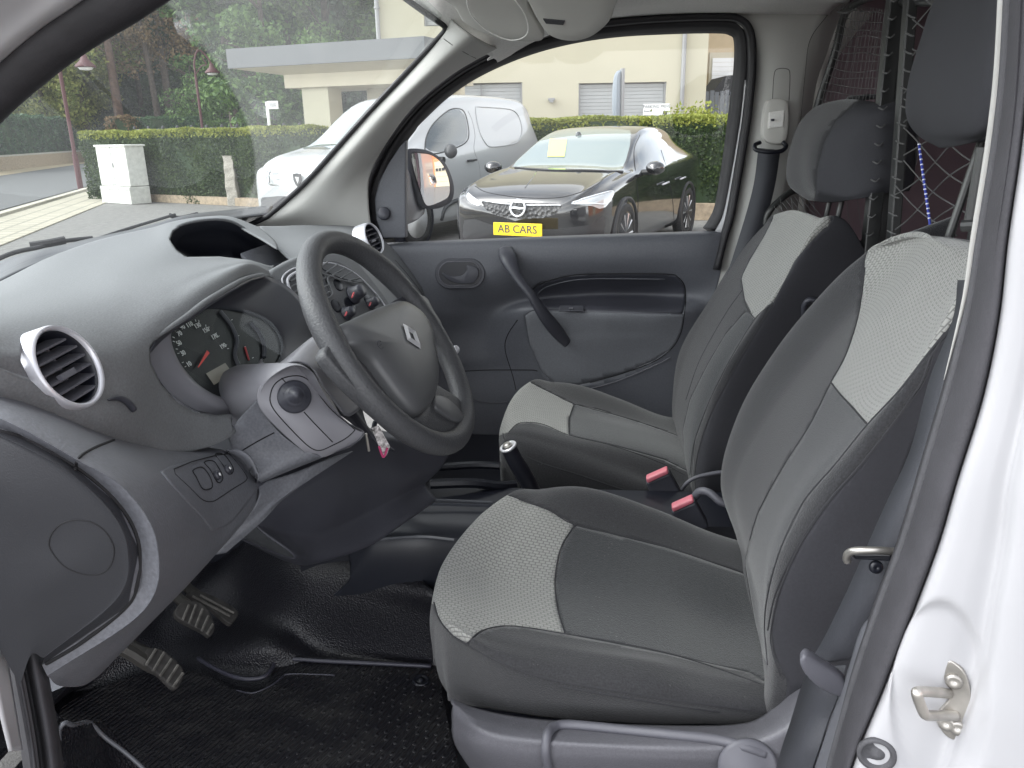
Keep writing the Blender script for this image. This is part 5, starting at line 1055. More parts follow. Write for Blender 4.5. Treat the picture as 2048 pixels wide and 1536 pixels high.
lowt = [[p(1750,1222,.60),p(1720,1260,.61),p(1695,1340,.61),p(1660,1440,.61),p(1625,1536,.61),p(1600,1640,.61)],[p(1757,1215,.56),p(1738,1260,.56),p(1712,1340,.56),p(1680,1440,.56),p(1648,1536,.56),p(1625,1640,.56)],[p(1765,1215,.53),p(1748,1260,.53),p(1718,1350,.53),p(1690,1440,.53),p(1660,1536,.53),p(1640,1640,.53)]]
surface(lowt, 12, 40, [], dict(name='pillar_lower_trim', mat=M['lower']), van, thick=.004)
j1 = [(2130,-40),(2130,150),(2130,300),(2110,480),(2090,640),(2060,800),(2025,960),(2010,1080),(1990,1195),(1960,1370),(1900,1536),(1860,1700)]
j2 = [(2300,-40),(2300,150),(2300,300),(2290,480),(2280,640),(2260,800),(2240,960),(2230,1080),(2220,1195),(2200,1370),(2180,1536),(2160,1700)]
JG = [[p(x, y, .515) for x, y in mid(sl_, sr_, .9)], [p(x, y, .485) for x, y in mid(sr_, j1, .02)], [p(x, y, .475) for x, y in mid(sr_, j1, .15)], [p(x, y, .470) for x, y in mid(sr_, j1, .55)], [p(x, y, .468) for x, y in mid(sr_, j1, .88)], [p(x, y, .462) for x, y in j1], [p(x, y, .452) for x, y in mid(j1, j2, .12)], [p(x, y, .445) for x, y in mid(j1, j2, .5)], [p(x, y, .44) for x, y in j2]]
JG = [[np.asarray(q) for q in r] for r in JG]
JGa = grid_pts(JG, 60, 160); pj = project(JGa.reshape(-1, 3)).reshape(60, 160, 2)
# shallow pressed recess round the striker
c_ = np.array((1880, 1400.)); dist = np.sqrt(((pj[..., 0]-c_[0])/95)**2+((pj[..., 1]-c_[1])/190)**2); dep = np.clip((1.08-dist)/.16, 0, 1); dep = dep*dep*(3-2*dep)
JGa[..., 1] += dep*.006
jo = surface(None, 0, 0, [], dict(name='door_jamb', mat=M['white']), van, thick=.003, raw=JGa)['door_jamb']
jb = bvh_of([jo])
stk_ = part('door_striker', tuple(p(1890, 1400, .48)), label='worn steel latch striker on the white jamb')
q0, n0 = hit(jb, 1900, 1400, .0); spn = unit(np.array([-.35, -.9, .05])); sp = Plane(q0+spn*.004, spn, (1, 0, 0))
pp = [sp.px(x, y) for x, y in crom(np.array([(1898,1322),(1912,1328),(1932,1350),(1943,1395),(1940,1440),(1925,1475),(1905,1480),(1885,1465),(1872,1440),(1880,1420),(1898,1400),(1902,1380),(1888,1360),(1892,1335)], float), 50, True)]
plate('striker_plate', pp, -spn*.006, M['steel'], stk_, bevel=.0015, smooth=False)
tube('striker_loop', [sp.px(1896,1387,.0), sp.px(1880,1385,.014), sp.px(1850,1383,.030), sp.px(1836,1384,.038), sp.px(1834,1390,.040), sp.px(1844,1418,.036), sp.px(1852,1430,.032), sp.px(1872,1431,.016), sp.px(1912,1432,.0)], .0042, M['steel'], stk_, seg=14, n=80)
for x, y in ((1908,1362),(1893,1446),(1915,1455)): link('striker_bolt', *lathe([(.0065,0),(.0065,.002),(.004,.003),(0,.001)], sp.px(x, y), spn, 20), M['steel'], stk_)
MB().add(*lathe([(.003,0),(.003,.0008),(0,.001)], sp.px(1884, 1388, .0005), spn, 12)).build('rust_spot', mat('rust', (.2, .05, .03), .8), stk_)
q1, n1 = hit(jb, 1753, 1508, .001)
if q1 is None: q1, n1 = p(1753, 1508, .485), np.array([-.3, -.95, 0])
link('jamb_plug', *lathe([(.0155,-.002),(.0155,.001),(.0125,.0022),(.0115,.0005),(.010,-.002),(.006,-.001),(.004,.001),(0,.001)], q1, n1, 32), M['sealgrey'], van)
# near seat belt strap
nb = part('near_belt', tuple(p(1800, 900, .62))); nb.name = 'seat_belt'
strap('belt_webbing', [p(1915,560,.66),p(1905,640,.65),p(1858,760,.65),p(1820,900,.645),p(1770,1010,.64),p(1730,1100,.64),p(1690,1190,.64),p(1640,1290,.65),p(1612,1330,.655)],
      [p(1960,560,.63),p(1950,640,.62),p(1915,770,.62),p(1870,900,.615),p(1828,1010,.61),p(1795,1100,.61),p(1758,1190,.61),p(1720,1270,.62),p(1700,1320,.63)], .002, nb)
strap('belt_webbing', [p(1618,1335,.675),p(1600,1380,.67),p(1582,1440,.665),p(1562,1500,.66),p(1548,1560,.66)], [p(1690,1330,.62),p(1675,1390,.61),p(1655,1440,.61),p(1635,1500,.60),p(1615,1560,.60)], .002, nb, lab='ribbed lower run of the belt')
tube('belt_tongue', [p(1790,1103,.60),p(1755,1101,.60),p(1715,1101,.605),p(1698,1106,.61),p(1693,1116,.612),p(1696,1124,.612)], .0040, M['steel'], nb, n=40)
plate('tongue_cover', [p(1705,1108,.612),p(1785,1108,.600),p(1782,1124,.60),p(1710,1120,.612)], (.0, .006, .0), M['black'], nb, bevel=.002)
link('tongue_stud', *lathe([(.007,0),(.006,.003),(.002,.004),(0,.002)], p(1752, 1134, .605), (-.1, -1, .2), 18), M['black'], nb)
# driver side windscreen pillar: outer paint, seal
s1_ = [(-60,215),(0,158),(60,105),(120,60),(195,8),(260,-50)]; s2_ = [(-60,300),(0,228),(60,165),(120,110),(190,58),(275,0),(340,-50)]
A_ = [p(x, y, .50) for x, y in [(-90,262),(-30,195),(35,136),(100,84),(170,36),(240,-6),(320,-60)]]
link('pillar_seal', *tube_geo(crom(A_, 60), np.full(60, .0185), 16), M['seal'], van)
G_ = [[p(-90,215,.485),p(-30,155,.485),(p(30,100,.485)),p(90,52,.485),p(150,12,.485),p(220,-40,.485)],[p(-90,190,.475),p(-30,130,.475),p(20,82,.475),p(78,38,.475),p(130,0,.475),p(190,-40,.475)],[p(-110,130,.465),p(-40,75,.465),p(0,45,.465),p(40,15,.465),p(80,-20,.465),p(120,-60,.465)],[p(-160,60,.44),p(-100,10,.44),p(-60,-20,.44),p(-20,-50,.44),p(20,-80,.44),p(60,-110,.44)]]
surface(G_, 20, 40, [], dict(name='pillar_paint', mat=M['white']), van, thick=.004)
# driver side lower door opening edge
e1 = [(-40,880),(0,960),(25,1060),(50,1180),(78,1300),(98,1400),(112,1480),(122,1560)]
e0 = [(x-34, y+6) for x, y in e1]; em1 = [(x-62, y+10) for x, y in e1]
EG = [[p(x+8, y-4, .53) for x, y in e1], [p(x, y, .505) for x, y in e1], [p(x, y, .495) for x, y in mid(e1, e0, .5)], [p(x, y, .505) for x, y in e0], [p(x, y, .485) for x, y in mid(e0, em1, .5)], [p(x, y, .50) for x, y in em1], [p(x-10, y, .52) for x, y in em1]]
surface(EG, 40, 80, [], dict(name='door_opening_edge', mat=M['sealband']), van, thick=.005)
wj = [[p(-60,1050,.49),p(-30,1150,.49),p(0,1210,.49),p(12,1290,.49),p(28,1390,.49),p(46,1500,.49)],[p(-90,1050,.47),p(-60,1150,.47),p(-26,1250,.47),p(-12,1330,.47),p(4,1420,.47),p(24,1502,.47)]]
surface(wj, 8, 40, [], dict(name='wing_edge_paint', mat=M['white']), van, thick=.003)
# ---------------------------------------------------------------- windscreen, wipers, scuttle
WG = [[v(-.90,.40,1.10),v(-.98,1.2,1.10),p(470,470,1.98)],[v(-.62,.45,1.37),v(-.70,1.2,1.38),p(688,290,1.93)],[v(-.27,.50,1.62),v(-.36,1.2,1.66),p(900,45,1.85)]]
WP = grid_pts(WG, 24, 24)
tmp = surface(None, 0, 0, [], dict(name='windscreen', mat=M['groove']), van, thick=0, raw=WP)['windscreen']
wb = bvh_of([tmp]); hh = [hit(wb, *q)[0] for q in ((508,340), (452,165), (335,15))]
if all(h is not None for h in hh):
    a, b, c = hh; ab, ac = b-a, c-a; n_ = np.cross(ab, ac); cc0 = a+(np.cross(n_, ab)*(ac@ac)+np.cross(ac, n_)*(ab@ab))/(2*(n_@n_)); rad = np.linalg.norm(a-cc0)
else: print('windscreen miss', hh); cc0, rad = p(150, 330, 1.4), .4
M['wglass'] = film_glass('filmed_windscreen', c=cc0, radii=(rad,), amounts=(.035, .115), tint=(.92, .96, .94), gl=.8)  # pale film over the glass, thinner inside the circle
tmp.data.materials[0] = M['wglass']
wip = MB()
wip.tube([p(-60,545,1.22),p(20,508,1.32),p(80,494,1.4),p(130,482,1.46),p(185,476,1.5)], .005, 8); wip.tube([p(-60,560,1.2),p(30,520,1.3),p(100,500,1.38),p(180,484,1.46)], .004, 6)
wip.tube([p(60,492,1.4),p(100,486,1.42),p(130,480,1.44)], .009, 8)
wip.tube([p(180,482,1.5),p(260,456,1.6),p(330,435,1.72),p(350,429,1.75)], .004, 6); wip.tube([p(338,430,1.75),p(360,436,1.76),p(395,428,1.8)], .006, 8)
wip.build('wiper', M['seal'], van)
sc2 = [[p(-200,700,1.02),p(0,570,1.15),p(130,516,1.3),p(260,480,1.45),p(360,452,1.6),p(460,440,1.8),p(540,430,1.97)],[p(-240,660,1.12),p(-20,535,1.25),p(120,498,1.4),p(260,466,1.55),p(360,440,1.7),p(450,428,1.92),p(530,418,2.1)],[v(-1.12,.5,1.02),v(-1.15,.8,1.02),v(-1.15,1.1,1.03),v(-1.15,1.4,1.04),v(-1.15,1.7,1.04),v(-1.12,1.9,1.03),v(-1.1,2.1,1.02)]]
surface(sc2, 12, 60, [], dict(name='scuttle_panel', mat=M['black']), van, thick=.004)
bn = [[v(-1.16,.55,1.0),v(-1.18,1.2,1.02),v(-1.16,1.9,1.0),v(-1.12,2.2,.9)],[v(-1.5,.6,.92),v(-1.52,1.2,.94),v(-1.5,1.9,.92),v(-1.46,2.2,.84)],[v(-1.75,.7,.78),v(-1.8,1.2,.80),v(-1.75,1.8,.78),v(-1.7,2.1,.72)]]
surface(bn, 16, 30, [], dict(name='bonnet', mat=M['white']), van, thick=.003)
wg = [[p(462,436,2.05),p(480,427,2.1),p(505,422,2.12),p(528,419,2.13)],[p(470,446,2.03),p(490,440,2.06),p(512,434,2.08),p(530,428,2.09)]]
surface(wg, 6, 20, [], dict(name='wing_top', mat=M['white']), van, thick=.01)

# the driver's own door, swung wide open towards the front, outside the picture
od = part('open_driver_door', (-.95, .50, .6)); od.name = 'driver_door'
ang = math.radians(-105); dx_ = np.array([math.cos(ang), math.sin(ang), 0]); dn_ = np.array([-dx_[1], dx_[0], 0])
def dpt(u, w, z): return np.array([-1.02, .44, 0])+dx_*u+dn_*w+np.array([0, 0, z])
dmb = MB(); dmb.prism([dpt(0, 0, .35), dpt(1.0, 0, .35), dpt(1.05, 0, .7), dpt(1.02, 0, 1.12), dpt(0, 0, 1.12)], dn_*-.05); dmb.build('door_skin', M['white'], od)
dmb = MB(); dmb.prism([dpt(0, .003, .40), dpt(.98, .003, .40), dpt(1.02, .003, .7), dpt(1.0, .003, 1.10), dpt(0, .003, 1.10)], dn_*.05); dmb.build('door_trim', M['door'], od)
MB().tube([dpt(.05, -.02, 1.12), dpt(.25, -.02, 1.4), dpt(.55, -.02, 1.64), dpt(.9, -.02, 1.68), dpt(1.0, -.02, 1.5), dpt(1.02, -.02, 1.12)], .03, 8).build('window_frame', M['seal'], od)
# ================================================================ OUTSIDE
M['asphalt'] = mat('parking_asphalt', (.185, .181, .172), .9, nscale=140, bump=.6, bdist=.006, var=.18, vscale=9)
M['road'] = mat('road_asphalt', (.115, .118, .12), .85, nscale=120, bump=.5, bdist=.005, var=.12, vscale=5)
M['footpath'] = mat('yellowish_paving', (.40, .33, .22), .9, nscale=60, bump=.3, var=.12, vscale=20)
M['kerb'] = mat('concrete_kerb', (.42, .40, .34), .85, nscale=60, bump=.4, var=.12)
M['soil'] = mat('soil', (.13, .125, .115), .95, nscale=40, bump=.8, bdist=.02, var=.3)
M['cream'] = mat('cream_render', (.47, .44, .335), .9, nscale=90, bump=.3, bdist=.004, var=.03, vscale=1.2)
M['creamdull'] = mat('dull_cream_render', (.52, .47, .36), .9, nscale=90, bump=.3, bdist=.004, var=.05, vscale=1.5)
M['tan'] = mat('tan_render', (.50, .40, .27), .9, nscale=90, bump=.3, bdist=.004, var=.05)
M['fascia'] = mat('grey_sheet_fascia', (.125, .13, .135), .6, var=.06, vscale=2)
M['zinc'] = mat('zinc_pipe', (.28, .28, .28), .5, metal=.3)
M['shutter'] = mat('aluminium_shutter', (.42, .43, .43), .5, var=.03)
M['stone'] = mat('old_stone', (.34, .27, .19), .9, nscale=25, bump=.6, bdist=.01, var=.25, vscale=14)
M['granite'] = mat('rough_granite', (.40, .37, .32), .9, nscale=45, bump=.8, bdist=.012, var=.35, vscale=60)
M['cabinet'] = mat('weathered_white_cabinet', (.62, .62, .58), .6, nscale=30, bump=.1, var=.12, vscale=12)
M['redpaint'] = mat('dark_red_paint', (.09, .028, .032), .6)
M['bark'] = mat('bark', (.07, .052, .042), .9, nscale=20, bump=.9, bdist=.03, var=.4, vscale=6)
M['bark2'] = mat('reddish_bark', (.11, .065, .048), .9, nscale=20, bump=.9, bdist=.03, var=.35, vscale=6)
M['railing'] = mat('dark_railing', (.03, .03, .035), .5)
M['signwhite'] = mat('sign_white', (.8, .8, .8), .5); M['signtext'] = mat('sign_lettering', (.05, .05, .06), .6)
def leaf_mat(name, c1, c2, rough=.55):
    m, t, b = base_mat(name); N = t.nodes.new; Lk = t.links.new
    g = N('ShaderNodeNewGeometry'); n = N('ShaderNodeTexNoise'); n.inputs['Scale'].default_value = 1.3; n.inputs['Detail'].default_value = 4; Lk(g.outputs['Position'], n.inputs['Vector'])
    mx = N('ShaderNodeMath'); mx.operation = 'ADD'; mr = N('ShaderNodeMapRange'); mr.inputs[3].default_value = -.3; mr.inputs[4].default_value = .3; Lk(g.outputs['Random Per Island'], mr.inputs[0])
    Lk(n.outputs[0], mx.inputs[0]); Lk(mr.outputs[0], mx.inputs[1])
    r = N('ShaderNodeValToRGB'); r.color_ramp.elements[0].position = .25; r.color_ramp.elements[1].position = .75; r.color_ramp.elements[0].color = (*c1, 1); r.color_ramp.elements[1].color = (*c2, 1)
    Lk(mx.outputs[0], r.inputs[0]); Lk(r.outputs[0], b.inputs['Base Color']); b.inputs['Roughness'].default_value = rough; b.inputs['Specular IOR Level'].default_value = .3
    tl = N('ShaderNodeBsdfTranslucent'); Lk(r.outputs[0], tl.inputs[0]); ms = N('ShaderNodeMixShader'); ms.inputs[0].default_value = .3
    Lk(b.outputs[0], ms.inputs[1]); Lk(tl.outputs[0], ms.inputs[2]); Lk(ms.outputs[0], t.nodes['Material Output'].inputs[0]); return m
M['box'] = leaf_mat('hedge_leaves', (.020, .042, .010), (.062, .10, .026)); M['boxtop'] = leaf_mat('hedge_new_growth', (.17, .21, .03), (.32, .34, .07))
M['lf1'] = leaf_mat('dark_conifer_foliage', (.02, .042, .02), (.06, .10, .04)); M['lf2'] = leaf_mat('mid_green_foliage', (.045, .095, .03), (.13, .22, .06))
M['lf3'] = leaf_mat('yellowing_foliage', (.12, .16, .04), (.30, .31, .09)); M['lf4'] = leaf_mat('dry_brown_foliage', (.13, .085, .045), (.30, .21, .11)); M['lf5'] = leaf_mat('clipped_far_hedge', (.035, .085, .04), (.09, .17, .075))
M['lf6'] = leaf_mat('dark_red_foliage', (.05, .025, .03), (.13, .06, .07))
def sheet(name, pts, z, m, kind='structure'):
    P_ = [np.array([q[0], q[1], z]) for q in pts]; o = link(name, P_, [tuple(range(len(P_)))], m, smooth=False); o['kind'] = kind
    if o.data.polygons[0].normal.z < 0: o.data.flip_normals()
    return o
def g2(x, y): return gnd(x, y)[:2]
sheet('ground', [(-250, -120), (250, -120), (250, 300), (-250, 300)], -.02, M['soil'])
k0, k1 = np.array([-13.6, 21.5]), np.array([-10.7, 14.0]); kd = (k1-k0)/np.linalg.norm(k1-k0); kn_ = np.array([-kd[1], kd[0]])
if kn_[0] > 0: kn_ = -kn_
far_, near_ = k0-kd*14, k1+kd*45
sheet('parking_area', [k0-kd*3.5, near_, (60, -40), (60, 22), (-6, 22)], -.004, M['asphalt'])
r1a, r1b = g2(0, 352), g2(150, 330)
rd = np.array([r1b[0], r1b[1]])-np.array([r1a[0], r1a[1]]); rd /= np.linalg.norm(rd)
sheet('road', [k0-kd*30+kn_*.5, near_+kn_*.5, (r1a-rd*60), (r1b+rd*40)], 0.0, M['road'])
fpn = np.array([-rd[1], rd[0]]); 
if fpn[0] > 0: fpn = -fpn
sheet('footpath', [r1a-rd*60, r1b+rd*40, r1b+rd*40+fpn*4, r1a-rd*60+fpn*4], .012, M['footpath'])
# paved gutter strip between car park and road
m_, t_, b_ = base_mat('gutter_setts'); tcn = t_.nodes.new('ShaderNodeTexCoord'); brn = t_.nodes.new('ShaderNodeTexBrick'); brn.inputs['Scale'].default_value = 1; brn.inputs['Brick Width'].default_value = .35; brn.inputs['Row Height'].default_value = .35; brn.offset = 0
brn.inputs['Mortar Size'].default_value = .03; brn.inputs['Color1'].default_value = (.42, .39, .31, 1); brn.inputs['Color2'].default_value = (.36, .34, .27, 1); brn.inputs['Mortar'].default_value = (.26, .245, .20, 1)
mpn = t_.nodes.new('ShaderNodeMapping'); mpn.inputs['Rotation'].default_value = (0, 0, -math.atan2(kd[1], kd[0])); t_.links.new(tcn.outputs['Object'], mpn.inputs[0]); t_.links.new(mpn.outputs[0], brn.inputs['Vector']); t_.links.new(brn.outputs['Color'], b_.inputs['Base Color']); b_.inputs['Roughness'].default_value = .9
kb = MB(); a3 = lambda q, z: np.array([q[0], q[1], z])
kb.prism([a3(k0-kd*4, -.01), a3(near_, -.01), a3(near_-kn_*1.3, -.01), a3(k0-kd*4-kn_*1.3, -.01)], (0, 0, .022)); o = kb.build('gutter_strip', m_); o['kind'] = 'structure'
kb = MB(); kb.prism([a3(k0-kd*4, 0), a3(near_, 0), a3(near_+kn_*.18, 0), a3(k0-kd*4+kn_*.18, 0)], (0, 0, .06)); o = kb.build('kerb', M['kerb']); o['kind'] = 'structure'
# ---------------------------------------------------------------- leaf clouds
def leaves(centers, size, nrm=None, jit=.8):
    n = len(centers); a = rng.normal(size=(n, 3)); 
    if nrm is not None: a = a*jit+nrm
    a /= np.linalg.norm(a, axis=1)[:, None]; b = np.cross(a, rng.normal(size=(n, 3))); b /= np.linalg.norm(b, axis=1)[:, None]; c = np.cross(a, b)
    s = size*(.6+.8*rng.random((n, 1))); q = np.stack([centers-b*s, centers+c*s*.55, centers+b*s, centers-c*s*.55], 1).reshape(-1, 3)
    return q, np.arange(4*n).reshape(n, 4)
def fast_mesh(name, V_, F_, mats, parent=None, mi=None):
    me = bpy.data.meshes.new(name); nf = len(F_); me.vertices.add(len(V_)); me.vertices.foreach_set('co', V_.astype(np.float32).ravel()); me.loops.add(nf*4); me.polygons.add(nf)
    me.loops.foreach_set('vertex_index', F_.astype(np.int32).ravel()); me.polygons.foreach_set('loop_start', np.arange(0, nf*4, 4, dtype=np.int32)); me.update(calc_edges=True)
    for m in mats: me.materials.append(m)
    if mi is not None: me.polygons.foreach_set('material_index', mi.astype(np.int32))
    o = bpy.data.objects.new(name, me); COL.objects.link(o)
    if parent: o.parent = parent; bpy.context.view_layer.update(); o.matrix_parent_inverse = parent.matrix_world.inverted()
    return o
def hedge(name, a, b, depth, h, n, m1, m2, size, label, seed=0, wob=.05, cat='hedge'):
    a, b = np.asarray(a, float), np.asarray(b, float); Lh = np.linalg.norm(b-a); t = (b-a)/Lh; nn = np.array([t[1], -t[0]])
    if nn@(a+b) > 0: nn = -nn                   # towards the camera
    r = empty(name, (*((a+b)/2), 0), label, cat); r.rotation_euler = (0, 0, 0)
    core = MB(); c0 = (a+b)/2-nn*depth/2; core.box((c0[0], c0[1], h/2), (Lh-.12, depth-.14, h-.10), [[t[0], t[1], 0], [-t[1], t[0], 0], [0, 0, 1]]); core.build('inner_twigs', M['lf1'], r)
    u = rng.random(n)*Lh; w = rng.random(n); areas = np.array([Lh*h, Lh*depth, depth*h]); pr = areas/areas.sum(); s = rng.choice(3, n, p=pr)
    P_ = np.zeros((n, 3)); N_ = np.zeros((n, 3)); bump = lambda u, w: wob*np.sin(u*2.1+seed)*np.cos(w*5+seed)+wob*.6*np.sin(u*5.3+w*9)
    f = s == 0; d_ = rng.random(n); zz = w*h; off = bump(u, w)-.10*rng.random(n)**2
    base = a+t*u[:, None]; P_[f, :2] = (base+nn*off[:, None])[f]; P_[f, 2] = zz[f]; N_[f] = [*nn, 0]
    f = s == 1; P_[f, :2] = (base-nn*(d_*depth)[:, None])[f]; P_[f, 2] = h+(bump(u, d_)*.5-.06*rng.random(n)**2)[f]; N_[f] = [0, 0, 1]
    f = s == 2; e = rng.random(n) < .5; P_[f, :2] = (np.where(e[:, None], a, b)-nn*(d_*depth)[:, None]+t*(off*np.where(e, -1, 1))[:, None])[f]; P_[f, 2] = zz[f]; N_[f] = [*t, 0]
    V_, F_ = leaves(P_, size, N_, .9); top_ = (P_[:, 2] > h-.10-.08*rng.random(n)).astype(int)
    V_ = V_-np.array(r.location); o = fast_mesh('foliage', V_, F_, [m1, m2], None, top_); o.parent = r; return r
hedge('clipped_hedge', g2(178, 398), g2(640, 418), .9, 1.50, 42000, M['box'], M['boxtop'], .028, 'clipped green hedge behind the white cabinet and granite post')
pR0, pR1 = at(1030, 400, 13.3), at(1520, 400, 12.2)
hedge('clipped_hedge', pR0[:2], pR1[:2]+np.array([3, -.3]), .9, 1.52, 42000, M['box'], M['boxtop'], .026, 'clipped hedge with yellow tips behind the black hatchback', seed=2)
sb_ = MB(); a_ = g2(290, 403); b_2 = g2(640, 420); sb_.prism([a3(a_, 0), a3(b_2, 0), a3(b_2+[0, .18], 0), a3(a_+[0, .18], 0)], (0, 0, .16)); o = sb_.build('hedge_edging_stone', M['stone']); tag(o, 'low stone edging along the foot of the hedge by the granite post', 'edging')
b0_ = pR0[:2]-np.array([0, .15]); b1_ = pR1[:2]+np.array([3, -.45]); sb_ = MB(); sb_.prism([a3(b0_, 0), a3(b1_, 0), a3(b1_+[0, .1], 0), a3(b0_+[0, .1], 0)], (0, 0, .25)); o = sb_.build('hedge_edging_stone', M['stone']); tag(o, 'low stone edging under the hedge behind the black hatchback', 'edging')
# street cabinet
cl, cr2 = g2(208, 405), g2(266, 409); cdir = np.array(cr2)-cl; cdir /= np.linalg.norm(cdir); cnn = np.array([-cdir[1], cdir[0]]); ccab = (np.array(cl)+cr2)/2+cnn*.2
cab = empty('street_cabinet', (*ccab, 0), 'white weathered utility cabinet with double doors standing before the hedge', 'cabinet'); A3 = [[*cdir, 0], [*cnn, 0], [0, 0, 1]]
cw = np.linalg.norm(np.array(cr2)-cl); C3 = lambda u, w, z: np.array([*(ccab+cdir*u+cnn*w), z])
bev(MB().box(C3(0, 0, .18), (cw*1.01, .46, .36), A3).build('cabinet_base', M['cabinet'], cab), .01); bev(MB().box(C3(0, .02, .78), (cw, .42, .82), A3).build('cabinet_body', M['cabinet'], cab), .01)
bev(MB().box(C3(0, .02, 1.20), (cw*1.05, .47, .04), A3).build('cabinet_roof', M['cabinet'], cab), .008)
gp_ = MB(); gp_.box(C3(0, -.192, .80), (.008, .006, .76), A3); gp_.box(C3(0, -.192, .40), (cw*.98, .006, .01), A3); gp_.box(C3(0, -.252, .30), (cw, .006, .008), A3); gp_.build('door_gaps', M['fascia'], cab)
MB().box(C3(.03, -.20, .80), (.02, .02, .09), A3).build('handle', M['zinc'], cab)
# granite post
gq = g2(470, 411); gpz = MB(); ring_ = []
for z in np.linspace(0, .98, 9):
    for k in range(4): ring_.append(np.array([gq[0]+.0+(.115 if k in (1, 2) else -.115)*(1-.08*z)+rng.normal()*.008, gq[1]+(.1 if k > 1 else -.1)+rng.normal()*.008, z]))
Fg = [(i*4+k, i*4+(k+1) % 4, (i+1)*4+(k+1) % 4, (i+1)*4+k) for i in range(8) for k in range(4)]+[(35, 34, 33, 32)]
tag(bev(link('granite_post', ring_, Fg, M['granite'], smooth=False), .012), 'rough grey granite post standing in front of the hedge', 'post')
# ---------------------------------------------------------------- far side of the road
def fh(name, q0, q1, D0, D1, depth, h, m, label, n=9000, size=.09):
    A_ = at(*q0, D0); B_ = at(*q1, D1); return hedge(name, A_[:2], B_[:2], depth, h, n, m, m, size, label, seed=q0[0], wob=.15)
wd0, wd1 = gnd(0, 343), gnd(150, 326); wdd = unit(wd1-wd0); wnn = np.array([-wdd[1], wdd[0], 0])
if wnn@wd0 < 0: wnn = -wnn
q0_, q1_ = wd0-wdd*12+wnn*.7, wd1+wdd*3.5+wnn*.7
hedge('far_hedge', q0_[:2], q1_[:2], 1.6, 2.55, 18000, M['lf5'], M['lf5'], .09, 'long grey green hedge above the low stone wall across the road', wob=.15)
fh('far_hedge', (222, 300), (262, 300), 46, 46, 1.5, 2.5, M['lf4'], 'short brownish hedge behind the left red lamp post', 3000)
fh('far_hedge', (262, 290), (400, 290), 47, 48, 1.6, 2.45, M['lf5'], 'bright green clipped hedge behind the dark railing', 9000)
fh('far_hedge', (400, 290), (600, 290), 48, 49, 1.4, 2.2, M['lf2'], 'lower dull hedge beside the white direction sign', 8000)
w0, w1 = gnd(-150, 352), gnd(165, 330); w1 = gnd(150, 326); w0 = gnd(0, 343)
fw_ = MB(); dwn = unit(w1-w0); fw_.prism([w0+dwn*-8, w1+dwn*4, w1+dwn*4+np.array([-.4, .3, 0]), w0-dwn*8+np.array([-.4, .3, 0])], (0, 0, .62)); tag(fw_.build('low_stone_wall', M['stone']), 'low stone wall with weathered coping beyond the road', 'wall')
cp_ = MB(); cp_.prism([w0+dwn*-8+[0, -.06, .62], w1+dwn*4+[0, -.06, .62], w1+dwn*4+np.array([-.45, .36, .62]), w0-dwn*8+np.array([-.45, .36, .62])], (0, 0, .07)); o = cp_.build('coping', M['kerb'], bpy.data.objects['low_stone_wall'])
rl = MB(); ra, rb = at(270, 262, 28.5), at(600, 250, 27)
for z in (1.62, 1.30): rl.tube([np.array([ra[0], ra[1], z]), np.array([rb[0], rb[1], z])], .025, 6)
for i in range(12):
    q = ra+(rb-ra)*i/11; rl.tube([np.array([q[0], q[1], 0]), np.array([q[0], q[1], 1.68])], .035, 6); rl.add(*lathe([(.06, 0), (.05, .06), (0, .09)], (q[0], q[1], 1.66), (0, 0, 1), 8))
tag(rl.build('metal_railing', M['railing']), 'dark metal railing with knobbed posts running before the far hedges', 'railing')
# direction sign
ds = empty('direction_sign', tuple(at(536, 262, 26)*[1, 1, 0]), 'white direction sign on a white pole above the hedge', 'sign'); qd = at(534, 210, 26)
MB().tube([np.array([qd[0]+.02, qd[1], 0]), np.array([qd[0], qd[1], qd[2]+.1])], .05, 8).build('pole', M['signwhite'], ds)
sg = at(546, 210, 26); MB().box((sg[0]+.02, sg[1]-.06, sg[2]), (.34, .04, .24)).build('sign_board', M['signwhite'], ds); tb = MB(); [tb.box((sg[0]+.02, sg[1]-.09, sg[2]+dz), (.22, .01, .025)) for dz in (-.03, .03)]; tb.build('faded_lettering', M['zinc'], ds)
# red street lamps
def lamp(px0, py0, px1, py1, D, label, arm):
    b = at(px0, py0, D); t = at(px1, py1, D); h = t[2]; r = empty('street_lamp', (b[0], b[1], 0), label, 'street lamp', 'red street lamps')
    MB().tube([(b[0], b[1], 0), (b[0], b[1], h*.3)], .075, 10).tube([(b[0], b[1], h*.3), (b[0], b[1], h)], .05, 10).build('pole', M['redpaint'], r)
    am = MB(); am.tube([(b[0], b[1], h-.02), (b[0]+.02, b[1], h+.45), (b[0]+arm*.35, b[1], h+.85), (b[0]+arm*.8, b[1], h+.6), (b[0]+arm, b[1], h+.35)], .035, 8); am.tube([(b[0], b[1], h), (b[0]+arm*.4, b[1], h+.3), (b[0]+arm*.7, b[1], h+.35), (b[0]+arm*.5, b[1], h+.62)], .02, 6); am.build('bracket_arm', M['redpaint'], r)
    lh = link('lamp_shade', *lathe([(.03, .25), (.07, .2), (.10, .1), (.26, -.06), (.27, -.1), (.2, -.1)], (b[0]+arm, b[1], h+.15), (0, 0, 1), 20), M['redpaint'], r); link('lamp_glass', *lathe([(.2, 0), (.15, -.06), (0, -.08)], (b[0]+arm, b[1], h+.05), (0, 0, 1), 16), M['signwhite'], lh)
lamp(146, 290, 124, 140, 22, 'red street lamp post nearest the road at the left', .75); lamp(404, 250, 396, 150, 30, 'red street lamp with curled bracket among the trees', .65)
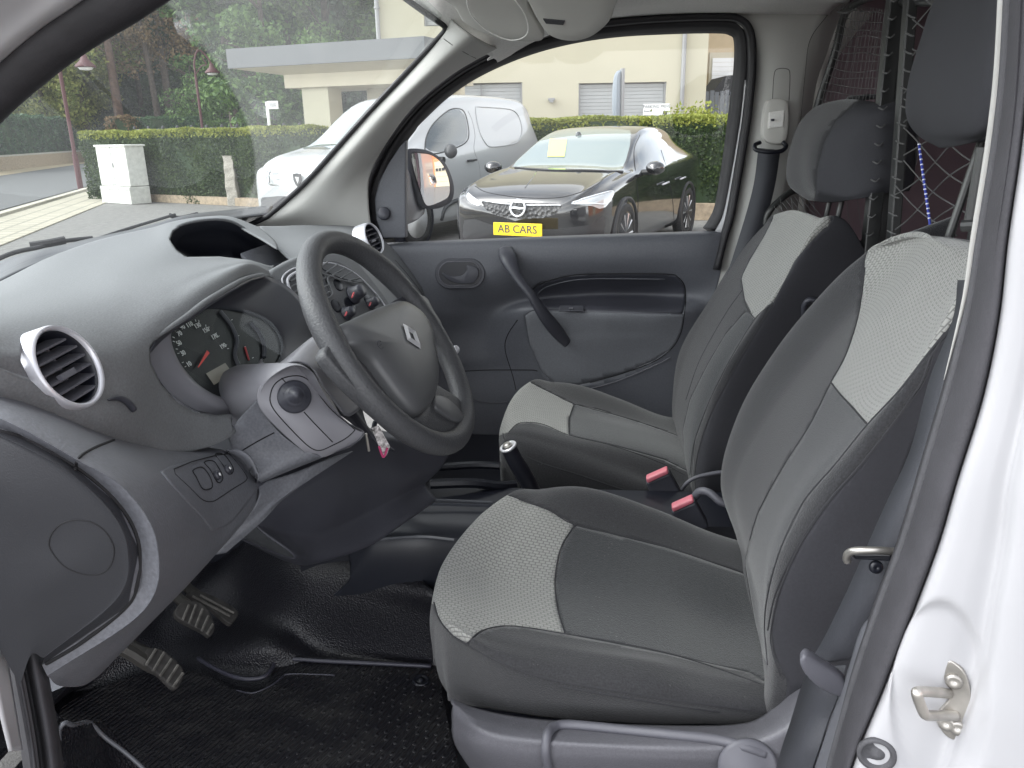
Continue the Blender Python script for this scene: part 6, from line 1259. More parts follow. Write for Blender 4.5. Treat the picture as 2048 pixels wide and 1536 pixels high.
# ---------------------------------------------------------------- trees
def tree(name, x, D, h, cr, label, m, n=5000, trunk=.22, cz=.62, size=.16, lean=0, bark=None, ch=None, clumps=26):
    q = at(x, 262, D); x0, y0 = q[0], q[1]; r = empty(name, (x0, y0, 0), label, 'tree'); bark = bark or M['bark']; ch = ch or h*.42
    tm = MB(); tm.tube([(x0, y0, -.1), (x0+lean*.3, y0, h*.3), (x0+lean*.8, y0, h*.6), (x0+lean, y0, h*.92)], [trunk, trunk*.8, trunk*.5, trunk*.15], 9)
    for k in range(9):
        a = rng.random()*6.28; z0 = h*(.35+.5*rng.random()); L_ = cr*(.5+.5*rng.random()); tm.tube([(x0+lean*z0/h, y0, z0), (x0+lean*z0/h+math.cos(a)*L_*.5, y0+math.sin(a)*L_*.5, z0+.3*L_), (x0+lean*z0/h+math.cos(a)*L_, y0+math.sin(a)*L_, z0+.45*L_)], [trunk*.3, trunk*.2, trunk*.06], 5)
    tm.build('trunk', bark, r, smooth=True)
    cc = []; 
    for k in range(clumps):
        u = rng.normal(size=3); u /= np.linalg.norm(u); s = rng.random()**.45; cc.append([x0+lean+u[0]*cr*s, y0+u[1]*cr*s, h*cz+u[2]*ch*s])
    cc = np.array(cc); rad = cr*(.22+.22*rng.random(clumps)); w = rad**2/np.sum(rad**2); k = rng.choice(clumps, n, p=w); d_ = rng.normal(size=(n, 3)); d_ /= np.linalg.norm(d_, axis=1)[:, None]
    P_ = cc[k]+d_*(rad[k]*(rng.random(n)**.4))[:, None]*[1, 1, .75]
    V_, F_ = leaves(P_, size, d_, 1.0); o = fast_mesh('crown', V_-np.array([x0, y0, 0]), F_, [m]); o.parent = r
tree('yellowing_tree', 95, 50, 9.2, 4.0, 'yellow green round tree behind the left lamp post', M['lf3'], 12000, cz=.66, size=.11)
tree('yellowing_tree', 175, 51, 9.2, 3.4, 'olive yellow bushy tree next to the reddish trunk', M['lf3'], 9000, cz=.62, size=.11)
tree('pine_tree', 243, 50, 16, 4, 'tall tree with reddish brown ivy covered trunk', M['lf1'], 9000, trunk=.32, cz=.8, bark=M['bark2'], ch=3.5)
tree('pine_tree', 322, 51, 16, 3.4, 'slim dark tree with thin leaning trunk', M['lf4'], 4200, trunk=.22, cz=.55, lean=-.5, ch=4.0, size=.11, clumps=22)
tree('pine_tree', 345, 52, 17, 3.6, 'tall grey trunked tree with sparse dry branches', M['lf4'], 3800, trunk=.28, cz=.56, ch=4.0, size=.11, clumps=20)
tree('conifer_tree', 205, 56, 17, 4.0, 'dark conifer standing behind the reddish trunk', M['lf1'], 12000, cz=.5, ch=7)
tree('conifer_tree', 290, 57, 18, 4.2, 'dark conifer behind the thin leaning trunk', M['lf1'], 12000, cz=.48, ch=7.5)
tree('conifer_tree', 405, 56, 18, 4.2, 'deep green conifer behind the curled street lamp', M['lf1'], 13000, cz=.46, ch=7.5)
tree('leafy_tree', 395, 50, 6.4, 2.4, 'small fresh green tree beside the curled lamp', M['lf2'], 5000, cz=.5, size=.10)
tree('leafy_tree', 470, 36, 11.5, 3.4, 'tall mid green tree behind the curved film edge on the windscreen', M['lf2'], 14000, cz=.68, ch=4.0, size=.13)
tree('leafy_tree', 545, 31, 8.2, 2.6, 'light green hanging tree left of the cream pillar', M['lf2'], 12000, cz=.52, ch=3.8, size=.10)
tree('maple_tree', 590, 33, 11.5, 2.8, 'yellow green leafy tree rising above the flat canopy', M['lf3'], 11000, cz=.80, ch=2.8, size=.12)
tree('copper_tree', 520, 38, 13.5, 2.6, 'dark reddish tree above the left end of the canopy', M['lf6'], 7000, cz=.82, ch=3)
tree('leafy_tree', 668, 34, 12, 3.0, 'dark green tree close to the cream house corner', M['lf2'], 12000, cz=.72, ch=3.8)
tree('leafy_tree', 20, 52, 11, 5, 'pale green tree at the far left behind the hedge', M['lf2'], 9000, cz=.5, ch=4)
tree('conifer_tree', 110, 60, 17, 5.0, 'large dark conifer behind the yellow green tree', M['lf1'], 12000, cz=.5, ch=7)
tree('leafy_tree', -110, 36, 9, 4.0, 'broad tree beyond the left edge of the windscreen', M['lf2'], 6000, cz=.55, ch=4)
wd = []; 
P_ = np.stack([rng.uniform(-75, 8, 60000), rng.uniform(64, 74, 60000), 17*rng.random(60000)**.8], 1); V_, F_ = leaves(P_, .30); o = fast_mesh('distant_wood', V_, F_, [M['lf1']]); tag(o, 'dark wood closing the view behind the trees', 'wood', kind='stuff')
bs = MB(); bs.box((-33, 76, 8), (95, .6, 16)); o = bs.build('wooded_hill', M['lf1']); o['kind'] = 'structure'
# ---------------------------------------------------------------- cream house
hx = np.array([math.cos(YAW), math.sin(YAW), 0]); hy = np.array([-math.sin(YAW), math.cos(YAW), 0]); HD = 21.0
def hp_(px, py, dd=0.0):      # point on the house front (a plane square to the street, HD in front), dd behind it
    d = ray(px, py); return CAM+d*((HD+dd)/(d@hy))
H3 = [hx, hy, [0, 0, 1]]
house = empty('cream_house', tuple(hp_(1050, 262)*[1, 1, 0]), 'cream rendered building with grey roller shutters behind the hedge', 'building')
xl = (hp_(764, 200)-CAM)@hx; xr = (hp_(1411, 200)-CAM)@hx
def hbx(mb, x0, x1, d0, d1, z0, z1): c = hx*((x0+x1)/2)+hy*(HD+(d0+d1)/2); mb.box((c[0], c[1], (z0+z1)/2), (x1-x0, d1-d0, z1-z0), H3)
def hx_(px, py): return (hp_(px, py)-CAM)@hx
ZT = 9.0
wins = [(hx_(1157,200), hx_(1332,200), .6, hp_(1245,165)[2]), (hx_(880,200), hx_(1045,200), .6, hp_(960,166)[2]), (hx_(848,40), hx_(930,40), hp_(880,52)[2], hp_(880,20)[2]+.9)]
wl = MB()   # front wall with real openings
xs = sorted({xl, xr, *[w[0] for w in wins], *[w[1] for w in wins]})
for a, b in zip(xs[:-1], xs[1:]):
    cuts = sorted([(w[2], w[3]) for w in wins if w[0] <= a+1e-6 and w[1] >= b-1e-6]); z = 0
    for c, d in cuts: hbx(wl, a, b, 0, .3, z, c); z = d
    hbx(wl, a, b, 0, .3, z, ZT)
hbx(wl, xl, xl+.3, .3, 9, 0, ZT); hbx(wl, xr-.3, xr, .3, 9, 0, ZT); hbx(wl, xl, xr, 9, 9.3, 0, ZT); hbx(wl, xl+.3, xr-.3, .9, 1.0, 0, ZT)
wl.build('wall', M['cream'], house)
M['slat'] = M['shutter']
for w in wins:
    wf = MB(); hbx(wf, w[0], w[1], .20, .24, w[2], w[3]); fr_ = wf.build('shutter_back', M['zinc'], house); fr_.name = 'window'
    sm = MB(); n_s = int((w[3]-w[2])/.085)
    for i in range(n_s):
        z = w[3]-.03-i*.085; c = hx*((w[0]+w[1])/2)+hy*(HD+.155); sm.box((c[0], c[1], z-.04), (w[1]-w[0]-.06, .012, .078), [hx, unit(hy+np.array([0, 0, .18])), unit(np.array([0, 0, 1])-hy*.18)])
    sm.build('roller_shutter', M['slat'], fr_)
    gm2 = MB(); hbx(gm2, w[0], w[0]+.04, .06, .2, w[2], w[3]); hbx(gm2, w[1]-.04, w[1], .06, .2, w[2], w[3]); hbx(gm2, (w[0]+w[1])/2-.012, (w[0]+w[1])/2+.012, .10, .14, w[2], w[3]); gm2.build('shutter_rails', M['zinc'], fr_)
dp_ = MB()
for x in (1366, 762): 
    c = hp_(x, 150, -.09); dp_.tube([(c[0], c[1], 0), (c[0], c[1], ZT)], .055, 10)
    for z in (1.6, 4.2): dp_.tube([(c[0], c[1], z), (c[0], c[1], z+.04)], .075, 10)
dp_.build('downpipe', M['zinc'], house)
sl_m = MB(); c = hp_(1103, 200, -.08); sl_m.box((c[0], c[1], c[2]+.02), (.16, .16, .05)); sl_m.box((c[0], c[1]-.02, c[2]-.03), (.10, .10, .05)); sl_m.build('wall_light', M['zinc'], house)
# side wall window strip
sw_m = MB(); c = hx*(xl-.02)+hy*(HD+4.0); sw_m.box((c[0], c[1], 5.3), (.05, 3.0, 2.2), H3); sw_m.build('side_window', M['zinc'], house)
# set-back tan wing with white shutter
wing = empty('tan_outbuilding', tuple(hp_(1450, 262, 4)*[1, 1, 0]), 'tan rendered building with a white roller door at the right edge of the window view', 'building')
def wbx(mb, px0, px1, pz0, pz1, d0, d1):
    z0 = hp_(1440, pz0, d0)[2] if pz0 is not None else 0; z1 = hp_(1440, pz1, d0)[2]; a = (hp_(px0, 200, d0)-CAM)@hx; b = (hp_(px1, 200, d0)-CAM)@hx; hbx(mb, a, b, d0, d1, z0, z1)
m1 = MB(); wbx(m1, 1405, 1800, None, -60, 4.0, 4.3); m1.build('wall', M['tan'], wing); m2 = MB(); wbx(m2, 1415, 1640, None, 105, 3.9, 4.0); m2.build('door_surround', M['creamdull'], wing)
m3 = MB(); zt = hp_(1440, 116, 3.85)[2]; a = (hp_(1421, 200, 3.85)-CAM)@hx; b = (hp_(1620, 200, 3.85)-CAM)@hx
for i in range(28): hbx(m3, a, b, 3.85, 3.87+.004*(i % 2), zt-.12*(i+1)+.006, zt-.12*i)
m3.build('roller_door', M['signwhite'], wing)
fence = empty('grey_panel_fence', tuple(hp_(1440, 262, 1)*[1, 1, 0]), 'grey slatted fence panel right of the downpipe', 'fence'); m4 = MB(); a = (hp_(1400, 200, 1)-CAM)@hx; zt = hp_(1430, 184, 1)[2]
M['fencegrey'] = mat('grey_composite', (.14, .15, .165), .7, var=.08, vscale=3)
for i in range(34): hbx(m4, a+i*.13, a+i*.13+.11, 1.0+.02*(i % 2), 1.03+.02*(i % 2), 0, zt+.02*(i % 3))
m4.build('fence_slats', M['fencegrey'], fence)
rf = empty('lean_to_roof', tuple(hp_(1450, 262, 2)*[1, 1, 0]), 'dark sloping shed roof showing above the grey fence', 'shed'); q = [hp_(1424,186,2),hp_(1450,152,2),hp_(1560,140,2),hp_(1560,186,2)]
MB().prism(q, hy*1.5).build('shed_roof', mat('dark_shed', (.035, .035, .038), .7), rf)
ps = MB()
for q in (hp_(1424,186,2), hp_(1555,186,2)): ps.box((q[0], q[1]+.2, q[2]/2), (.08, .08, q[2]))
ps.build('shed_posts', M['fencegrey'], rf)
# grey folded parasol on its pole, behind the hedge
pz = empty('folded_parasol', tuple(at(1240, 262, 16.5)*[1, 1, 0]), 'grey folded parasol standing before the shuttered window', 'parasol'); a_, b_, c_ = at(1243, 236, 16.5), at(1243, 137, 16.5), at(1240, 170, 16.5)
MB().tube([(a_[0], a_[1], 0), (a_[0], a_[1], b_[2])], .045, 10).build('pole', M['zinc'], pz); M['psol'] = mat('pale_grey_cloth', (.24, .27, .30), .8)
MB().tube([(a_[0]-.08, a_[1]-.05, 1.3), (a_[0]-.11, a_[1]-.05, 1.8), (a_[0]-.10, a_[1]-.03, 2.3), (a_[0]-.02, a_[1], b_[2]-.03)], [.04, .08, .065, .02], 8).build('folded_canopy', M['psol'], pz)
# parking sign
sgn = empty('parking_sign', tuple(at(1312, 262, 14.6)*[1, 1, 0]), 'white private parking notice board above the hedge', 'sign'); pa, pb2 = at(1287, 209, 14.6), at(1339, 237, 14.6)
spl2 = Plane(at(1313, 222, 14.6), (0, -1, 0), (1, 0, 0)); wS, hS = (pb2[0]-pa[0]), (pa[2]-pb2[2]); MB().box(spl2.o+np.array([0, .015, 0]), (wS, .03, hS)).build('sign_board', M['signwhite'], sgn)
tx = MB(); tx.add(*text_geo('PARKING PRIVÉ', spl2, 0, hS*.30, .072, off=.002, sx=.93)); tx.add(*text_geo('Réservé', spl2, -wS*.32, -.0, .042, off=.002)); tx.add(*text_geo('stationnement', spl2, -wS*.22, -hS*.3, .042, off=.002)); tx.box(spl2.xy(wS*.32, -hS*.12, .002), (.07, .004, .05)); tx.box(spl2.xy(wS*.34, -hS*.28, .002), (.05, .004, .03)); tx.build('lettering', M['signtext'], sgn)
pq = MB(); [pq.tube([(spl2.o[0]+dx, spl2.o[1]+.05, 0), (spl2.o[0]+dx, spl2.o[1]+.05, spl2.o[2])], .025, 8) for dx in (-.15, .15)]; pq.build('posts', M['zinc'], sgn)
pln = empty('shrub', tuple(at(1385, 262, 14.8)*[1, 1, 0]), 'light green shrub sprouting above the hedge beside the downpipe', 'plant'); q = at(1388, 232, 14.4); P_ = q+rng.normal(size=(500, 3))*[.22, .15, .09]; V_, F_ = leaves(P_, .035); o = fast_mesh('shrub_leaves', V_-np.array(pln.location), F_, [M['boxtop']]); o.parent = pln
MB().tube([(q[0], q[1], 0), (q[0], q[1], q[2])], .02, 6).build('stem', M['bark'], pln)
# ---------------------------------------------------------------- flat canopy with pillar
cn_ = empty('flat_canopy', tuple(at(610, 262, 15.3)*[1, 1, 0]), 'flat roofed carport with grey fascia and cream pillar beside the house', 'carport')
ca, cb = at(455, 130, 15.4), at(850, 112, 14.25); cd = np.array([cb[0]-ca[0], cb[1]-ca[1]]); cd /= np.linalg.norm(cd); cdn = np.array([-cd[1], cd[0]])
Lc = np.hypot(cb[0]-ca[0], cb[1]-ca[1]); zb_ = at(455, 137, 15.4)[2]; ztp = at(455, 98, 15.4)[2]
def cpt(u, w, z): return np.array([ca[0]+cd[0]*u+cdn[0]*w, ca[1]+cd[1]*u+cdn[1]*w, z])
C4 = [[*cd, 0], [*cdn, 0], [0, 0, 1]]
def cbx(mb, u0, u1, w0, w1, z0, z1): mb.box(cpt((u0+u1)/2, (w0+w1)/2, (z0+z1)/2), (u1-u0, w1-w0, z1-z0), C4)
m5 = MB(); cbx(m5, 0, Lc, 0, 2.3, zb_, ztp); m5.build('fascia', M['fascia'], cn_)
def un(px): q = at(px, 262, 15.2); return (np.array(q[:2])-ca[:2])@cd
u1_, u2_ = un(585), un(648)
m6 = MB(); cbx(m6, .9, Lc-.1, .45, 2.2, zb_-.36, zb_-.002); so_ = MB(); so_.prism([cpt(.05, .06, zb_-.004), cpt(Lc-.05, .06, zb_-.004), cpt(Lc-.05, .5, zb_-.14), cpt(.95, .5, zb_-.14)], (0, 0, .003)); m6.V += so_.V; m6.F += [tuple(i+8 for i in f) for f in so_.F]
m6.build('beam', M['creamdull'], cn_); m7 = MB(); cbx(m7, u1_, u2_, .55, 1.0, 1.3, zb_-.358); m7.build('pillar', M['cream'], cn_)
m8 = MB(); cbx(m8, u1_-.14, u2_+.3, .45, 1.1, 0, 1.15); cbx(m8, u1_-.2, u2_+.4, .40, 1.15, 1.15, 1.31); m8.build('stone_plinth', M['stone'], cn_); m9 = MB(); cbx(m9, u2_+.2, Lc-.1, 1.6, 1.8, 0, zb_-.36); m9.build('back_wall', M['creamdull'], cn_)
# ---------------------------------------------------------------- garage building seen in the mirror
gb = empty('orange_garage_building', (17, 3.2, 0), 'orange rendered building with a pale garage door reflected in the far mirror', 'building')

M['orange'] = mat('orange_render', (.50, .20, .10), .9, nscale=60, bump=.3, var=.08, vscale=2); M['orange2'] = mat('orange_frame', (.62, .27, .13), .8)
m10 = MB(); vb(m10, 17.2, 21, -9, 11, 0, 5.5); m10.build('wall', M['orange'], gb); GY = 3.3
m11 = MB(); vb(m11, 17.1, 17.22, GY-1.5, GY-1.3, 0, 2.6); vb(m11, 17.1, 17.22, GY+1.3, GY+1.5, 0, 2.6); vb(m11, 17.1, 17.22, GY-1.5, GY+1.5, 2.6, 2.85); m11.build('door_surround', M['orange2'], gb)
m12 = MB(); [vb(m12, 17.12, 17.16, GY-1.3, GY+1.3, .52*i+.01, .52*i+.51) for i in range(5)]; gd = m12.build('garage_door', M['creamdull'], gb)
m13 = MB(); [vb(m13, 17.08, 17.12, GY-1.2+.5*i, GY-.8+.5*i, 1.62, 1.90) for i in range(5)]; m13.build('door_lights', M['black'], gd)
bpy.data.objects.remove(bpy.data.objects['mirror_glass'])
# convex glass
Rm = 1.15; Gm = []
mcc = np.mean(I_, 0); U_ = mpl.x; W_ = mpl.y
Vc = [mcc]; Fc = []
for r_ in range(1, 9):
    for k in range(50):
        q = mcc+(np.array(I_[k])-mcc)*r_/8; dd_ = np.linalg.norm(q-mcc); Vc.append(q-mn*(dd_**2/(2*Rm))+mn*.0065)
Fc = [(0, 1+k, 1+(k+1) % 50) for k in range(50)]+[(1+(r_-1)*50+k, 1+r_*50+k, 1+r_*50+(k+1) % 50, 1+(r_-1)*50+(k+1) % 50) for r_ in range(1, 8) for k in range(50)]
link('mirror_glass', Vc, Fc, M['mirrorglass'], mh, smooth=True)
# ---------------------------------------------------------------- parked cars
M['blackpaint'] = mat('black_car_paint', (.008, .008, .010), .12, coat=1, spec=.6)
M['vanwhite'] = mat('white_van_paint', (.42, .43, .435), .25, coat=.5)
M['carglass'] = mat('dark_car_glass', (.02, .03, .03), .03, spec=.8, coat=1); M['screen'] = mat('reflecting_screen_glass', (.16, .20, .19), .03, spec=1, coat=1)
M['tyre'] = mat('tyre', (.02, .02, .02), .85); M['alloy'] = mat('alloy_rim', (.55, .55, .56), .3, metal=.7); M['headl'] = mat('headlamp_lens', (.45, .48, .5), .08, spec=.8, coat=1); M['led'] = mat('led_strip', (.85, .87, .9), .3)
M['grille'] = mat('grille_mesh', (.045, .045, .047), .4, kind='voronoi', nscale=28, bump=1, bdist=.02); M['yellow'] = mat('yellow_plate', (.80, .55, .01), .4); M['bumperblack'] = mat('bumper_plastic', (.02, .02, .022), .5); M['greypl'] = mat('grey_bumper_plastic', (.06, .062, .065), .55)
M['paper'] = mat('lime_paper', (.62, .85, .22), .7)
def car_body(st, X, Y, a, s, nr=110, nc=120):
    """st: stations (y, half width, bottom, shoulder z, top half width, top z, crown)"""
    rows = []
    for (y, w, zb, zs, wt, zt) in st:
        half = [(0, zb), (w*.8, zb), (w*.96, zb+.06), (w*.99, zb+.2*(zs-zb)+.05), (w, zb+.62*(zs-zb)), (w*.975, zs), (wt+(w-wt)*.25, zs+(zt-zs)*.62), (wt, zs+(zt-zs)*.9), (wt*.86, zt-.015), (wt*.45, zt), (0, zt+.005)]
        full = [(-x, z) for x, z in half]+[(x, z) for x, z in half[::-1]][1:]
        rows.append([np.array([x, y, z]) for x, z in full])
    A0, B0 = np.array(rows[0]), np.array(rows[-1]); c0_, c1_ = A0.mean(0), B0.mean(0); sh = lambda A, c, f, dy: [c+(q-c)*np.array([f, 1, f])+np.array([0, dy, 0]) for q in A]
    rows = [sh(A0, c0_, .01, -.03), sh(A0, c0_, .6, -.02)]+rows+[sh(B0, c1_, .6, .01), sh(B0, c1_, .01, .02)]
    P_ = grid_pts(rows, nr, nc); ca_, sa_ = math.cos(a), math.sin(a); Q = P_*s
    return np.stack([X+Q[..., 0]*ca_+Q[..., 1]*sa_, Y-Q[..., 0]*sa_+Q[..., 1]*ca_, Q[..., 2]], -1)
def loc(X, Y, a, s):
    ca_, sa_ = math.cos(a), math.sin(a)
    return lambda x, y, z: np.array([X+s*(x*ca_+y*sa_), Y+s*(-x*sa_+y*ca_), s*z])
def wheel(L_, x, y, r, w, par, sgn, spokes=10, rimm=None):
    c = L_(x, y, r); ax = unit(L_(x+sgn, y, r)-c)
    t = link('wheel', *lathe([(r*.6, -w), (r*.93, -w), (r, -w*.6), (r, w*.1), (r*.96, w*.3), (r*.72, w*.32), (r*.70, w*.1), (r*.68, -w*.2)], c, ax, 40), M['tyre'], par)
    link('rim', *lathe([(r*.70, w*.28), (r*.66, w*.2), (r*.62, -w*.1), (r*.3, -w*.12), (0, -w*.12)], c, ax, 40), rimm or M['bumperblack'], t)
    m = MB(); n1 = unit(np.cross(ax, [0, 0, 1.0])); n2 = np.cross(ax, n1)
    for k in range(spokes):
        g = 2*math.pi*k/spokes; d_ = math.cos(g)*n1+math.sin(g)*n2; m.tube([c+ax*w*.12+d_*r*.1, c+ax*w*.22+d_*r*.66], r*.045, 6)
    m.add(*lathe([(r*.14, 0), (r*.12, w*.25), (0, w*.28)], c, ax, 16)); m.build('spokes', M['alloy'], t); return t
# black hatchback
hX, hY, ha, hs = -.655, 7.951, .373, .978
HB = [(-.02,.50,.30,.62,.40,.66),(.03,.66,.22,.66,.56,.73),(.12,.77,.19,.70,.64,.79),(.35,.855,.18,.76,.69,.865),(.7,.875,.17,.83,.70,.93),(1.05,.88,.17,.88,.70,.975),(1.25,.88,.17,.90,.69,1.00),(1.5,.88,.17,.915,.66,1.12),(1.85,.88,.17,.93,.61,1.29),(2.2,.88,.17,.94,.585,1.385),(2.6,.88,.17,.95,.575,1.415),(3.05,.88,.17,.965,.57,1.40),(3.45,.88,.18,.985,.55,1.34),(3.75,.87,.19,1.0,.53,1.22),(3.93,.85,.22,.99,.56,1.07),(4.0,.80,.28,.93,.60,.96),(4.05,.72,.32,.80,.55,.86)]
hatch = empty('black_hatchback', (hX+.7, hY+1.8, 0), 'black five door hatchback with yellow front plate parked by the hedge', 'car')
HP = car_body(HB, hX, hY, ha, hs); Lh_ = loc(hX, hY, ha, hs); hax = unit(Lh_(0, 1, 0)-Lh_(0, 0, 0)); hrt = unit(Lh_(1, 0, 0)-Lh_(0, 0, 0))
def lc(V_): q = V_-np.array([hX, hY, 0]); return np.stack([q@hrt/hs, q@hax/hs, V_[:, 2]/hs], 1)
ws = [(1026,333),(1043,305),(1065,278),(1085,264),(1110,260),(1160,257),(1230,257),(1262,261),(1260,290),(1252,320),(1242,340),(1180,338),(1100,336)]
sw1 = [(1277,328),(1272,300),(1279,275),(1292,263),(1303,262),(1312,290),(1322,325),(1300,336)]; sw2 = [(1308,263),(1325,270),(1338,290),(1346,315),(1335,323),(1325,325),(1315,290)]
hl1 = [(1140,407),(1165,396),(1200,386),(1225,379),(1230,383),(1224,398),(1212,414),(1200,418),(1185,412),(1160,410)]; hl2 = [(936,384),(945,392),(962,405),(958,413),(944,407),(935,400),(933,390)]
grl = [(962,402),(1000,404),(1060,406),(1118,407),(1124,412),(1112,428),(1090,436),(1040,438),(995,432),(972,420)]
lowg = [(928,440),(950,438),(1000,455),(1100,460),(1180,450),(1205,432),(1213,436),(1206,480),(1190,510),(940,505),(925,470)]
fa1 = [(1233,500),(1234,470),(1237,445),(1243,425),(1250,412),(1258,408),(1268,416),(1275,435),(1278,460),(1278,500)]; 
def cond_side(c): l = lc(c); return l[:, 0] > .3
def arch(yc, r=.37, x=.5): return dict(cond=lambda c: (np.hypot(lc(c)[:, 1]-yc, lc(c)[:, 2]-.30) < r) & (np.abs(lc(c)[:, 0]) > x))
Hb = surface(None, 0, 0, [dict(name='windscreen', mat=M['screen'], poly=ws, ymax=1e9, cond=lambda c: lc(c)[:, 1] < 2.5), dict(name='side_window', mat=M['carglass'], poly=sw1, cond=cond_side), dict(name='side_window', key='sw2', mat=M['carglass'], poly=sw2, cond=cond_side),
    dict(name='headlight', mat=M['headl'], poly=hl1, cond=lambda c: lc(c)[:, 1] < 1.2), dict(name='headlight', key='h2', mat=M['headl'], poly=hl2, cond=lambda c: lc(c)[:, 1] < 1.2), dict(name='grille', mat=M['grille'], poly=grl, cond=lambda c: lc(c)[:, 1] < .8), dict(name='lower_grille', mat=M['bumperblack'], poly=lowg, cond=lambda c: lc(c)[:, 1] < .6)],
    dict(name='body', mat=M['blackpaint']), hatch, thick=0, raw=HP, facing=False)
allh = list(Hb.values()); hbv = bvh_of(allh)
for x, y, sg in ((.80, .82, 1), (-.80, .82, -1), (.80, 3.36, 1), (-.80, 3.36, -1)):
    link('wheel_arch', *lathe([(.37, -.02), (.37, .09), (.345, .092), (.34, .0)], Lh_(x, y, .33), unit(Lh_(x+sg, y, 0)-Lh_(x, y, 0)), 40), M['bumperblack'], hatch)
    link('arch_shadow', *lathe([(.36, .0), (.36, .075), (0, .076)], Lh_(x, y, .33), unit(Lh_(x+sg, y, 0)-Lh_(x, y, 0)), 40), M['black'], hatch).name = 'wheel_well_shade'  # black drum colours in the shade inside the arch
    wheel(Lh_, x+sg*.05, y, .32, .10, hatch, sg)
def gr(objs, q, r, m, nm, par, off=.003): return groove(objs, q, r, m, nm, par, off=off)
gr(allh, [(966,402),(1000,407),(1022,409)], .007, M['led'], 'chrome_bar', hatch, .012); gr(allh, [(1054,411),(1090,411),(1122,411)], .007, M['led'], 'chrome_bar', hatch, .012)
ce, ne = hit(hbv, 1037, 417, .02)
if ce is not None:
    epl = Plane(ce, -hax*.98+np.array([0, 0, .15]), hrt); eb = tube('round_emblem', epl.ell(0, 0, .078, .078, n=32), .009, M['led'], hatch, closed=True, n=48)
    z = MB(); z.prism([epl.xy(-.075, -.006), epl.xy(-.005, -.006), epl.xy(-.012, .013), epl.xy(-.055, .010)], epl.n*.01); z.prism([epl.xy(.075, .006), epl.xy(.005, .006), epl.xy(.012, -.013), epl.xy(.055, -.010)], epl.n*.01); z.prism([epl.xy(-.012, .012), epl.xy(.03, .006), epl.xy(.012, -.012), epl.xy(-.03, -.006)], epl.n*.01); z.build('lightning_flash', M['led'], eb)
pc_ = at(1035, 459, 7.60); ppl = Plane(pc_, -hax, hrt); lw = np.linalg.norm(ppl.px(1084,460)-ppl.px(987,458)); 
npl = MB().box(ppl.o, (lw, .014, lw*.235), [ppl.x, ppl.n, ppl.y]).build('number_plate', M['yellow'], hatch); bev(npl, .004)
MB().add(*text_geo('AB CARS', ppl, 0, 0, lw*.205, off=.009, thick=.001)).build('plate_lettering', M['signtext'], npl)
gr(allh, [(1150,408),(1180,407),(1210,409)], .006, M['led'], 'light_strip', hatch, .006); gr(allh, [(936,397),(945,402),(958,408)], .006, M['led'], 'light_strip', hatch, .006); gr(allh, [(1145,405),(1180,394),(1222,382)], .004, M['led'], 'light_strip', hatch, .006)
gr(allh, [(950,372),(975,385),(1040,395),(1110,396),(1150,388),(1190,372),(1215,350)], .004, M['groove'], 'bonnet_gap', hatch, .0); gr(allh, [(1030,336),(1100,341),(1180,342),(1245,344)], .010, M['bumperblack'], 'wiper_cowl', hatch, .006)
gr(allh, [(1073,343),(1062,360),(1050,376)], .004, M['blackpaint'], 'bonnet_crease', hatch, .002); gr(allh, [(1275,440),(1276,400),(1272,350),(1268,300),(1280,270)], .004, M['groove'], 'door_gap', hatch, .0); gr(allh, [(1348,440),(1345,400),(1335,345),(1322,300)], .004, M['groove'], 'door_gap', hatch, 0)
for a_, b_ in (((1320,369),(1333,364)), ((1356,358),(1366,354))): 
    A_, _ = hit(hbv, *a_, .03); B_, _ = hit(hbv, *b_, .03)
    if A_ is not None and B_ is not None: tube('door_handle', [A_, B_], .011, M['silver'], hatch)
for sg in (1, -1):
    c = Lh_(sg*1.0, 1.42, .97); r_ = empty('mirror', tuple(c), None, None); r_.parent = hatch; bpy.context.view_layer.update(); r_.matrix_world = Matrix.Translation(tuple(c))
    ln = lathe([(.03, -.05), (.075, -.03), (.085, .02), (.07, .07), (.03, .10), (0, .105)], c, -hax, 20); V_ = np.array(ln[0]); V_ = c+(V_-c)@(np.outer(hrt, hrt)*1.25+np.outer(hax, hax)+np.outer([0, 0, 1], [0, 0, 1])*.85)
    link('mirror_shell', V_, ln[1], M['blackpaint'], r_); MB().tube([Lh_(sg*.84, 1.42, .92), Lh_(sg*.96, 1.42, .93)], .03, 8).build('mirror_arm', M['bumperblack'], r_)
PQ = [hit(hbv, x, y, .006)[0] for x, y in ((1100,278),(1134,279),(1129,314),(1095,314))]
if all(q is not None for q in PQ): plate('price_sheet', PQ, hax*-.002, M['paper'], hatch)
qm = hit(hbv, 1157, 271, .01)[0]
if qm is not None: link('sensor_pod', *lathe([(.035, -.002), (.03, .004), (0, .006)], qm, unit(CAM-qm), 20), M['carglass'], hatch)
# white panel van
vX, vY, va, vs = -3.282, 9.32, .409, 1.019
VB = [(-.02,.55,.34,.80,.45,.86),(.04,.74,.26,.86,.60,.95),(.15,.86,.22,.90,.68,1.02),(.4,.90,.2,.96,.72,1.10),(.75,.92,.2,1.02,.74,1.16),(1.0,.92,.2,1.04,.74,1.22),(1.2,.92,.2,1.06,.72,1.33),(1.5,.92,.2,1.08,.70,1.54),(1.8,.92,.2,1.09,.70,1.70),(2.1,.92,.2,1.10,.70,1.78),(2.6,.92,.2,1.12,.70,1.81),(3.2,.92,.22,1.12,.70,1.81),(3.9,.92,.22,1.12,.70,1.79),(4.2,.91,.25,1.10,.69,1.74),(4.36,.89,.3,1.08,.68,1.60),(4.42,.85,.32,1.0,.66,1.30),(4.44,.80,.36,.9,.6,1.0)]
pv = empty('white_panel_van', (vX+.9, vY+2, 0), 'white panel van parked between the cream pillar and the black hatchback', 'van')
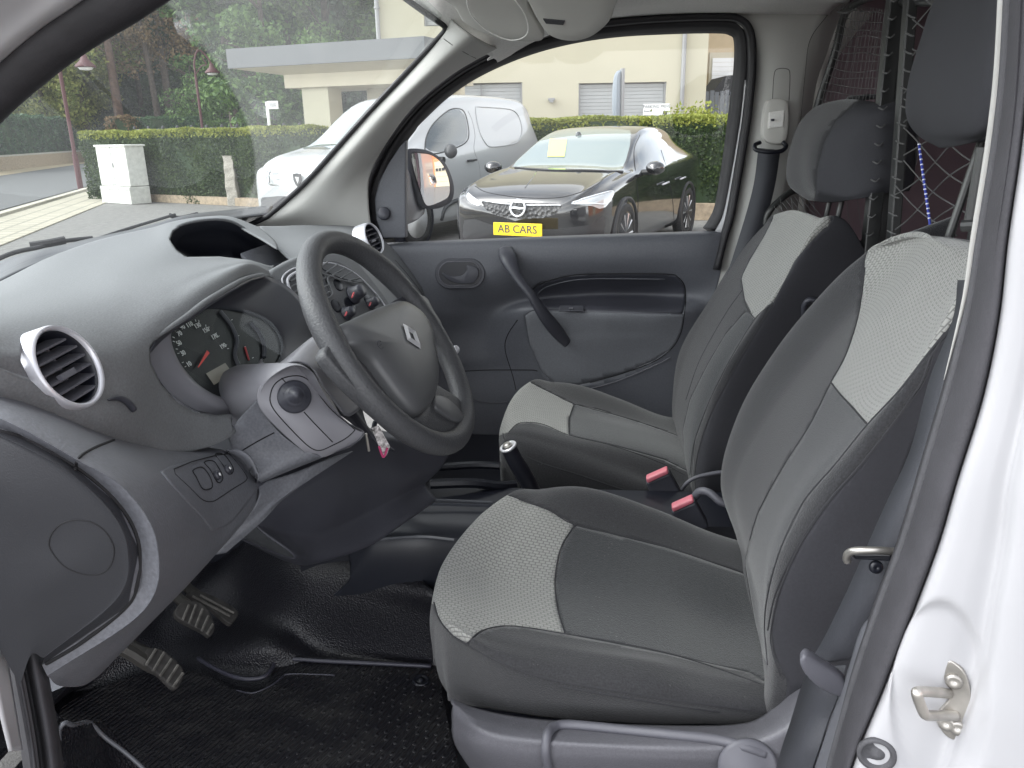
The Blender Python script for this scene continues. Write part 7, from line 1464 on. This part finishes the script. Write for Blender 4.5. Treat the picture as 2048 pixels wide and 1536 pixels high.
VP = car_body(VB, vX, vY, va, vs); Lv_ = loc(vX, vY, va, vs); vax = unit(Lv_(0, 1, 0)-Lv_(0, 0, 0)); vrt = unit(Lv_(1, 0, 0)-Lv_(0, 0, 0))
def lv(V_): q = V_-np.array([vX, vY, 0]); return np.stack([q@vrt/vs, q@vax/vs, V_[:, 2]/vs], 1)
vw = [(605,298),(630,268),(660,240),(690,220),(720,211),(800,215),(850,212),(842,230),(820,262),(760,310),(680,300)]; dw = [(850,300),(852,275),(866,248),(890,226),(905,218),(925,220),(933,240),(937,270),(930,285),(905,297),(880,305)]
sp_ = [(949,215),(960,212),(1010,216),(1030,222),(1040,240),(1044,262),(1038,280),(1028,288),(985,294),(972,288),(958,262)]
hla = [(532,342),(541,341),(543,345),(560,345),(560,350),(545,350),(546,356),(560,357),(562,361),(546,362),(548,367),(563,369),(563,373),(540,371),(533,365),(530,352)]
lwr = [(522,395),(560,392),(620,396),(640,400),(660,460),(520,450)]; clad = [(880,440),(883,420),(900,402),(925,396),(935,392),(945,398),(935,415),(905,430)]
V2 = surface(None, 0, 0, [dict(name='windscreen', mat=M['screen'], poly=vw, cond=lambda c: lv(c)[:, 1] < 2.2), dict(name='side_window', mat=M['carglass'], poly=dw, cond=lambda c: lv(c)[:, 0] > .3), dict(name='side_panel_recess', mat=M['vanwhite'], poly=sp_, cond=lambda c: lv(c)[:, 0] > .3),
    dict(name='headlight', mat=M['carglass'], poly=hla, cond=lambda c: lv(c)[:, 1] < 1), dict(name='lower_bumper', mat=M['greypl'], poly=lwr, cond=lambda c: lv(c)[:, 1] < .8)], dict(name='body', mat=M['vanwhite']), pv, thick=0, raw=VP)
av = list(V2.values()); vbv = bvh_of(av)
for x, y, sg in ((.84, .9, 1), (-.84, .9, -1), (.84, 3.65, 1), (-.84, 3.65, -1)):
    link('wheel_well_shade', *lathe([(.39, -.02), (.39, .085), (.37, .09), (.365, .083), (0, .083)], Lv_(x, y, .33), unit(Lv_(x+sg, y, 0)-Lv_(x, y, 0)), 40), M['black'], pv)  # black drum colours in the shaded hollow behind the wheel
    wheel(Lv_, x+sg*.07, y, .33, .10, pv, sg, 0, M['signwhite'])
groove(av, [(951,217),(960,214),(1010,217),(1030,223),(1040,240),(1044,262),(1038,280),(1028,288),(985,294),(972,288),(958,262)], .008, M['vanwhite'], 'panel_pressing', pv, off=.004, closed=True)
for q in ([(936,222),(944,240),(950,270),(948,300),(960,340),(962,440)], [(818,300),(830,330),(850,352),(862,380)], [(538,330),(580,322),(640,330)]): groove(av, q, .005, M['zinc'], 'door_gap', pv, off=-.001)
groove(av, [(882,440),(890,415),(915,400),(940,394)], .03, M['greypl'], 'side_cladding', pv, off=.0); groove(av, [(850,303),(852,275),(866,248),(892,224),(908,217),(926,220),(934,240),(938,270),(930,287),(905,298),(880,306),(860,308)], .008, M['bumperblack'], 'window_rubber', pv, closed=True)
A_, _ = hit(vbv, 932, 322, .03); B_, _ = hit(vbv, 949, 320, .03)
if A_ is not None and B_ is not None: tube('door_handle', [A_, B_], .014, M['bumperblack'], pv)
c = Lv_(1.08, 1.50, 1.10); ln = lathe([(.04, -.04), (.075, -.025), (.085, .02), (.07, .06), (.03, .085), (0, .09)], c, -vax, 20); V_ = np.array(ln[0]); V_ = c+(V_-c)@(np.outer(vrt, vrt)*.95+np.outer(vax, vax)+np.outer([0, 0, 1], [0, 0, 1])*1.05)
mv = link('mirror', V_, ln[1], M['greypl'], pv); MB().tube([Lv_(.86, 1.45, 1.0), Lv_(1.0, 1.45, 1.0)], .04, 8).build('mirror_arm', M['bumperblack'], mv)
ce, ne = hit(vbv, 597, 360, .01)
if ce is not None:
    epl = Plane(ce, -vax, vrt); sh_ = [epl.xy(x*.062, y*.075) for x, y in ((-1,.9),(0,1.0),(1,.9),(1,.0),(.6,-.7),(0,-1.1),(-.6,-.7),(-1,0))]; es = plate('shield_emblem', sh_, epl.n*.012, M['bumperblack'], pv, bevel=.003); plate('emblem_face', [epl.xy(x*.035, y*.045, .012) for x, y in ((-.8,.8),(.9,.7),(.7,-.2),(.1,-.9),(-.3,-.1))], epl.n*.004, M['alloy'], es)
groove(av, [(540,340),(537,352),(538,366)], .010, M['led'], 'light_strip', pv, off=.006)
print('OBJECTS', len(bpy.data.objects))
